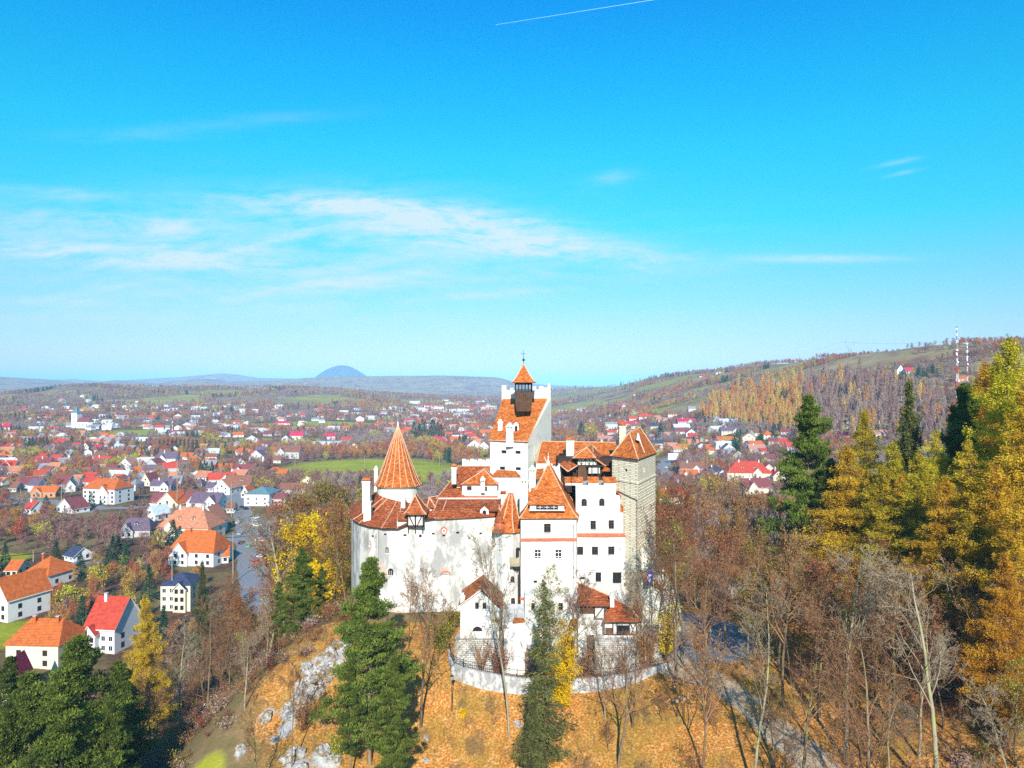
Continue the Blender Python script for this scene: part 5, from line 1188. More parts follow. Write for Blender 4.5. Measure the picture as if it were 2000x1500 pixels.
def pine_meshes(seed, H_, W_, leaf='l_pine', bare_to=.25, ncl=420, per=85, dens=1.0, cone=.65):
    """pine: whorled limbs carrying needle puffs"""
    rs = np.random.RandomState(seed); g = Geo()
    pts = [np.array([0, 0, -.4])]
    for i in range(8): pts.append(np.array([rs.normal() * .12, rs.normal() * .12, H_ * (i + 1) / 8 * .97]))
    g.tubes([(pts[i], pts[i+1], H_*.013*(1-i/8.5), H_*.013*(1-(i+1)/8.5)) for i in range(8)], 7); tr = g.mesh('trunk', ['bark'])
    g = Geo(); cen = []; rad = []; seg = []; nl = max(20, ncl // 10)
    for i in range(nl):
        t_ = bare_to + (1 - bare_to) * ((i + rs.rand() * .8) / nl) ** .9
        prof = ((1 - t_) ** cone) * min(1.0, .5 + 3.2 * (t_ - bare_to)) + .04
        a = i * 2.4 + rs.normal() * .5; ll = W_ / 2 * prof * rs.choice([.55, .85, 1.0, 1.18]); z = H_ * t_
        d = np.array([math.cos(a), math.sin(a), 0]); rise = rs.uniform(-.18, .38); p0 = np.array([0, 0, z - ll * .2]); prev = p0
        for k in range(5):
            f = (k + 1) / 5; q = p0 + d * ll * f + np.array([0, 0, ll * rise * f + rs.normal() * .1]); seg.append((prev, q, .09 * (1 - k / 6), .09 * (1 - (k + 1) / 6))); prev = q
        for k in range(17):
            f = rs.uniform(.2, 1.05); sd = np.array([-d[1], d[0], 0]) * rs.uniform(-.34, .34) * ll * (1.15 - f * .5)
            q = p0 + d * ll * f + sd + np.array([0, 0, ll * rise * f + rs.uniform(-.25, .75) * (W_ / 10)]); cen.append(q); rad.append(rs.uniform(.4, .85) * (W_ / 10) * (.7 + .4 * (1 - t_)))
            seg.append((p0 + d * ll * f * .8 + np.array([0, 0, ll * rise * f * .8]), q, .03, .015))
    for k in range(6): cen.append(np.array([rs.normal() * .2, rs.normal() * .2, H_ * (.93 + .012 * k)])); rad.append(.4)
    ncl = len(cen)
    g.tubes(seg, 4, 1, .5); clumps_of(rs, cen, rad, [int(per * dens)] * ncl, .42, .115, (0, 0, 1.0), g, 0)
    return tr, g.mesh('crown', [leaf, 'bark'])
def conifer_meshes(seed, H_, W_, leaf, droop=.25, dens=1.0, bare_to=.08, size=.13, gap=.0, bark='bark'):
    """spruce and larch: whorls of arched boughs with hanging sprays"""
    rs = np.random.RandomState(seed); g = Geo()
    g.tubes([(np.array([0, 0, -.4 + H_*i/8]), np.array([0, 0, -.4 + H_*(i+1)/8]), H_*.012*(1-i/8.3), H_*.012*(1-(i+1)/8.3)) for i in range(8)], 7); tr = g.mesh('trunk', [bark])
    g = Geo(); z = H_ * bare_to; seg = []; P = []; Vv = []; Up = []
    while z < H_ * .985:
        t_ = z / H_; R_ = W_ / 2 * (1 - t_) ** .8 * (.75 + .25 * min(1, (t_ - bare_to) * 6)) + .12
        for k in range(rs.randint(4, 8)):
            if rs.rand() < gap: continue
            a = rs.rand() * 6.283; r = R_ * rs.choice([.45, .7, .85, 1.0, 1.25]) * rs.uniform(.85, 1.1); dz = rs.normal() * .25; d = np.array([math.cos(a), math.sin(a), 0]); n = 5; p0 = np.array([0, 0, z + dz]); pts = [p0]
            for i in range(n):
                f = (i + 1) / n; pts.append(p0 + d * r * f + np.array([0, 0, r * (.12 * f - droop * f * f + .12 * max(0, f - .7))]))
            seg += [(pts[i], pts[i+1], .05*(1-i/6), .05*(1-(i+1)/6)) for i in range(n)]
            side = np.array([-d[1], d[0], 0]); m_ = max(6, int(r * 42 * dens)); f = rs.rand(m_) ** .75; w_ = r * .34 * (1 - f * .6) * rs.uniform(-1, 1, m_)
            base = p0 + d * (r * f)[:, None] + side * w_[:, None] + np.stack([0*f, 0*f, r * (.12*f - droop*f*f + .12*np.maximum(0, f-.7)) - abs(w_) * .35 - .12 + rs.normal(size=m_) * .2], 1)
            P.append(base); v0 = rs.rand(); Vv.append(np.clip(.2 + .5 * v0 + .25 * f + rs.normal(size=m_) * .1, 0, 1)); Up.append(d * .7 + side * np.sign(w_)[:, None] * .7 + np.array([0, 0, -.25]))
        z += H_ * .015 * rs.uniform(.5, 1.5) + .06
    g.tubes(seg, 3, 1, .5); P = np.concatenate(P); g.leaves(P, np.full(len(P), size), np.concatenate(Vv), rs, 0, 2.6, up=np.concatenate(Up))
    return tr, g.mesh('crown', [leaf, 'twig'])
def round_meshes(seed, H_, W_, leaf, ncl=150, per=60, size=.2, bark='bark', base=.3):
    T, L, tips = bare(seed, H_, spread=.33, levels=3, nb=(12, 6, 4)); g = Geo(); g.tubes(T, 7); tr = g.mesh('trunk', [bark]); rs = np.random.RandomState(seed)
    g = Geo(); g.tubes([q for q in L], 4, 1); cen = []
    while len(cen) < ncl:
        q = rs.uniform(-1, 1, 3)
        if np.linalg.norm(q) < 1: q /= np.linalg.norm(q) ** .35; cen.append(np.array([q[0]*W_/2, q[1]*W_/2, H_*(base + (1-base)*(q[2]*.5+.5))]))
    clumps_of(rs, cen, rs.uniform(.5, 1.25, ncl) * W_ / 10, [per] * ncl, .75, size, (0, 0, .2), g, 0, long=1.2)
    return tr, g.mesh('crown', [leaf, 'twig'])
def far_mesh(seed, kind, mats):
    """small distant tree, one mesh: 10 m tall"""
    rs = np.random.RandomState(seed); g = Geo(); H_ = 10.
    if kind == 'bare':
        T, L, tips = bare(seed, H_, spread=.36, levels=3, nb=(12, 7, 4), twigr=.05, slim=1.1, fork=.25)
        g.tubes(T, 4, 0, .3); g.tubes(L, 3, 0, .6); n = 620; c = tips[rs.randint(0, len(tips), n)] + rs.normal(size=(n, 3)) * .35
        g.leaves(c, np.full(n, .13), rs.rand(n), rs, 0, 5.5, up=np.array([0, 0, 1.1]))
    elif kind == 'round':
        g.tubes([(np.array([0, 0, -.3]), np.array([0, 0, 6.]), .2, .08)], 4, 0, .1); cen = []
        while len(cen) < 34:
            q = rs.uniform(-1, 1, 3)
            if np.linalg.norm(q) < 1: cen.append(np.array([q[0]*3.4, q[1]*3.4, 5.8 + q[2]*4.0]))
        clumps_of(rs, cen, rs.uniform(.8, 1.5, 34), [16] * 34, .8, .34, (0, 0, .3), g, 0, long=1.3)
    elif kind == 'conifer':
        g.tubes([(np.array([0, 0, -.3]), np.array([0, 0, 9.]), .2, .05)], 4, 0, .1)
        n = 620; t_ = rs.rand(n) ** 1.3; a = rs.rand(n) * 6.283; r = 2.5 * (1 - t_) * rs.uniform(.45, 1, n) + .05; lay = np.round(t_ * 14) / 14
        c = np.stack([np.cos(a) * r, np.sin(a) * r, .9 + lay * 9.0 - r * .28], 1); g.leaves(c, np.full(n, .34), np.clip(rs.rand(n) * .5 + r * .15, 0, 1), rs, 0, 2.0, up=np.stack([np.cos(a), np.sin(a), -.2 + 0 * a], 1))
    elif kind == 'birch':
        pts = [np.array([rs.normal() * .1 * i, rs.normal() * .1 * i, -.3 + 10.4 * i / 5]) for i in range(6)]
        g.tubes([(pts[i], pts[i+1], .13*(1-i/5.6), .13*(1-(i+1)/5.6)) for i in range(5)], 4, 1, .5); n = 520
        t_ = rs.rand(n); a = rs.rand(n) * 6.283; r = 1.5 * (1 - t_) ** .5 * rs.rand(n) ** .6
        c = np.stack([np.cos(a) * r, np.sin(a) * r, 3.0 + t_ * 6.8], 1); g.leaves(c, np.full(n, .15), rs.rand(n), rs, 0, 5.0, up=np.array([0, 0, 1.3]))
    return g.mesh('far_tree', mats)
def ordinal(n):
    one = 'first second third fourth fifth sixth seventh eighth ninth tenth eleventh twelfth thirteenth fourteenth fifteenth sixteenth seventeenth eighteenth nineteenth'.split()
    tens = 'twenty thirty forty fifty sixty seventy eighty ninety'.split()
    if n < 20: return one[n-1]
    if n < 100:
        a, b = divmod(n, 10); return tens[a-2][:-1] + 'ieth' if b == 0 else tens[a-2] + '-' + one[b-1]
    a, b = divmod(n, 100); hw = 'one two three four five'.split()[a-1]
    return hw + '-hundredth' if b == 0 else hw + '-hundred-' + ordinal(b)
MARKS = [('the castle gate', 34, 118), ('the stone tower of the castle', 30, 136), ('the castle terrace wall', 8, 103), ('the round bastion', -28, 124), ('the white rock outcrop', -29, 103),
         ('the paved path bend', 33, 94), ('the dark wooded bank', 72, 95), ('the forest edge above the path', 58, 125), ('the wooded saddle behind the castle', 60, 165), ('the orange-roofed cream house', -108, 186), ('the red-roofed white house', -112, 200),
         ('the village street', *gpt(485, 1080)), ('the white hotel', *gpt(208, 985)), ('the green meadow', *gpt(720, 915)), ('the striped radio mast', *gpt(337, 866)), ('the white church', *gpt(150, 836)),
         ('the big red-roofed guesthouse', *gpt(1462, 942)), ('the long crimson-roofed inn', *gpt(1230, 832)), ('the blue-grey road curve', *gpt(1310, 895)), ('the teal-roofed house', *gpt(510, 990)),
         ('the dark valley floor below the pines', -80, 120), ('the village lane', *gpt(250, 1098)), ('the far town centre', *gpt(880, 815)), ('the tall lattice mast', 600, 960)]
PENDING = []
def later(o, desc, x, y): PENDING.append((o, desc, x, y))
def name_all():
    groups = {}
    for o, desc, x, y in PENDING:
        k = min(range(len(MARKS)), key=lambda i: math.hypot(MARKS[i][1]-x, MARKS[i][2]-y)); groups.setdefault((desc, k), []).append((math.hypot(MARKS[k][1]-x, MARKS[k][2]-y), o))
    for (desc, k), L in groups.items():
        L.sort(key=lambda q: q[0])
        for i, (_, o) in enumerate(L): o['label'] = (f'{desc}, the {ordinal(i+1)} out from {MARKS[k][0]}' if len(L) > 1 else f'{desc} close to {MARKS[k][0]}')
def put_tree(name, meshes, x, y, s=1.0, desc='', group=None, sz=None, rz=None, z=None, lean=0, own=False):
    z = h1(x, y) if z is None else z
    rz = random.uniform(0, 6.28) if rz is None else rz
    if isinstance(meshes, tuple):
        o = empty(name, (x, y, z), rz); o.scale = (s, s, sz or s)
        if lean: o.rotation_euler = (random.uniform(-lean, lean), random.uniform(-lean, lean), rz)
        for nm, me in zip(('trunk', 'crown'), meshes): link(nm, me, o)
    else:
        o = link(name, meshes, None, (x, y, z)); o.rotation_euler = (0, 0, rz); o.scale = (s, s, sz or s)
    tag(o, desc if own else None, 'tree', group)
    if not own: later(o, desc, x, y)
    return o
random.seed(7)
# libraries
LB = [bare_tree_meshes(i + 1, 15, **dict(dict(spread=.34), **k)) for i, k in enumerate([{}, dict(spread=.42, fork=.3), dict(spread=.26, slim=.8, fork=.45), dict(twig='twig_pale', bark='bark_pale'),
      dict(spread=.38, leaf='l_rust', nleaf=1500), dict(spread=.3, twig='twig_pale', bark='bark_pale', slim=.8), dict(spread=.36, leaf='l_rust', nleaf=3400), dict(spread=.4, up=.4, fork=.18), dict(spread=.3, leaf='l_olive', nleaf=1800, slim=.8)])]
DESC_B = ['grey spreading bare tree', 'low forking bare tree', 'slim tall bare tree', 'pale barked bare tree', 'sparsely rust-leaved tree', 'slim pale barked tree', 'brown withered-leaved tree', 'upswept bare tree', 'sparse olive-leaved tree']
G_BARE = 'leafless trees of the castle hill'
EXCL = []
# near trees placed one by one: px, distance, px height of the top
def at_top(px, D, ytop, H0):
    x = (px - 1000) / F * D; z = h1(x, D); return x, D, (-(ytop - 750) / F * D - z) / H0
def near(name, lib, H0, px, D, ytop, desc, group, wid=1.0, lean=0.0):
    x, y, s = at_top(px, D, ytop, H0); EXCL.append((x, y, 3.0))
    return put_tree(name, lib, x, y, s * wid, desc, group, sz=s, lean=lean, own=group != G_BARE)
for px, D, yt, k, wd in [(822,100,1130,1,.8),(798,112,1128,2,.9),(838,113,1122,5,.8),(868,112,1150,2,.8),(995,97,1015,5,.55),(1112,103,1105,2,.8),(1080,105,1110,8,.8),(1208,92,1255,1,1.1),(1182,99,1195,3,.8),(1235,97,1180,0,.7),
    (1322,104,1015,7,.9),(1262,108,1100,3,.7),(1385,99,1080,7,.8),(1372,88,1230,4,.8),(1470,84,1120,5,.8),(1530,95,1060,4,.8),(1650,84,1060,3,.8),(1835,76,1080,3,.9),(1745,88,1110,0,.9),(1560,78,1190,0,.8),
    (1690,74,1220,7,.9),(1930,84,1130,4,.8),(1415,112,1040,6,.8),(1600,92,1100,6,.9),(570,90,1270,2,.7),(503,86,1355,0,.7),(520,113,1175,5,.8),(350,128,1215,3,.8),(405,126,1160,2,.8),(445,130,1170,0,.8),
    (480,122,1185,8,.8),(425,108,1290,2,.7),(378,112,1330,1,.8),(560,152,985,3,1.0),(520,160,1000,5,.9),(655,142,1010,8,.8),(675,138,985,6,.7),(690,150,960,8,.8),(640,160,1010,8,.8),(1300,150,985,6,.9),(1345,150,960,4,.9),
    (1303,114,1000,6,.9),(1338,113,1030,8,.9),(1250,109.5,1120,2,.8),(1440,150,955,0,.9),(1490,140,980,1,.9),(1460,125,1010,6,.9),(1540,140,985,0,.9),(1500,115,1040,8,.9),(1330,165,945,1,.9)]:
    near('bare_tree', LB[k], 15, px, D, yt, DESC_B[k], G_BARE, wd)
PN = [pine_meshes(21, 20, 10), pine_meshes(22, 20, 12, ncl=480, bare_to=.15), pine_meshes(23, 20, 9, ncl=300, bare_to=.3)]
for px, D, yt, k, wd, ds in [(722,93,1108,1,.95,'tall dark green pine standing before the castle wall'),(768,88,1290,0,.8,'lower green pine beside the tall pine'),(685,90,1310,0,.75,'green pine on the rocky slope under the bastion'),
    (590,126,1078,1,1.0,'dense green pine on the slope edge below the yellow tree'),(628,132,1110,2,.9,'green pine pressed against the dense slope pine'),(545,128,1140,2,.8,'thin green pine with a bare lower trunk'),
    (150,100,1262,1,1.3,'broad pine crown in front of the cream house'),(60,98,1330,1,1.25,'spreading pine in the grove beside the crimson roof'),(235,104,1300,0,1.2,'pine with a torn crown beside the golden larch'),(120,84,1350,1,1.15,'bushy bright pine at the bottom of the grove'),
    (215,88,1380,1,.85,'rounded pine at the grove edge facing the dark valley'),(10,88,1400,0,.9,'pine at the outer corner of the grove'),(20,122,1290,2,1.,'dark pine behind the grove'),
    (1580,128,790,1,.85,'green pine rising above the village beyond the forest'),(1625,122,905,0,.8,'green pine below the tallest pine'),(1885,118,760,0,.9,'dark pine among the golden larches'),(1975,92,1240,2,.7,'low green pine under the larches')]:
    near('pine_tree', PN[k], 20, px, D, yt, ds, 'pines', wd)
LA = [conifer_meshes(31, 20, 9, 'l_larch', .1, 4.2, size=.055, bare_to=.16), conifer_meshes(32, 20, 8.5, 'l_larcholive', .12, 4.2, size=.055, bare_to=.14), conifer_meshes(33, 20, 9.5, 'l_larch', .15, 3.6, size=.055, gap=.25, bare_to=.2)]
for px, D, yt, k, wd, ds in [(1968,106,652,1,.9,'tallest larch, olive gold, rising over the skyline'),(2005,98,740,0,.9,'golden larch at the picture edge'),(1925,118,705,0,.85,'golden larch whose tip meets the hill crest'),(1868,122,800,1,.9,'olive larch beside the dark spruce'),
    (1945,92,905,0,1.0,'orange larch with drooping sprays above the dark bank'),(1985,86,985,0,1.0,'golden larch hanging over the dark bank'),(1655,118,868,0,1.15,'orange larch above the bare forest'),(1722,112,905,1,1.2,'yellow olive larch between two orange larches'),
    (1795,108,880,1,1.25,'broad olive larch in the middle of the larch row'),(1760,118,925,0,1.1,'orange larch half hidden in the larch row'),(1690,138,795,1,.9,'slender olive larch before the birch slope'),(1845,100,930,0,1.1,'ragged orange larch over the bare trees'),
    (1940,128,770,1,1.0,'olive larch in the gap behind the golden larches'),(1895,104,860,2,1.2,'gold brown larch above the upper bank'),(1905,94,980,1,1.1,'olive larch at the upper edge of the bank'),(1830,116,840,2,1.0,'thin gold larch behind the olive larch'),(1985,116,720,2,1.0,'gold larch behind the tallest larch'),
    (1905,132,742,1,1.1,'olive green larch filling the gap by the lattice masts'),(1955,122,690,2,1.1,'amber larch just before the tallest larch'),(1745,124,860,1,1.0,'light olive larch behind the larch row'),
    (1965,82,1080,0,.9,'low amber larch overhanging the bank'),(285,142,1160,0,.75,'orange larch beside the red-roofed house')]:
    near('larch_tree', LA[k], 20, px, D, yt, ds, 'larches', wd*1.38)
SPR = [conifer_meshes(41, 20, 8, 'l_spruce', .42, 1.3, size=.13, gap=.1), conifer_meshes(42, 20, 6.5, 'l_spruce', .35, 1.2, size=.13), conifer_meshes(43, 20, 6.5, 'l_spruce', .3, 1.0, size=.11, gap=.35)]
for px, D, yt, k, wd, ds in [(1775,128,738,0,.75,'dark drooping spruce standing out against the birch slope'),(1062,92,1128,2,1.05,'ragged olive spruce in front of the great tower'),(1040,86,1330,1,.8,'short dark spruce at the foot of the slope'),(395,200,1095,1,.8,'narrow grey spruce by the blue-roofed building')]:
    near('spruce_tree', SPR[k], 20, px, D, yt, ds, 'spruces', wd)
YL = round_meshes(51, 18, 10, 'l_yellow', 190, 60, .2); OL = round_meshes(52, 16, 11, 'l_olive', 170, 55, .17); OK_ = round_meshes(53, 16, 11, 'l_rust', 170, 50, .16)
near('yellow_tree', YL, 18, 608, 158, 1003, 'brilliant yellow tree beside the castle wall', 'autumn leaved trees', 1.0)
near('yellow_tree', YL, 18, 645, 165, 1045, 'smaller yellow tree leaning on the brilliant yellow one', 'autumn leaved trees', .9)
near('olive_tree_crown', OL, 16, 625, 200, 942, 'round olive yellow tree behind the yellow tree', 'autumn leaved trees', .8).name = 'leafy_tree'
near('leafy_tree', OK_, 16, 1395, 165, 922, 'round rust brown oak beyond the forest', 'autumn leaved trees', .95)
near('leafy_tree', OK_, 16, 585, 185, 968, 'orange brown tree beside the olive yellow tree', 'autumn leaved trees', .8)
near('leafy_tree', OK_, 16, 715, 190, 985, 'reddish tree behind the bastion chimneys', 'autumn leaved trees', .8)
near('leafy_tree', OL, 16, 1282, 175, 955, 'yellow green tree beside the stone tower', 'autumn leaved trees', .6)
# bushes
def bush(px, D, ytop, W_, leaf, ds, seed, per=45):
    x = (px - 1000)/F*D; z = h1(x, D); hh = -(ytop-750)/F*D - z
    rs = np.random.RandomState(seed); g = Geo(); seg = []; tips = []
    for i in range(26):
        a = rs.rand()*6.283; p = np.array([0, 0, -.1]); d = np.array([math.cos(a)*.45*W_/hh, math.sin(a)*.45*W_/hh, 1]); d /= np.linalg.norm(d); l = hh*rs.uniform(.6, 1.05)
        for k in range(4):
            q = p + d*l/4; seg.append((p, q, .05*(1-k/5), .05*(1-(k+1)/5)))
            for j in range(3):
                e = d + rs.normal(size=3)*.5; e /= np.linalg.norm(e); seg.append((q, q + e*l*.16, .022, .012)); tips.append(q + e*l*.16)
            p = q; d = d + rs.normal(size=3)*.12; d /= np.linalg.norm(d)
    g.tubes(seg, 3, 0 if not leaf else 1)
    mats = ['twig']
    if leaf:
        c = np.array(tips); n = per*len(c)//4; cc = c[rs.randint(0, len(c), n)] + rs.normal(size=(n, 3))*.28; g.leaves(cc, np.full(n, .16), rs.rand(n), rs, 0, 1.4); mats = [leaf, 'twig']
    o = link('bush', g.mesh('bush', mats), None, (x, D, z)); tag(o, ds, 'bush', 'bushes around the castle')
for a in [(1094,100.5,1288,3.2,'l_yellow','bright yellow bush in front of the terrace wall',1,120),(1110,107,1225,2.2,'l_yellow','small yellow bush beside the forecourt',2,40),(940,106.5,1240,3.6,None,'large bare brown bush under the gatehouse',3),(975,105.5,1262,3.0,'l_rust','brown leaved bush beside the slender pale tree',4,8),
    (1150,105.5,1270,3,'l_rust','brown bush below the timber house',5,8),(1262,109,1235,3.2,'l_rust','reddish bush on the terrace corner',6,30),(1215,105,1280,2.6,None,'bare bush behind the railing',7),(1302,111,1190,1.8,'l_yellow','yellow creeper bush on the gate wall',8,40),
    (878,116,1195,2.6,'l_olive','green bush tucked against the gatehouse',9,40),(862,110,1215,2.6,'l_olive','olive bush on the slope beside the gatehouse',10,30),(905,101,1395,1.2,'l_yellow','little yellow shrub near the lamp post',11,10),(845,101,1420,1.2,None,'low bare shrub on the leafy slope',12),
    (700,96,1365,1.5,'l_yellow','low golden shrub on the rocky slope',13,20),(1040,104.5,1262,2.4,None,'bare bush in front of the forecourt wing',14),(590,96,1370,1.4,'l_rust','low brown shrub among the rocks',15,12),(660,93,1440,1.6,'l_olive','low olive shrub at the foot of the rocks',16,14)]: bush(*a)
# scattered forest right of the castle and in the valley to its left
rsf = np.random.RandomState(11); placed = [(e[0], e[1]) for e in EXCL]
def ok(x, y, d):
    for (a, b) in placed:
        if (a-x)**2 + (b-y)**2 < d*d: return False
    return True
pth = np.array(PATH)
def clear_path(x, y):
    return seg_d(np.array([x]), np.array([y]), PATH)[0] > 3.6 and math.hypot((x-34)/11, (y-122)/15) > 1 and not (y < 112 and x < 30)
cnt = 0
for _ in range(6000):
    x, y = rsf.uniform(24, 135), rsf.uniform(66, 205)
    if rsf.rand() < .5: x, y = rsf.uniform(24, 75), rsf.uniform(70, 114)
    if cnt > 160: break
    if not clear_path(x, y) or not ok(x, y, 3.0 if y < 114 else 3.6) or x / y < .235 and y < 132 and x < 33: continue
    u = x / y
    if u > .8 or h1(x, y) < -66: continue
    if y < 80 and rsf.rand() < .3: continue
    k = rsf.choice([0, 1, 2, 3, 4, 4, 5, 6, 6, 7, 8]); s = rsf.uniform(.72, 1.02); 
    if y > 135: s *= .85
    placed.append((x, y)); put_tree('bare_tree', LB[k], x, y, s, DESC_B[k], G_BARE); cnt += 1
cnt = 0
for _ in range(6000):
    x, y = rsf.uniform(-105, -36), rsf.uniform(92, 235)
    if cnt > 76: break
    if not ok(x, y, 4.8): continue
    z = h1(x, y); u = x / y
    if z > -45.5 or u < -.56 or (u < -.44 and y > 160) or (abs(u + .44) < .06 and y < 150): continue
    # keep the street and the yellow tree in view
    if -.39 < u < -.345 and y > 190: continue
    s = rsf.uniform(.75, 1.05); yt = 750 - F*(z + 15*s)/y
    if yt < 1085: s *= .75
    k = rsf.choice([0, 1, 2, 3, 4, 5, 6, 7, 0, 2]); placed.append((x, y)); put_tree('bare_tree', LB[k], x, y, s, DESC_B[k], G_BARE); cnt += 1

# thin saplings on the leafy slope and along the path
SPL = [bare_tree_meshes(90 + i, 6, 'bark', 'twig', None if i else 'l_rust', 0 if i else 260, spread=.3, levels=4, twigr=.012, slim=.8, fork=.25) for i in range(3)]
rss = np.random.RandomState(8); c_ = 0
for _ in range(3000):
    x, y = rss.uniform(-40, 60), rss.uniform(78, 118)
    if c_ > 74: break
    u = x / y
    if not (-.46 < u < .75) or (y > 101 and -9 < x < 28) or (y > 112): continue
    if x < 8 and rss.rand() < .72: continue
    if seg_d(np.array([x]), np.array([y]), PATH)[0] < 2 or math.hypot((x-34)/9, (y-122)/14) < 1: continue
    put_tree('sapling', SPL[rss.randint(3)], x, y, rss.uniform(.5, 1.15), ['thin rust-leaved sapling', 'thin bare sapling', 'thin bare sapling'][0 if c_ % 3 == 0 else 1], 'saplings on the slope'); c_ += 1
# ---------------------------------------------------------------- village
RC = {'orange': (.54, .13, .025), 'salmon': (.54, .21, .11), 'red': (.50, .06, .03), 'crimson': (.50, .03, .07), 'maroon': (.22, .06, .06), 'purple': (.15, .10, .14), 'brown': (.24, .10, .06),
      'navy': (.05, .06, .11), 'teal': (.13, .24, .27), 'grey': (.28, .27, .28), 'pink': (.46, .22, .17), 'bluewhite': (.55, .62, .68)}
def roofm(k):
    c = RC[k]; m, t, b = mat('roof_' + k, .75, .2); g = t.new('ShaderNodeTexCoord').outputs['Object']
    n = t.noise(g, .9, 7, .8); wv = t.new('ShaderNodeTexWave', wave_type='BANDS', bands_direction='Z', i_Vector=g); wv.inputs['Scale'].default_value = 1.1
    f = t.m('ADD', t.m('MULTIPLY', n, .8), t.m('MULTIPLY', wv.outputs[1], .2))
    t.l.new(t.mix(t.mapr(f, .36, .62), tuple(q*.45 for q in c), tuple(min(1, q*1.15) for q in c)), b.inputs['Base Color'])
    bp = t.new('ShaderNodeBump', i_Strength=.5, i_Distance=.08, i_Height=wv.outputs[1]); t.l.new(bp.outputs[0], b.inputs['Normal']); return m
for k in RC: MT['r_' + k] = roofm(k)
for k, c in {'white': (.66, .65, .63), 'cream': (.64, .56, .42), 'yellow': (.72, .58, .25), 'ochre': (.5, .25, .12), 'greyw': (.45, .43, .41), 'peach': (.7, .48, .36)}.items():
    MT['w_' + k] = wall_mat('house_wall_' + k, c, tuple(q*.72 for q in c), .4, .3)
HOUSES = []
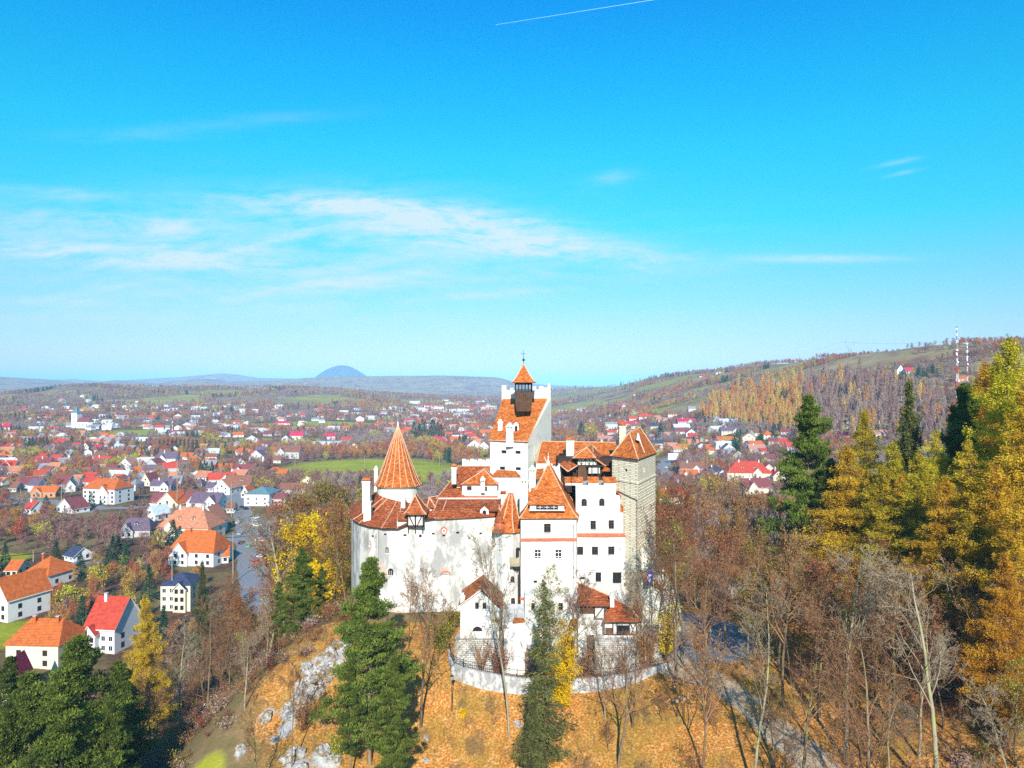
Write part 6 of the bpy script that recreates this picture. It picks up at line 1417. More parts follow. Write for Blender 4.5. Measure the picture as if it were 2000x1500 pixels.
def house(px, py, w, wall, rh, kind='gable', roof='red', wl='white', rot=0, dp=9, label='', D=None, wins=None, chim=1, name='house', group='houses of the village', dorm=0, big=True):
    """px: middle, py: foot of the wall, w: width in the photo, wall and rh in metres"""
    if D is None: x, y, z = ground_px(px, py)
    else: x, y = pxy(px, D); z = h1(x, y)
    if w > 18:
        fl_ = abs(px - 1000) * dp / (y + dp); w_ = max(w * .55, w - .8 * fl_); px += math.copysign((w - w_) * .45, px - 1000); w = w_; x = (px - 1000) / F * y
    W = w / F * y / max(.6, math.cos(R(rot))); W = W if kind != 'front' else W
    hw, hd = W/2, dp/2; yc = y + hd
    z = min(h1(x, yc), h1(x - hw, y), h1(x + hw, y), z + .2)
    r = empty(name, (x, yc, z), R(rot), label, 'house', group); HOUSES.append((x, yc, max(hw, hd)+1.5, label))
    b0 = -1.5; wk = 'w_' + wl; rk = 'r_' + roof; m = MB(); ov = .55
    ring = [(-hw, -hd), (hw, -hd), (hw, hd), (-hw, hd)]
    rm = MB()
    if kind == 'gable':
        m.prism(ring, b0, wall, wk)
        for sx in (-1, 1): P = [(sx*hw, -hd, wall), (sx*hw, hd, wall), (sx*hw, 0, wall+rh)]; m.face(P if sx > 0 else P[::-1], wk)
        s = rh/hd
        for sy in (-1, 1): rm.slab([(-hw-ov, sy*(hd+ov), wall-ov*s), (hw+ov, sy*(hd+ov), wall-ov*s), (hw+ov, 0, wall+rh+.05), (-hw-ov, 0, wall+rh+.05)], .2, rk, 'w_white')
    elif kind == 'front':
        m.prism(ring, b0, wall, wk)
        for sy in (-1, 1): P = [(-hw, sy*hd, wall), (hw, sy*hd, wall), (0, sy*hd, wall+rh)]; m.face(P if sy < 0 else P[::-1], wk)
        s = rh/hw
        for sx in (-1, 1): rm.slab([(sx*(hw+ov), -hd-ov, wall-ov*s), (sx*(hw+ov), hd+ov, wall-ov*s), (0, hd+ov, wall+rh+.05), (0, -hd-ov, wall+rh+.05)], .2, rk, 'w_white')
    elif kind in ('hip', 'half'):
        m.prism(ring, b0, wall, wk)
        L = max(0.0, hw - hd*(.9 if kind == 'hip' else .45)) if hw >= hd else 0; a, b = (-L, 0, wall+rh), (L, 0, wall+rh)
        o = [(-hw-ov, -hd-ov, wall-.2), (hw+ov, -hd-ov, wall-.2), (hw+ov, hd+ov, wall-.2), (-hw-ov, hd+ov, wall-.2)]
        rm.face([o[0], o[1], b, a], rk); rm.face([o[2], o[3], a, b], rk); rm.face([o[1], o[2], b], rk); rm.face([o[3], o[0], a], rk); rm.face(o[::-1], 'w_white')
    elif kind == 'flat':
        m.prism(ring, b0, wall, wk); rm.prism([(-hw-.3, -hd-.3), (hw+.3, -hd-.3), (hw+.3, hd+.3), (-hw-.3, hd+.3)], wall+.002, wall+.35, rk)
    wo_ = m.build('wall', r); ro = rm.build('roof', r)
    if big and w > 34 and kind in ('gable', 'half', 'hip') and wall > 3.2 and 'hipped' not in label:      # a cross wing towards the street
        rs_ = random.Random(int(px*7+py)); ww_ = min(hw*.42, 3.6); u = hw*rs_.choice([-.45, .35, .5]); pr_ = rs_.uniform(1.0, 2.2); wh = wall*rs_.uniform(.8, 1.0); g_h = min(rh*.8, ww_*1.15)
        q = MB(); q.box(u-ww_, u+ww_, -hd-pr_, -hd-.004, b0, wh, wk)
        P = [(u-ww_, -hd-pr_, wh), (u+ww_, -hd-pr_, wh), (u, -hd-pr_, wh+g_h)]; q.face(P, wk); q.build('wing', r)
        q = MB(); s_ = g_h/ww_
        for sx in (-1, 1): q.slab([(u+sx*(ww_+.4), -hd-pr_-.5, wh-.4*s_), (u+sx*(ww_+.4), -hd+1.2, wh-.4*s_), (u, -hd+g_h/max(rh/hd, .3)+.5, wh+g_h+.05), (u, -hd-pr_-.5, wh+g_h+.05)], .16, rk, 'w_white')
        q.build('wing_roof', r)
        for zz in [1.0 + 2.7*i for i in range(max(1, int((wh+.6)/2.8)))]:
            for v in (-.45, .45):
                if zz + 1.3 > wh: continue
                q = MB(); c_ = u + v*ww_; q.box(c_-.55, c_+.55, -hd-pr_-.07, -hd-pr_-.003, zz-.1, zz+1.35, 'brownwood'); q.box(c_-.45, c_+.45, -hd-pr_-.085, -hd-pr_-.0705, zz, zz+1.25, 'glass'); q.build('window', r)
        skip_u = (u-ww_-.7, u+ww_+.7)
    else: skip_u = None
    if not big: return r
    cols = max(2, int(W/4.6)) if wins is None else wins; fl = max(1, int((wall+.6)/2.8))
    ww = .55; zs = [1.0 + 2.7*i for i in range(fl)]
    for i in range(cols):
        u = -hw + W*(i+.5)/cols
        if skip_u and skip_u[0] < u < skip_u[1]: continue
        for zz in zs:
            if zz + 1.3 > wall: continue
            q = MB(); q.box(u-ww-.1, u+ww+.1, -hd-.07, -hd-.003, zz-.1, zz+1.4, 'whitepaint' if roof != 'orange' else 'brownwood'); q.box(u-ww, u-.04, -hd-.085, -hd-.0705, zz, zz+1.3, 'glass'); q.box(u+.04, u+ww, -hd-.085, -hd-.0705, zz, zz+1.3, 'glass'); q.build('window', r)
    if kind == 'front' and rh > 2.5: q = MB(); q.box(-.6, .6, -hd-.07, -hd-.003, wall+.2, wall+1.4, 'brownwood'); q.box(-.5, .5, -hd-.085, -hd-.0705, wall+.3, wall+1.3, 'glass'); q.build('window', r)
    sd = 1 if x < 0 else -1     # the flank the camera sees
    for i in range(2):
        v = -hd*.45 + hd*.9*i
        for zz in zs:
            if zz + 1.3 > wall: continue
            q = MB(); a, b = sorted((sd*(hw+.003), sd*(hw+.07))); q.box(a, b, v-.6, v+.6, zz-.1, zz+1.4, 'brownwood'); a, b = sorted((sd*(hw+.0705), sd*(hw+.085))); q.box(a, b, v-.5, v+.5, zz, zz+1.3, 'glass'); q.build('window', r)
    for i in range(chim):
        u = -hw*.4 + hw*.9*i; q = MB(); zc = wall + rh*.55; q.box(u-.4, u+.4, -.9-.35, -.9+.35, zc-.8, wall+rh+.9, 'w_white' if roof != 'orange' else 'r_orange'); q.box(u-.5, u+.5, -.9-.45, -.9+.45, wall+rh+.902, wall+rh+1.1, 'w_greyw'); q.build('chimney', ro)
    for i in range(dorm):
        u = -hw*.55 + hw*1.1*(i+.5)/dorm; q = MB(); yd = -hd*.62; zd = wall + rh*.38 - .5
        q.box(u-.9, u+.9, yd, yd+2.5, zd, zd+1.4, wk); q.box(u-.5, u+.5, yd-.05, yd-.003, zd+.35, zd+1.2, 'glass')
        for sx in (-1, 1): q.slab([(u, yd-.3, zd+2.2), (u+sx*1.25, yd-.3, zd+1.25), (u+sx*1.25, yd+3, zd+1.25), (u, yd+3, zd+2.2)], .1, rk)
        q.build('dormer', ro)
    if kind != 'flat' and label and 'skylight' in label: q = MB(); s = rh/hd; u = hw*.3; P = [(u-.6, -hd*.55-.5, wall+rh*.45-.5*s+.12), (u+.6, -hd*.55-.5, wall+rh*.45-.5*s+.12), (u+.6, -hd*.55+.5, wall+rh*.45+.5*s+.12), (u-.6, -hd*.55+.5, wall+rh*.45+.5*s+.12)]; q.slab(P, .1, 'glass'); q.build('skylight', ro)
    return r
h = house
# nearest, lower edge of the photograph
h(84,1308,150,6.6,5.0,'half','orange','cream',-3,12,'long cream house with weathered orange hipped roof behind the pines',wins=2,chim=2)
h(216,1278,98,7.6,7.0,'gable','red','white',-8,12,'white house with bright red roof next to the cream house',chim=1,wins=4)
h(28,1216,92,7.6,6.0,'front','orange','white',-20,14,'white house with steep orange roof, skylight and dark gable at the meadow',chim=0)
h(92,1152,96,4.5,5.5,'half','orange','white',-15,13,'low white house with glowing orange broad roof above the steep-roofed house',D=262,chim=1)
h(-2,1392,64,5,5,'front','crimson','white',10,12,'crimson roof peeping out behind the pine grove',chim=0)
h(30,1160,40,3,3,'gable','orange','cream',0,8,'small orange roofed annex behind the glowing orange roof',D=275,chim=0)
h(352,1196,82,9,2.6,'half','navy','cream',3,12,'tall cream building under a dark navy roof below the orange villa',D=236,chim=0,wins=4)
h(388,1118,118,6,7.5,'half','orange','white',-10,14,'orange roofed villa with skylights beside the village street',D=292,chim=1,dorm=0)
h(408,1092,48,7,5,'hip','orange','white',0,9,'tower-like orange pavilion roof attached behind the orange villa',D=305,chim=0)
h(432,1122,34,3.2,3.2,'gable','orange','white',20,8,'small bright orange roof beside the street trees',D=296,chim=0)
h(370,1058,128,6.5,8.5,'hip','salmon','cream',-6,16,'large salmon roofed guesthouse with many gables near the street',chim=2,dorm=2)
h(412,1040,56,7,7,'front','salmon','white',0,12,'white gabled wing rising behind the salmon guesthouse',D=352,chim=1)
h(268,1050,74,3.6,5,'half','purple','greyw',5,10,'long purple shingled cottage with eyebrow dormer',chim=0,dorm=1)
h(306,1018,40,4,4,'front','bluewhite','white',-25,10,'white gabled cottage with pale blue metal roof',chim=0)
h(150,1098,46,2.6,3,'gable','navy','white',-30,8,'small dark blue roofed cottage among the brown trees',chim=0)
h(338,1002,62,5,6.5,'front','orange','cream',-15,12,'cream house with tall orange gables beside maroon roofs',chim=1)
h(310,998,34,5,5,'gable','maroon','white',0,9,'maroon roofed wing attached to the tall orange gables',chim=0)
h(370,985,60,5,5.5,'gable','maroon','white',0,10,'pair of joined maroon roofs in the street block',D=422,chim=0)
h(405,1000,70,5.5,5,'gable','purple','white',-3,13,'broad purple metal roof over white walls at the street corner',chim=0)
h(208,984,94,9.5,5.5,'half','orange','white',-14,16,'big white three storey hotel with orange roof on the main road',wins=7,chim=3,name='hotel')
h(90,972,62,3.6,3.6,'gable','orange','ochre',0,9,'long low brick house with orange roof by the road',chim=0)
h(125,956,46,4,6,'gable','maroon','greyw',-14,10,'dark maroon barn roof behind the brick house',chim=0,name='barn')
h(140,1003,62,3,5.5,'front','maroon','white',-25,10,'white chalet with wide low gable beside the hotel',chim=0)
h(64,1006,34,3.4,4,'gable','red','white',-20,9,'white bungalow with red roof at the road curve',chim=1)
h(510,990,66,7.5,3.4,'hip','teal','white',-4,18,'white house under a broad teal hipped roof at the street end',chim=0)
h(548,988,30,4,3,'gable','maroon','white',0,8,'small maroon roofed shop beside the teal-roofed house',chim=0)
h(484,972,24,3,4.4,'front','orange','white',-10,9,'bright orange gable squeezed behind the teal-roofed house',chim=0)
h(442,968,46,5,5.5,'front','salmon','white',-10,14,'salmon gabled house with balcony at the street end',chim=0)
h(466,958,58,4,6,'gable','brown','cream',0,10,'wide brown roof with twin gables above the street end',chim=0,dorm=2)
h(432,946,58,3.5,4.5,'gable','red','white',4,10,'long rusty red roof beside the poles',chim=0)
h(478,930,44,4,5,'gable','maroon','white',0,9,'maroon roof over white wall on the slope above the street',chim=0)
h(473,914,26,4,4.5,'front','brown','white',0,9,'white twin-gabled house above the maroon roof',chim=0,dorm=0)
h(505,902,38,5,6,'front','purple','white',-12,10,'white villa with purple roof among bare trees',chim=0)
h(512,888,28,3.5,4.5,'gable','purple','white',0,9,'upper purple roof behind the white villa',chim=0)
h(563,896,54,7,5.5,'gable','brown','greyw',0,13,'large timber guesthouse with brick-coloured roof',chim=0,dorm=1)
h(560,866,24,5,5,'front','purple','white',0,10,'narrow white gabled house before the crimson roof',chim=0)
h(580,860,30,6,5.5,'gable','crimson','white',0,11,'white house with crimson roof above the timber guesthouse',chim=0)
h(494,864,34,3.5,5.5,'front','maroon','white',0,10,'white chalet with dark spreading roof on the wooded slope',chim=0)
h(553,830,30,3,3.5,'gable','crimson','white',0,9,'long crimson roof in the trees below the low hills',chim=0,big=False)
h(640,872,64,5,.4,'flat','bluewhite','white',0,16,'long white flat-roofed works by the meadow',chim=0,name='workshop')
h(645,860,24,5,4,'gable','crimson','white',0,9,'small crimson roof above the flat-roofed works',chim=0)
h(678,866,26,4,3.5,'gable','red','white',0,9,'red roofed house behind the yellow cottage',chim=0)
h(691,880,18,4,4,'front','yellow','yellow',0,9,'little yellow cottage beside the meadow',chim=0) if False else h(691,880,18,4,4,'front','orange','yellow',0,9,'little yellow cottage beside the meadow',chim=0)
h(608,950,40,3,4.5,'front','brown','cream',-15,12,'brown roofed farmhouse at the lower end of the meadow',chim=0)
h(572,966,54,3,4,'gable','brown','greyw',8,9,'brown roofed sheds behind the teal-roofed house',chim=0,name='shed')
# rows behind the hotel
for a in [(18,918,46,3.6,4.5,'gable','red','cream',-8,9,'red roof at the outer edge of the village with green wall'),(36,912,26,4,4.5,'front','salmon','cream',0,9,'cream gabled house attached to the outermost red roof'),(88,912,36,3.4,4.5,'gable','maroon','greyw',0,9,'low maroon roof among plum-coloured trees'),
    (112,908,30,4,5,'gable','red','cream',-10,9,'red roofed house with cream gable in the outer row'),(128,910,20,3.5,3.5,'gable','pink','white',0,8,'pale roofed house touching the cream gable'),(150,879,22,4,4,'gable','red','cream',0,9,'red roofed house under the church'),(170,881,20,5,4,'front','brown','cream',0,9,'cream gabled house next to the red roof under the church'),
    (192,884,20,4,4.5,'gable','crimson','white',0,9,'crimson roof with pale chimney under the church'),(225,890,40,4,4,'gable','brown','greyw',0,10,'wide brown roof in the middle rows'),(200,908,40,3,4.5,'gable','red','cream',0,9,'long red roof behind yellow autumn trees'),
    (250,918,34,5,5,'front','pink','white',-8,10,'pink roofed house with balcony in the middle rows'),(243,896,22,3.4,4,'gable','maroon','white',0,8,'maroon roof above the pink-roofed house'),(328,906,44,5,6,'gable','purple','white',5,11,'large dark purple roof before the conifers'),(346,896,22,4,5,'hip','orange','cream',0,9,'orange hipped roof behind the large purple roof'),
    (292,950,30,4,5.5,'front','maroon','cream',-15,10,'maroon gabled house in the rows above the tall orange gables'),(318,960,50,4,4,'gable','purple','white',0,10,'low purple roof with white wall above the tall orange gables'),(336,940,28,3,3.5,'gable','salmon','cream',0,8,'small salmon roof above the low purple roof'),
    (231,944,26,3,3.5,'gable','orange','cream',0,8,'small orange roof directly behind the hotel'),(8,896,22,4,4,'hip','orange','cream',0,9,'orange hipped roof at the outer edge near the conifers'),(10,842,36,6,4.5,'half','crimson','cream',0,14,'bright crimson roof beside a yellow tree under the low hill'),(5,925,20,3,4,'front','red','white',0,8,'red gable cut by the outer edge of the village'),
    (30,962,24,3,3.5,'gable','brown','greyw',0,8,'weathered brown shed on the outer road'),(412,962,22,3,3.4,'gable','purple','white',0,8,'slate purple roof between the two street roofs'),(390,952,20,3,3.4,'hip','purple','greyw',0,7,'small dark round-hipped roof among the poles'),(452,1004,20,3,3,'gable','brown','cream',0,7,'small shop by the street corner'),
    (540,905,24,3,4,'gable','brown','white',0,8,'brown roofed house under the timber guesthouse'),(390,890,20,3,4,'gable','brown','cream',0,8,'hidden brown roof beside the pole line'),(170,930,24,3,3.6,'gable','brown','greyw',0,8,'brown barn behind the hotel road')]:
    h(*a, chim=1 if a[2] > 30 else 0)
# east side of the castle
for a in [(1230,830,46,4.5,4.5,'gable','crimson','white',0,11,'long inn with crimson roof and dormers'),(1262,817,30,5,4,'gable','red','white',0,9,'red and orange roofed house above the long inn'),(1340,828,38,6,4.5,'gable','crimson','greyw',0,12,'grey timber house with crimson roof on the slope foot'),
    (1299,822,30,3,3.5,'gable','pink','cream',0,9,'pale pink roof between the inns'),(1220,788,28,3,3.6,'gable','crimson','white',0,9,'crimson roof high on the terraced slope'),(1332,848,30,5,5,'gable','maroon','white',0,10,'maroon roofed house beside the white gable'),(1350,852,24,5,5,'front','brown','white',-5,10,'white arched gable next to the maroon roof'),
    (1425,848,40,6,4.5,'gable','purple','cream',0,11,'cream house with grey purple roof under the birch slope'),(1416,862,36,3,3.5,'gable','orange','white',0,10,'orange roof with open porch under the birch slope'),(1462,864,30,6,4.5,'front','salmon','cream',-8,11,'cream house with salmon roof and blue gable'),
    (1499,858,26,5,4.5,'hip','orange','cream',0,11,'orange eight-sided roof at the foot of the birch slope'),(1422,883,28,4,5,'front','purple','white',0,10,'white gabled house among bare trees below the grey purple roof'),(1478,884,38,4,4.5,'gable','pink','cream',0,11,'pinkish red roof beside the white gabled house'),
    (1182,866,30,5,4,'gable','pink','white',-8,10,'pale roofed house with white gable behind the castle keep'),(1335,878,28,3,3.5,'gable','orange','white',0,9,'orange roof before the yellow tree'),(1310,876,28,3,4,'gable','pink','cream',0,9,'pinkish roofs beside the blue-grey road'),(1283,872,28,4,3.5,'gable','navy','white',0,10,'white building with navy roof by the blue-grey road'),
    (1352,928,50,5.5,5,'gable','brown','white',-10,11,'white house with grey brown roof opposite the navy roof'),(1398,934,48,5,4,'hip','navy','white',5,13,'white house with dark navy roof and tall posts'),(1345,938,40,3.5,4,'gable','orange','white',0,10,'orange roofed extension before the grey brown roof'),(1325,945,30,3,2.6,'gable','maroon','white',0,8,'low maroon roof under the orange extension'),
    (1312,985,62,4,5,'half','red','cream',0,12,'red roof beyond the forest near the stone tower'),(1475,966,66,5,5.5,'gable','maroon','cream',8,13,'dark maroon chalet roofs below the red guesthouse'),(1520,940,36,4,5,'front','crimson','cream',0,12,'crimson roof beside the guesthouse half behind the pine'),(1505,905,22,4,4,'gable','maroon','white',0,9,'house with maroon roof behind the pine'),
    (1372,842,24,3,3.6,'gable','brown','cream',0,8,'brown roofed cottage below the crimson-roofed timber house'),(1395,872,22,3,4,'gable','brown','white',0,8,'brown roof deep in bare trees'),(1300,852,24,3,3.5,'gable','pink','white',0,8,'pinkish brown roof near the chimney of the stone tower'),
    (1650,840,32,5,4.5,'front','maroon','cream',10,10,'cream gabled house with maroon roof below the birches'),(1650,856,18,3,3.5,'gable','crimson','white',0,8,'little crimson roof under the cream gable'),(1720,855,34,4,3,'gable','pink','cream',0,9,'pale low building behind the dark spruce'),(1545,880,26,4,4,'gable','red','white',0,9,'house with red roof glimpsed through the pine'),
    (1527,750,30,4,.4,'flat','bluewhite','white',0,12,'modern white house on the hill meadow'),(1352,802,14,5,3.5,'gable','grey','white',0,8,'narrow white house above the crimson roof'),(1405,730,14,3,3.5,'front','grey','white',0,9,'white gabled house on the skyline'),
    (1375,735,18,3,3,'gable','crimson','white',0,9,'crimson roof on the skyline'),(1265,750,16,3,3,'gable','brown','cream',0,9,'brown roofed house on the far skyline'),(1660,737,40,3,3.4,'gable','red','white',0,10,'red roofed barn above the birches'),(1756,731,20,6,6,'front','grey','white',0,10,'tall white gable of the hilltop house'),
    (1775,730,22,4,4.5,'gable','crimson','white',0,9,'crimson roofs beside the tall white gable'),(1881,744,34,3,3,'gable','orange','white',0,10,'orange roofed cabin under the tall lattice mast'),(1106,802,34,4,2.5,'gable','pink','brown' if False else 'cream',0,9,'long pale red roof beside the keep'),(1100,812,26,4,2.5,'gable','navy','ochre',0,9,'dark wooden house beside the keep'),
    (1135,800,16,3,3.4,'gable','grey','white',0,8,'white roofed house on the valley edge beside the keep'),(1155,802,24,3,3,'gable','brown','cream',0,8,'cream house beside the white-roofed house'),(1180,804,14,3,3,'gable','navy','white',0,8,'navy roofed house at the foot of the terraces'),(1220,801,20,3,3,'gable','teal','white',0,8,'green roofed house on the terraces'),
    (1190,815,16,4,3,'front','grey','white',0,8,'small white gable above the crimson inn'),(1205,808,16,3,3,'gable','brown','cream',0,8,'cream cottage above the crimson inn'),(1120,784,12,3,3,'gable','grey','white',0,8,'white dot of a house at the far slope foot'),(1245,771,16,3,3,'gable','crimson','white',0,8,'crimson roofed house under the far skyline')]:
    h(*a, chim=1 if a[2] > 34 else 0, big=a[2] > 19)
h(1462,942,96,7.5,8,'hip','red','cream',-8,18,'big guesthouse with bright red many-gabled roof and solar panels',chim=2,dorm=2,wins=7,name='guesthouse')
h(1500,936,40,6,5.5,'front','red','cream',-8,14,'gabled red roofed wing at the back of the big guesthouse',chim=0)
h(838,797,38,7,3,'gable','crimson','white',0,16,'long white block with dark red roof in the far town',chim=0,big=True)
h(894,806,48,9,1,'flat','bluewhite','white',0,18,'large white factory hall in the far town',chim=0)
h(855,802,26,10,1,'flat','grey','cream',0,14,'cream apartment block in the far town',chim=0,name='apartment_block')
h(905,814,38,4,3,'gable','bluewhite','white',0,16,'long shed with white metal roof in the far town',chim=0,name='warehouse')
h(672,808,22,7,.5,'flat','grey','white',0,14,'white block with greenhouse roof near the low hills',chim=0)
h(697,810,20,6,3,'gable','navy','white',0,12,'white house with navy roof near the low hills',chim=0)
h(703,823,16,6,4,'front','crimson','white',0,12,'white house with crimson gable beside a green tree',chim=0)
h(925,876,28,4,6,'front','purple','white',8,12,'timber-framed chalet with purple roof beside the keep',chim=0)
h(945,882,24,5,6,'front','red','white',0,11,'timber-framed house with red roof touching the keep',chim=0)
h(950,852,26,4,5,'gable','orange','cream',0,10,'orange roofed house beside the keep',chim=0)
h(800,824,16,4,3,'gable','red','white',0,9,'red roofed house behind the conifer grove',chim=0,big=False)
# many small houses far away
rsh = np.random.RandomState(5); far_specs = []
def scatter(poly, n, cols, desc, wmin, wmax):
    x0 = min(p[0] for p in poly); x1 = max(p[0] for p in poly); y0 = min(p[1] for p in poly); y1 = max(p[1] for p in poly); c = 0; k = 0
    while c < n and k < 4000:
        k += 1; px, py = rsh.uniform(x0, x1), rsh.uniform(y0, y1); ins = False; j = len(poly)-1
        for i in range(len(poly)):
            if (poly[i][1] > py) != (poly[j][1] > py) and px < (poly[j][0]-poly[i][0])*(py-poly[i][1])/(poly[j][1]-poly[i][1])+poly[i][0]: ins = not ins
            j = i
        if not ins: continue
        x, y, z = ground_px(px, py)
        if any(math.hypot(a-x, b-y) < r+9 for a, b, r, _ in HOUSES): continue
        roof = cols[rsh.randint(len(cols))]; W_ = rsh.uniform(wmin, wmax); wl = ['white', 'white', 'white', 'cream', 'greyw'][rsh.randint(5)]
        r = house(px, py, W_/y*F, rsh.uniform(3, 5), rsh.uniform(2.6, 4.2), ['gable', 'front', 'hip', 'gable'][rsh.randint(4)], roof, wl, rsh.uniform(-25, 25), rsh.uniform(8, 11), ' ', chim=0, big=False)
        later(r, f'{dict(white="white", cream="cream", greyw="grey")[wl]} walled {desc}, {dict(bluewhite="pale metal").get(roof, roof)} roof', x, y); c += 1
scatter([(60,812),(120,780),(200,768),(330,790),(330,850),(200,870),(80,860)], 34, ['grey','red','bluewhite','brown','pink','grey','salmon'], 'hillside house', 10, 18)
scatter([(0,800),(60,785),(60,860),(0,870)], 5, ['red','brown','pink'], 'hillside house', 9, 13)
scatter([(330,800),(560,790),(560,830),(330,850)], 17, ['grey','brown','bluewhite','red'], 'valley house', 10, 16)
scatter([(560,800),(740,800),(740,835),(560,835)], 10, ['grey','brown','red'], 'valley house', 10, 15)
scatter([(740,812),(960,790),(960,870),(880,875),(740,845)], 26, ['red','crimson','salmon','orange','brown','pink','crimson'], 'town house', 10, 20)
scatter([(800,788),(960,776),(960,800),(820,812)], 16, ['bluewhite','grey','crimson','pink','bluewhite'], 'far town house', 18, 34)
scatter([(1085,790),(1210,790),(1340,835),(1330,875),(1290,870),(1090,840)], 9, ['brown','grey','pink','red','navy'], 'slope house', 10, 15)
scatter([(200,880),(480,860),(540,900),(300,930),(150,930)], 12, ['brown','maroon','red','purple'], 'middle row house', 11, 16)
scatter([(0,925),(540,900),(560,945),(300,965),(0,965)], 14, ['brown','maroon','salmon','purple','orange','grey'], 'village cottage', 9, 14)
scatter([(20,868),(300,862),(520,860),(520,880),(60,900)], 16, ['brown','maroon','red','purple','salmon','grey'], 'garden cottage', 9, 14)
scatter([(1290,880),(1560,860),(1560,905),(1300,900)], 8, ['brown','red','orange','grey'], 'eastern cottage', 9, 13)
# the rest of the far town, past counting
FARH = []
for i, (rk, wk, L_) in enumerate([('r_red', 'w_white', 6), ('r_brown', 'w_cream', 7), ('r_salmon', 'w_white', 6), ('r_grey', 'w_white', 9), ('r_maroon', 'w_greyw', 6), ('r_orange', 'w_white', 7), ('r_bluewhite', 'w_white', 10)]):
    m = MB(); m.box(-L_, L_, -4.5, 4.5, -2, 3.6, wk)
    for sx in (-1, 1): P = [(sx*L_, -4.5, 3.6), (sx*L_, 4.5, 3.6), (sx*L_, 0, 7)]; m.face(P if sx > 0 else P[::-1], wk)
    for sy in (-1, 1): m.slab([(-L_-.5, sy*5, 3.2), (L_+.5, sy*5, 3.2), (L_+.5, 0, 7.05), (-L_-.5, 0, 7.05)], .2, rk)
    for u in (-.6, 0, .6): m.box(u*L_-.5, u*L_+.5, -4.56, -4.503, 1, 2.3, 'glass')
    o = m.build('far_house'); FARH.append(o.data); bpy.data.objects.remove(o)
FHP = []
for poly, n_ in (([(40,800),(330,785),(560,790),(560,850),(330,868),(40,872)], 130), ([(740,800),(960,782),(960,872),(880,872),(740,840)], 90), ([(560,800),(740,800),(740,850),(560,850)], 22), ([(1085,790),(1210,790),(1560,850),(1540,905),(1290,880),(1090,845)], 40), ([(0,868),(540,868),(560,950),(0,960)], 55)):
    c = 0
    for _ in range(3000):
        if c >= n_: break
        px, py = rsh.uniform(min(p[0] for p in poly), max(p[0] for p in poly)), rsh.uniform(min(p[1] for p in poly), max(p[1] for p in poly)); ins = False; j = len(poly)-1
        for i in range(len(poly)):
            if (poly[i][1] > py) != (poly[j][1] > py) and px < (poly[j][0]-poly[i][0])*(py-poly[i][1])/(poly[j][1]-poly[i][1])+poly[i][0]: ins = not ins
            j = i
        if not ins: continue
        x, y, z = ground_px(px, py); za_, zb_ = zones(np.array([x]), np.array([y]), np.array([z]))
        if za_[0, 1] > .4 or zb_[0, 0] > .2 or any(math.hypot(a-x, b-y) < r+8 for a, b, r, _ in HOUSES): continue
        HOUSES.append((x, y, 8, '')); FHP.append((x, y, z)); c += 1
# church
def church():
    x, y, z = ground_px(150, 836); r = empty('church', (x, y, z), R(-12), 'white church with square tower and tall spire on the village slope', 'church')
    s = y / F; m = MB(); hw = 6.5*s; m.box(-hw, hw, -hw, hw, -2, 29*s, 'w_white'); m.box(-hw*1.1, hw*1.1, -hw*1.1, hw*1.1, 29*s+.002, 29.8*s, 'w_white'); tw = m.build('tower', r)
    m = MB(); q = [(-hw*1.15, -hw*1.15), (hw*1.15, -hw*1.15), (hw*1.15, hw*1.15), (-hw*1.15, hw*1.15)]; m.loft([[(a*k, b*k, zz*s) for a, b in q] for k, zz in ((1, 29.8), (.7, 32), (.45, 34), (.38, 36), (.05, 43))], 'r_teal'); m.build('spire', tw)
    for zz in (12, 20): m = MB(); m.box(-.8, .8, -hw-.05, -hw-.003, zz*s, zz*s+2.4, 'glass'); m.build('window', tw)
    m = MB(); a, b, c = hw, hw + 26*s, 13*s; m.prism([(a, -hw*.9), (b, -hw*.9), (b+3, 0), (b, hw*.9), (a, hw*.9)], -2, c, 'w_white'); nv = m.build('nave', r)
    m = MB(); rr = c + 8*s
    for sy in (-1, 1): m.slab([(a, sy*hw*1.05, c-.1), (b+1, sy*hw*1.05, c-.1), (b-2, 0, rr), (a, 0, rr)], .2, 'r_maroon')
    m.face([(b+1, -hw*1.05, c-.1), (b+3.6, 0, c-.1), (b-2, 0, rr)], 'r_maroon'); m.face([(b+3.6, 0, c-.1), (b+1, hw*1.05, c-.1), (b-2, 0, rr)], 'r_maroon'); m.build('roof', nv)
    for k in range(3): m = MB(); u = a + (b-a)*(k+.5)/3; m.box(u-.6, u+.6, -hw*.9-.05, -hw*.9-.003, c*.3, c*.75, 'glass'); m.build('window', nv)
    HOUSES.append((x, y, 16, '')); HOUSES.append((x+20, y, 18, ''))
church()
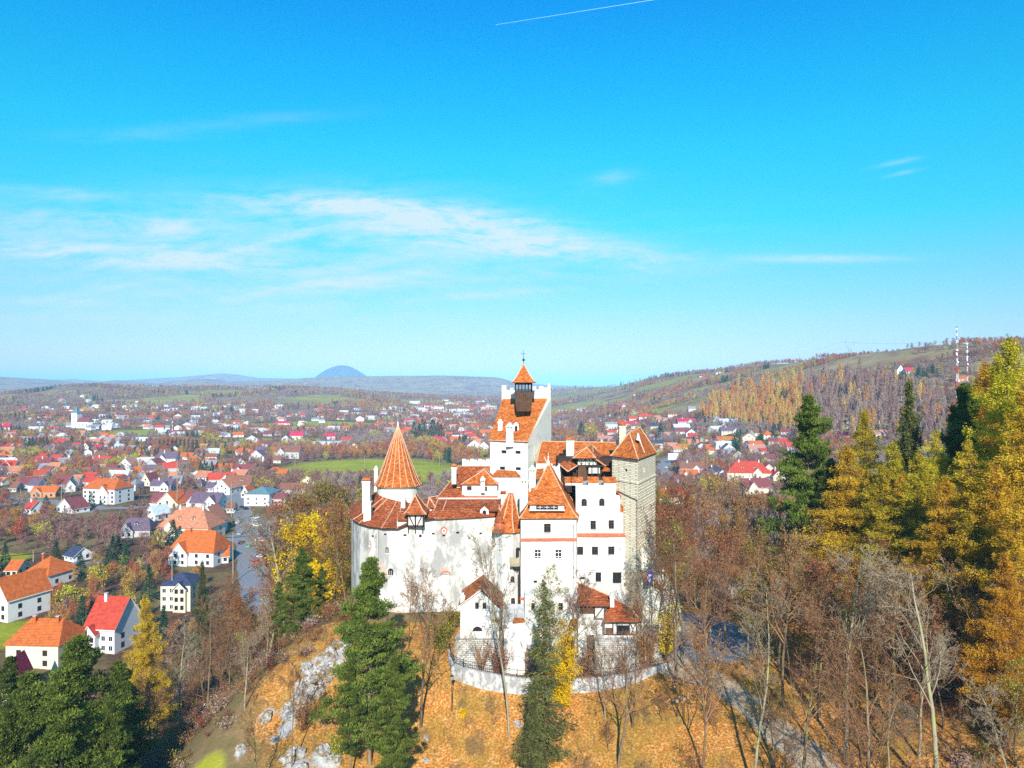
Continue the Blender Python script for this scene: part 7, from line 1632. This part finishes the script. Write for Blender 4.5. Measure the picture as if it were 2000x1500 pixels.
# masts and pylons
def mast(name, px, pyb, pyt, wb, cols, label, D=None, dishes=False):
    if D is None: x, y, z = ground_px(px, pyb)
    else: x, y = pxy(px, D); z = h1(x, y)
    top = -(pyt-750)/F*y; H_ = top - z; r = empty(name, (x, y, z), 0, label, 'mast'); n = 12; hw = wb/F*y/2
    for k in range(n):
        m = MB(); key = cols[k % len(cols)] if k < n*.75 or not dishes else 'metal'; f0, f1 = k/n, (k+1)/n; w0, w1 = hw*(1-.82*min(1, f0*1.35)), hw*(1-.82*min(1, f1*1.35))
        A = [(sx*w0, sy*w0, H_*f0) for sx, sy in ((-1,-1),(1,-1),(1,1),(-1,1))]; B = [(sx*w1, sy*w1, H_*f1) for sx, sy in ((-1,-1),(1,-1),(1,1),(-1,1))]; t_ = max(.1, hw*.09)
        for i in range(4): j = (i+1) % 4; m.tube(A[i], B[i], t_, key, 4); m.tube(A[i], B[j], t_*.6, key, 4); m.tube(A[j], B[i], t_*.6, key, 4); m.tube(B[i], B[j], t_*.7, key, 4)
        m.build('lattice_section', r)
    if dishes:
        rs = random.Random(3)
        for k in range(9):
            m = MB(); zz = H_*rs.uniform(.62, .97); a = rs.uniform(2.6, 5.6); c = (math.cos(a)*hw*.5, math.sin(a)*hw*.5, zz)
            if k % 2: m.tube(c, (c[0]+math.cos(a)*.5, c[1]+math.sin(a)*.5, zz), .9, 'whitepaint', 10, .8); m.build('dish', r)
            else: m.box(c[0]-.3, c[0]+.3, c[1]-.25, c[1]+.25, zz-1.3, zz+1.3, 'whitepaint'); m.build('antenna', r)
mast('radio_mast', 337, 866, 823, 5, ['redpaint', 'whitepaint'], 'slim red and white banded radio mast among the conifers')
mast('lattice_mast', 1869, 728, 637, 6.5, ['redpaint', 'whitepaint'], 'tall red and white lattice mast hung with antennas on the hill', dishes=True, D=640)
mast('lattice_mast', 1889, 715, 668, 3.5, ['whitepaint', 'redpaint'], 'shorter lattice mast behind the tall one', dishes=True, D=700)
def pylon(px, pyb, pyt, label, D):
    x, y = pxy(px, D); z = h1(x, y); H_ = -(pyt-750)/F*y - z; r = empty('power_pylon', (x, y, z), .25, label, 'pylon', 'pylons of the power line'); m = MB(); w = H_*.11
    for s_ in (-1, 1):
        for q in (-1, 1): m.tube((s_*w, q*w*.6, 0), (s_*w*.6, q*.2, H_*.45), .22, 'metal', 4); m.tube((s_*w*.6, q*.2, H_*.45), (s_*H_*.26, 0, H_*.8), .2, 'metal', 4)
        m.tube((s_*w, -w*.6, 0), (-s_*w*.6, -.2, H_*.45), .14, 'metal', 4); m.tube((s_*H_*.26, 0, H_*.8), (s_*H_*.22, 0, H_), .16, 'metal', 4)
    m.tube((-w*.6, 0, H_*.45), (w*.6, 0, H_*.45), .16, 'metal', 4); m.build('legs', r)
    m = MB(); m.tube((-H_*.5, 0, H_*.8), (H_*.5, 0, H_*.8), .25, 'metal', 4); m.tube((-H_*.5, 0, H_*.8), (0, 0, H_*.86), .15, 'metal', 4); m.tube((H_*.5, 0, H_*.8), (0, 0, H_*.86), .15, 'metal', 4); m.build('crossarm', r); return (x, y, z+H_*.8, H_*.5)
p1_ = pylon(1660, 684, 661, 'power pylon with wide crossarm on the near hill crest', 1330); p2_ = pylon(1242, 742, 729, 'small power pylon on the far end of the crest', 2950); p3_ = pylon(1432, 722, 708, 'power pylon standing midway along the crest', 2000); p4_ = pylon(1928, 672, 656, 'power pylon behind the tallest larch', 1050)
for i, (a, b) in enumerate(((p4_, p1_), (p1_, p3_), (p3_, p2_))):
    for s_ in (-1, 1):
        m = MB(); A = Vector((a[0]+s_*a[3], a[1], a[2])); B = Vector((b[0]+s_*b[3], b[1], b[2])); L = (B-A).length; pt = [A.lerp(B, k/14) - Vector((0, 0, L*.016*4*(k/14)*(1-k/14))) for k in range(15)]
        for u, v in zip(pt[:-1], pt[1:]): m.tube(u, v, .07, 'metal', 3)
        o = m.build('power_cable'); tag(o, ['power cable from the larches to the near crest pylon', 'power cable between the near crest pylon and the middle pylon', 'thin power cable towards the farthest pylon'][i], 'cable', f'power cables span {"one two three".split()[i]}')
# street poles
def pole(px, pyb, pyt, label, D=None, arm=True, key='greywood'):
    if D is None: x, y, z = ground_px(px, pyb)
    else: x, y = pxy(px, D); z = h1(x, y)
    H_ = -(pyt-750)/F*y - z; r = empty('utility_pole', (x, y, z), 0, label, 'pole', 'utility poles of the village'); m = MB(); m.tube((0, 0, -.5), (0, 0, H_), .2, key, 6, .13); m.build('post', r)
    if arm: m = MB(); m.box(-.9, .9, -.06, .06, H_-.6, H_-.45, 'wood'); m.build('crossarm', r)
for i, a in enumerate([(346,1000,895,'tall pole crowned by a lamp before the purple roofs'),(401,920,893,'pole beside the round bare tree'),(457,912,888,'pole above the maroon roof'),(373,945,917,'pale pole at the small field'),(576,912,880,'pole at the meadow edge'),(712,912,890,'pole standing in the meadow'),(858,912,888,'pole at the inner meadow edge'),
    (40,972,955,'pole by the outer road'),(120,985,950,'pole beside the brick house'),(452,1010,940,'pole at the street corner'),(336,1190,1085,'thin tall pole before the navy roof'),(190,1195,1158,'pole near the red-roofed white house'),(455,1140,1040,'street lamp pole beside the street trees'),(65,1098,1075,'short pole by the village lane'),
    (1375,925,888,'pole before the navy roof'),(1394,925,872,'tall pole beside the navy roof'),(1381,940,880,'pole between the two navy-roof poles'),(1425,960,905,'pole next to the big guesthouse')]): pole(a[0], a[1], a[2], a[3])
# parked and moving cars
def make_car(col):
    k = f'car_{col}'; c = dict(white=(.75, .76, .78), black=(.02, .02, .025), red=(.5, .03, .03), green=(.12, .35, .18), blue=(.05, .1, .3), grey=(.35, .36, .38))[col]
    MT[k] = flat('car_paint_' + col, c, .3, .6); r = empty('car', (0, 0, 0)); m = MB(); L, W_ = 4.3, .9
    pr = [(-2.15, .35), (-2.15, .85), (-1.95, .95), (-1.1, 1.0), (-.5, 1.45), (.9, 1.48), (1.6, 1.0), (2.05, .92), (2.15, .6), (2.15, .35)]
    m.loft([[(-W_, y, z) for y, z in pr], [(-W_*.96, y, z+.0) for y, z in pr], [(W_, y, z) for y, z in pr]], k); m.build('body', r)
    m = MB(); m.face([(-.72, -1.06, 1.04), (.72, -1.06, 1.04), (.66, -.55, 1.44), (-.66, -.55, 1.44)], 'glass'); m.face([(-.66, .95, 1.47), (.66, .95, 1.47), (.72, 1.56, 1.05), (-.72, 1.56, 1.05)], 'glass')
    for s_ in (-1, 1): P = [(s_*(W_+.01), -.95, 1.02), (s_*(W_+.01), 1.35, 1.02), (s_*(W_+.01), .85, 1.4), (s_*(W_+.01), -.5, 1.4)]; m.face(P if s_ > 0 else P[::-1], 'glass')
    m.build('windows', r)
    for sx in (-1, 1):
        for sy in (-1.35, 1.35): m = MB(); m.tube((sx*.72, sy, .33), (sx*.93, sy, .33), .33, 'iron', 12); m.tube((sx*.93, sy, .33), (sx*.95, sy, .33), .2, 'metal', 10); m.build('wheel', r)
        m = MB(); m.box(sx*.75-.13, sx*.75+.13, -2.17, -2.13, .65, .8, 'redpaint'); m.build('tail_light', r)
    return r
protos = {}
for px, py, col, rz, lab in [(466,1022,'white',-5,'white car driving down the middle of the street'),(473,994,'black',70,'dark car turning at the street corner'),(479,997,'black',60,'second dark car just behind at the street corner'),(499,1013,'white',75,'white car parked topmost in the kerb row'),(500,1019,'grey',75,'silver car parked in the kerb row'),
    (496,1027,'white',70,'white car parked lower in the kerb row'),(503,1029,'white',72,'white van-like car parked outermost in the kerb row'),(485,1069,'green',10,'green car on the lower street'),(516,1076,'blue',70,'dark blue car under the pale bare tree'),(512,1090,'white',75,'white car under the pale bare tree'),(499,1102,'red',15,'red car at the lower end of the street'),
    (457,1003,'white',0,'white car by the shop at the corner'),(10,968,'blue',80,'dark car on the outer road'),(1340,905,'grey',60,'silver car beside the blue-grey road'),(1322,906,'blue',75,'blue car beside the billboard'),(8,1448,'white',60,'white car parked under the pine grove'),(300,988,'white',85,'white car on the main road before the salmon roofs'),(160,994,'grey',88,'silver car on the main road below the hotel'),(262,990,'black',86,'black car on the main road beside the hotel'),
    (470,1045,'grey',-4,'silver car parked on the shaded kerb'),(472,1062,'black',-4,'black car parked on the shaded kerb'),(508,1058,'white',70,'white car in the lower kerb row'),(507,1066,'grey',70,'silver car in the lower kerb row'),(1300,915,'white',20,'white car at the foot of the blue-grey road'),(250,1096,'red',80,'red car on the village lane')]:
    x, y, z = ground_px(px, py)
    if col not in protos: o = protos[col] = make_car(col)
    else:
        s_ = protos[col]; o = s_.copy(); COL.objects.link(o)
        for ch in s_.children: d = ch.copy(); COL.objects.link(d); d.parent = o
    o.location = (x, y, z + .05); o.rotation_euler = (0, 0, R(rz)); tag(o, lab, 'car', 'cars in the village')
# billboard
x, y, z = ground_px(1315, 905); r = empty('billboard', (x, y, z), 0, 'white billboard on posts beside the blue-grey road', 'billboard'); s = y/F
m = MB(); m.box(-10*s, 10*s, -.15, .15, 7*s, 19*s, 'whitepaint'); m.build('panel', r)
for k in (-8, 8): m = MB(); m.box(k*s-.12, k*s+.12, -.1, .1, -1, 7*s-.003, 'metal'); m.build('post', r)
# ---------------------------------------------------------------- middle distance and far vegetation
FT = {'bare': [far_mesh(61+i, 'bare', ['far_bare']) for i in range(3)], 'grey': [far_mesh(64+i, 'bare', ['far_grey']) for i in range(3)], 'rust': [far_mesh(67+i, 'bare', ['far_rust']) for i in range(2)],
      'yellow': [far_mesh(71+i, 'round', ['far_yellow']) for i in range(3)], 'conifer': [far_mesh(75+i, 'conifer', ['far_green']) for i in range(3)], 'birch': [far_mesh(78+i, 'birch', [('birchleaf', 'birchleaf2')[i % 2], 'birchbark']) for i in range(4)]}
HX = np.array([(a, b, r) for a, b, r, _ in HOUSES])
def free(x, y, road=5.0):
    """positions clear of houses (and of the view onto them), roads and meadows"""
    ok_ = np.ones(len(x), bool)
    for a, b, r in HX:
        d = np.hypot(x-a, y-b); ok_ &= d > r + 1
        k = a / b; lat = abs(x - k*y); dy = b - y; ok_ &= ~((dy > 0) & (dy < 24 + r*.8) & (lat < r*.9))
    for pts, hw in ROADS: ok_ &= seg_d(x, y, pts) > hw + road
    sx = seg_d(x, y + 24, STREET); ok_ &= sx > 9
    return ok_
rv = np.random.RandomState(21)
FK = [('bare', 'brown bare tree', 'bare_tree'), ('grey', 'greyish bare tree', 'bare_tree'), ('rust', 'rust tinged tree', 'bare_tree'), ('yellow', 'yellow green leafy tree', 'leafy_tree'), ('conifer', 'dark green conifer', 'conifer_tree')]
def field(n, x0, x1, y0, y1, keep):
    x = rv.uniform(x0, x1, n); y = rv.uniform(y0, y1, n); m_ = (abs(x) < y*.80) & free(x, y); x, y = x[m_], y[m_]; m_ = keep(x, y); return x[m_], y[m_]
def kinds(x, y):
    a = fbm(x, y, 90, 3); b = fbm(x+900, y, 70, 3); c = rv.rand(len(x)); k = np.zeros(len(x), int)
    k[(a > .05)] = 1; k[(b > .10) & (c < .75)] = 2; k[(c > .925)] = 3; k[(fbm(x, y-700, 60, 2) > .40) & (c < .75)] = 4; k[(fbm(x-300, y+400, 80, 2) > .38) & (c < .6)] = 3; return k
def meadow_mask(x, y):
    z = H(x, y); za, zb = zones(x, y, z); return (za[:, 1] < .45) & (zb[:, 0] < .3)
# individual trees of the village (the nearest ones)
X1, Y1 = field(11000, -420, 520, 205, 620, lambda x, y: meadow_mask(x, y) & ((fbm(x, y, 55, 3) > -.34) | (y < 330)))
dd = np.argsort(Y1); X1, Y1 = X1[dd], Y1[dd]; K1 = kinds(X1, Y1); nb_have = sum(1 for o in bpy.data.objects if o.name.startswith('bare_tree'))
lim = {'bare_tree': max(0, 290 - nb_have), 'leafy_tree': 60, 'conifer_tree': 70}; used = np.zeros(len(X1), bool)
Z1 = H(X1, Y1)
near_grid = {}
for i in range(len(X1)):
    key, ds, nm = FK[K1[i]]; cell = (int(X1[i]//5), int(Y1[i]//5))
    if cell in near_grid: used[i] = True; continue
    near_grid[cell] = 1
    if lim[nm] <= 0: continue
    lim[nm] -= 1; used[i] = True; s = {'bare': .85, 'grey': .9, 'rust': .8, 'yellow': .75, 'conifer': 1.15}[key] * random.uniform(.75, 1.2)
    put_tree(nm, random.choice(FT[key]), X1[i], Y1[i], s, ds, 'trees around the village', z=Z1[i])
# hand-placed distant landmarks: px, foot, height in px, kind
def far(px, py, hp, key, nm, ds, wid=1.0):
    x, y, z = ground_px(px, py); s = hp/F*y/10
    o = put_tree(nm, random.choice(FT[key]), x, y, s*wid, ds, 'trees around the village', sz=s, z=z); return o
for px in range(50, 96, 7): far(px, 880, 26, 'conifer', 'conifer_tree', 'dark green conifer of the grove')
for px in range(312, 385, 8): far(px, 884, 26, 'conifer', 'conifer_tree', 'dark green conifer of the grove')
for px, py in [(808,858),(818,862),(830,856),(842,860),(855,858),(825,850),(846,852),(862,862)]: far(px, py, 34, 'conifer', 'conifer_tree', 'tall conifer of the grove beyond the meadow', 1.3)
for px, py, hp, k, nm, ds, wd in [(851,892,40,'yellow','leafy_tree','tall golden leafy tree at the meadow corner',1.1),(853,905,26,'yellow','leafy_tree','lower golden leafy tree under the tall one',1.2),(732,862,24,'yellow','leafy_tree','yellow green tree beside the yellow cottage',1.4),(205,985,38,'conifer','conifer_tree','dark spruce in front of the hotel',1.0),(178,992,30,'conifer','conifer_tree','low dark spruce beside the hotel',1.2),
    (90,1000,32,'conifer','conifer_tree','dark spruce by the red-roofed bungalow',1.3),(338,1064,48,'conifer','conifer_tree','green spruce before the salmon guesthouse',1.2),(1338,892,30,'yellow','leafy_tree','vivid yellow tree beside the blue-grey road',1.1),(1290,862,36,'conifer','conifer_tree','dark conifer behind the stone tower',1.4),(1355,880,28,'conifer','conifer_tree','dark green tree before the pink roofs',1.4),
    (1135,858,34,'conifer','conifer_tree','green tree behind the castle range',1.5),(1150,862,38,'yellow','leafy_tree','olive leafy tree behind the castle range',1.2),(1100,842,22,'rust','bare_tree','pale rusty tree behind the keep',1.2),(704,960,34,'conifer','conifer_tree','dark spruce behind the bastion chimneys',.9),(390,858,22,'yellow','leafy_tree','yellow spreading tree beside the mast',1.6),(408,866,22,'yellow','leafy_tree','yellow spreading tree near the slope chalet',1.7),
    (420,872,20,'yellow','leafy_tree','wide yellow tree near the slope chalet',1.8),(140,875,24,'conifer','conifer_tree','dark conifer under the church',1.2),(1485,862,26,'conifer','conifer_tree','blue green conifer by the salmon roof',1.2),(30,1010,22,'yellow','leafy_tree','yellow green bush-like tree at the outer road',1.6),(52,930,24,'yellow','leafy_tree','lime yellow tree among the outer roofs',1.8),
    (240,912,18,'yellow','leafy_tree','yellow hedge-like tree in the middle rows',1.8),(265,910,16,'yellow','leafy_tree','second yellow hedge-like tree in the middle rows',1.8),(405,958,26,'conifer','conifer_tree','small round conifer beside the rusty roof',.9),(1385,820,26,'yellow','leafy_tree','yellow tree at the foot of the birch slope',.9),(1280,812,14,'yellow','leafy_tree','yellow tree above the long inn',1.5)]: far(px, py, hp, k, nm, ds, wd)
# birch slope
def inpoly(px, py, poly):
    ins = False; j = len(poly)-1
    for i in range(len(poly)):
        if (poly[i][1] > py) != (poly[j][1] > py) and px < (poly[j][0]-poly[i][0])*(py-poly[i][1])/(poly[j][1]-poly[i][1])+poly[i][0]: ins = not ins
        j = i
    return ins
BP = [(1365,826),(1385,785),(1440,768),(1500,758),(1560,748),(1600,738),(1700,742),(1800,760),(1850,790),(1890,838),(1800,862),(1660,862),(1560,850),(1480,838)]
nb = 0; k = 0; bpos = []
while nb < 285 and k < 20000:
    k += 1; px, py = rv.uniform(1365, 1890), rv.uniform(735, 862)
    if not inpoly(px, py, BP): continue
    x, y, z = ground_px(px, py)
    if any((a-x)**2 + (b-y)**2 < 16 for a, b in bpos): continue
    if len(HX) and np.min(np.hypot(HX[:, 0]-x, HX[:, 1]-y) - HX[:, 2]) < 2: continue
    s = rv.uniform(22, 52)/F*y/10 * (1.0 if py > 770 else .8); s = min(s, 2.9); bpos.append((x, y)); kind = 0 if px < 1560 or rv.rand() < .25 else 1
    me = FT['birch'][kind + 2*rv.randint(2)]
    put_tree('birch_tree', me, x, y, s*.9, ['orange tinted birch with white stem', 'russet bare birch with white stem'][kind], 'birches of the hillside grove', sz=s, z=z); nb += 1
# everything beyond counting: woodland as instanced masses
def gn_scatter(name, label, protos_, pts, scl, idx, rots):
    me = bpy.data.meshes.new(name); me.vertices.add(len(pts)); me.vertices.foreach_set('co', np.asarray(pts, np.float32).ravel())
    for nm, typ, val in (('scl', 'FLOAT', scl), ('idx', 'INT', idx), ('rz', 'FLOAT', rots)): a = me.attributes.new(nm, typ, 'POINT'); a.data.foreach_set('value', val)
    cc = bpy.data.collections.new(name + '_kinds')
    for i, p in enumerate(protos_): q = bpy.data.objects.new(f'{name}_kind_{i:02d}', p); cc.objects.link(q)
    ng = bpy.data.node_groups.new(name, 'GeometryNodeTree'); ng.interface.new_socket('Geometry', in_out='INPUT', socket_type='NodeSocketGeometry'); ng.interface.new_socket('Geometry', in_out='OUTPUT', socket_type='NodeSocketGeometry')
    n = ng.nodes; l = ng.links; gi = n.new('NodeGroupInput'); go_ = n.new('NodeGroupOutput'); ci = n.new('GeometryNodeCollectionInfo'); ci.inputs[0].default_value = cc; ci.inputs[1].default_value = True; ci.inputs[2].default_value = True
    iop = n.new('GeometryNodeInstanceOnPoints'); iop.inputs['Pick Instance'].default_value = True
    def at(nm, typ): q = n.new('GeometryNodeInputNamedAttribute'); q.data_type = typ; q.inputs[0].default_value = nm; return q.outputs[0]
    cb = n.new('ShaderNodeCombineXYZ'); l.new(at('rz', 'FLOAT'), cb.inputs[2]); l.new(gi.outputs[0], iop.inputs['Points']); l.new(ci.outputs[0], iop.inputs['Instance']); l.new(at('idx', 'INT'), iop.inputs['Instance Index'])
    e2r = n.new('FunctionNodeEulerToRotation'); l.new(cb.outputs[0], e2r.inputs[0]); l.new(e2r.outputs[0], iop.inputs['Rotation']); l.new(at('scl', 'FLOAT'), iop.inputs['Scale']); l.new(iop.outputs[0], go_.inputs[0])
    o = link(name, me); md = o.modifiers.new('scatter', 'NODES'); md.node_group = ng; tag(o, label, None, None, 'stuff'); return o
XS = [X1[~used]]; YS = [Y1[~used]]
def dens(x, y):
    z = H(x, y); hill = np.clip((z + 60) / 40, 0, 1) * (y > 500); n_ = fbm(x, y, 140, 4); p = np.where(hill > .3, n_ > -.12, n_ > -.5)
    return p & meadow_mask(x, y)
for n_, x0, x1, y0, y1 in ((14000, -700, 700, 500, 900), (20000, -1150, 1150, 860, 1500), (30000, -1700, 1700, 1400, 2500), (16000, -2300, 2300, 2300, 3900)):
    a, b = field(n_, x0, x1, y0, y1, dens); XS.append(a); YS.append(b)
X2 = np.concatenate(XS); Y2 = np.concatenate(YS); Z2 = H(X2, Y2)
bmask = np.array([not inpoly(1000 + F*a/b, 750 - F*c/b, BP) for a, b, c in zip(X2, Y2, Z2)]); X2, Y2, Z2 = X2[bmask], Y2[bmask], Z2[bmask]
K2 = kinds(X2, Y2); n = len(X2); allp = FT['bare'] + FT['grey'] + FT['rust'] + FT['yellow'] + FT['conifer']; off = [0, 3, 6, 8, 11]; cnt_ = [3, 3, 2, 3, 3]
idx = np.array([off[k] + rv.randint(cnt_[k]) for k in K2]); sc_ = rv.uniform(.6, 1.05, n) * np.where(K2 == 4, 1.25, 1) * np.where(Y2 > 1400, 1.15, 1)
gn_scatter('woodland', 'purple brown leafless woodland filling the valley and hills', allp, np.stack([X2, Y2, Z2 - .2], 1), sc_, idx, rv.rand(n)*6.28)
# shrubs and undergrowth between the near trees
def shrub_mesh(seed, leafk):
    rs = np.random.RandomState(seed); g = Geo(); seg = []; tips = []
    for i in range(16):
        a = rs.rand()*6.283; d = np.array([math.cos(a)*.6, math.sin(a)*.6, 1]); p = np.zeros(3)
        for k in range(3):
            q = p + d*.4; seg.append((p, q, .03-.007*k, .022-.006*k)); e = q + rs.normal(size=3)*.25; seg.append((q, e, .012, .008)); tips += [q, e]; p = q; d = d + rs.normal(size=3)*.2
    g.tubes(seg, 3, 1, .5); c = np.array(tips); n_ = 130; g.leaves(c[rs.randint(0, len(c), n_)] + rs.normal(size=(n_, 3))*.2, np.full(n_, .1), rs.rand(n_), rs, 0, 2.0); return g.mesh('shrub', [leafk, 'twig'])
xs, ys = rv.uniform(-110, 140, 9000), rv.uniform(66, 235, 9000); zs_ = H(xs, ys); za, zb = zones(xs, ys, zs_)
m_ = ((xs > 40) & (zb.max(1) < .3) & (np.hypot(xs-34, ys-122) > 18)) | ((xs < -25 - (115 - np.minimum(ys, 118)) * 1.02) & (ys > 88)) | ((ys > 160)); m_ &= (abs(xs) < ys*.8) & free(xs, ys, 2) & (rv.rand(9000) < np.where(xs > 0, .5, .75)) & (zb[:, 0] < .2) & (seg_d(xs, ys, PATH) > 4)
xs, ys, zs_ = xs[m_], ys[m_], zs_[m_]; n = len(xs)
gn_scatter('undergrowth', 'brown and rust undergrowth between the trees', [shrub_mesh(1, 'l_rust'), shrub_mesh(2, 'l_rust'), shrub_mesh(3, 'l_olive'), shrub_mesh(4, 'far_grey')], np.stack([xs, ys, zs_-.05], 1), rv.uniform(.6, 1.7, n), rv.randint(0, 4, n), rv.rand(n)*6.28)
n = len(FHP); gn_scatter('far_houses', 'small mixed houses packed between the trees of the distant town', FARH, FHP, rv.uniform(.7, 1.15, n), rv.randint(0, 7, n), rv.uniform(-.6, .6, n))
# more birches than can be told apart
bx, by = rv.uniform(200, 760, 14000), rv.uniform(560, 1500, 14000); bz = H(bx, by); u_, v_ = 1000 + F*bx/by, 750 - F*bz/by
keep = np.array([1365 < a < 1890 and 730 < b < 862 and inpoly(a, b, BP) for a, b in zip(u_, v_)]) & free(bx, by, 2); bx, by, bz = bx[keep][:1300], by[keep][:1300], bz[keep][:1300]; n = len(bx)
gn_scatter('birch_thicket', 'dense russet and orange birch thicket on the hillside', FT['birch'], np.stack([bx, by, bz-.1], 1), rv.uniform(.8, 2.0, n), np.where((1000 + F*bx/by < 1570), 0, 1) + 2*rv.randint(0, 2, n), rv.rand(n)*6.28)
name_all()
# ---------------------------------------------------------------- haze
def haze():
    me = bpy.data.meshes.new('haze'); bm = bmesh.new(); bmesh.ops.create_cube(bm, size=1)
    x0, x1, y0, y1, z0, z1 = -61000, 61000, -2000, 61000, -77.5 - 10, 300
    for v in bm.verts: v.co = (x0 if v.co.x < 0 else x1, y0 if v.co.y < 0 else y1, z0 if v.co.z < 0 else z1)
    bm.to_mesh(me); bm.free()
    m = bpy.data.materials.new('haze_air'); m.use_nodes = True; t = NT(m.node_tree); t.n.clear()
    v = t.new('ShaderNodeVolumePrincipled'); v.inputs['Color'].default_value = HAZECOL + (1,)
    v.inputs['Density'].default_value = HAZE; v.inputs['Anisotropy'].default_value = -0.35
    t.l.new(v.outputs[0], t.new('ShaderNodeOutputMaterial').inputs[1]); me.materials.append(m)
    m.cycles.homogeneous_volume = True
    tag(link('haze', me), kind='stuff')
haze()
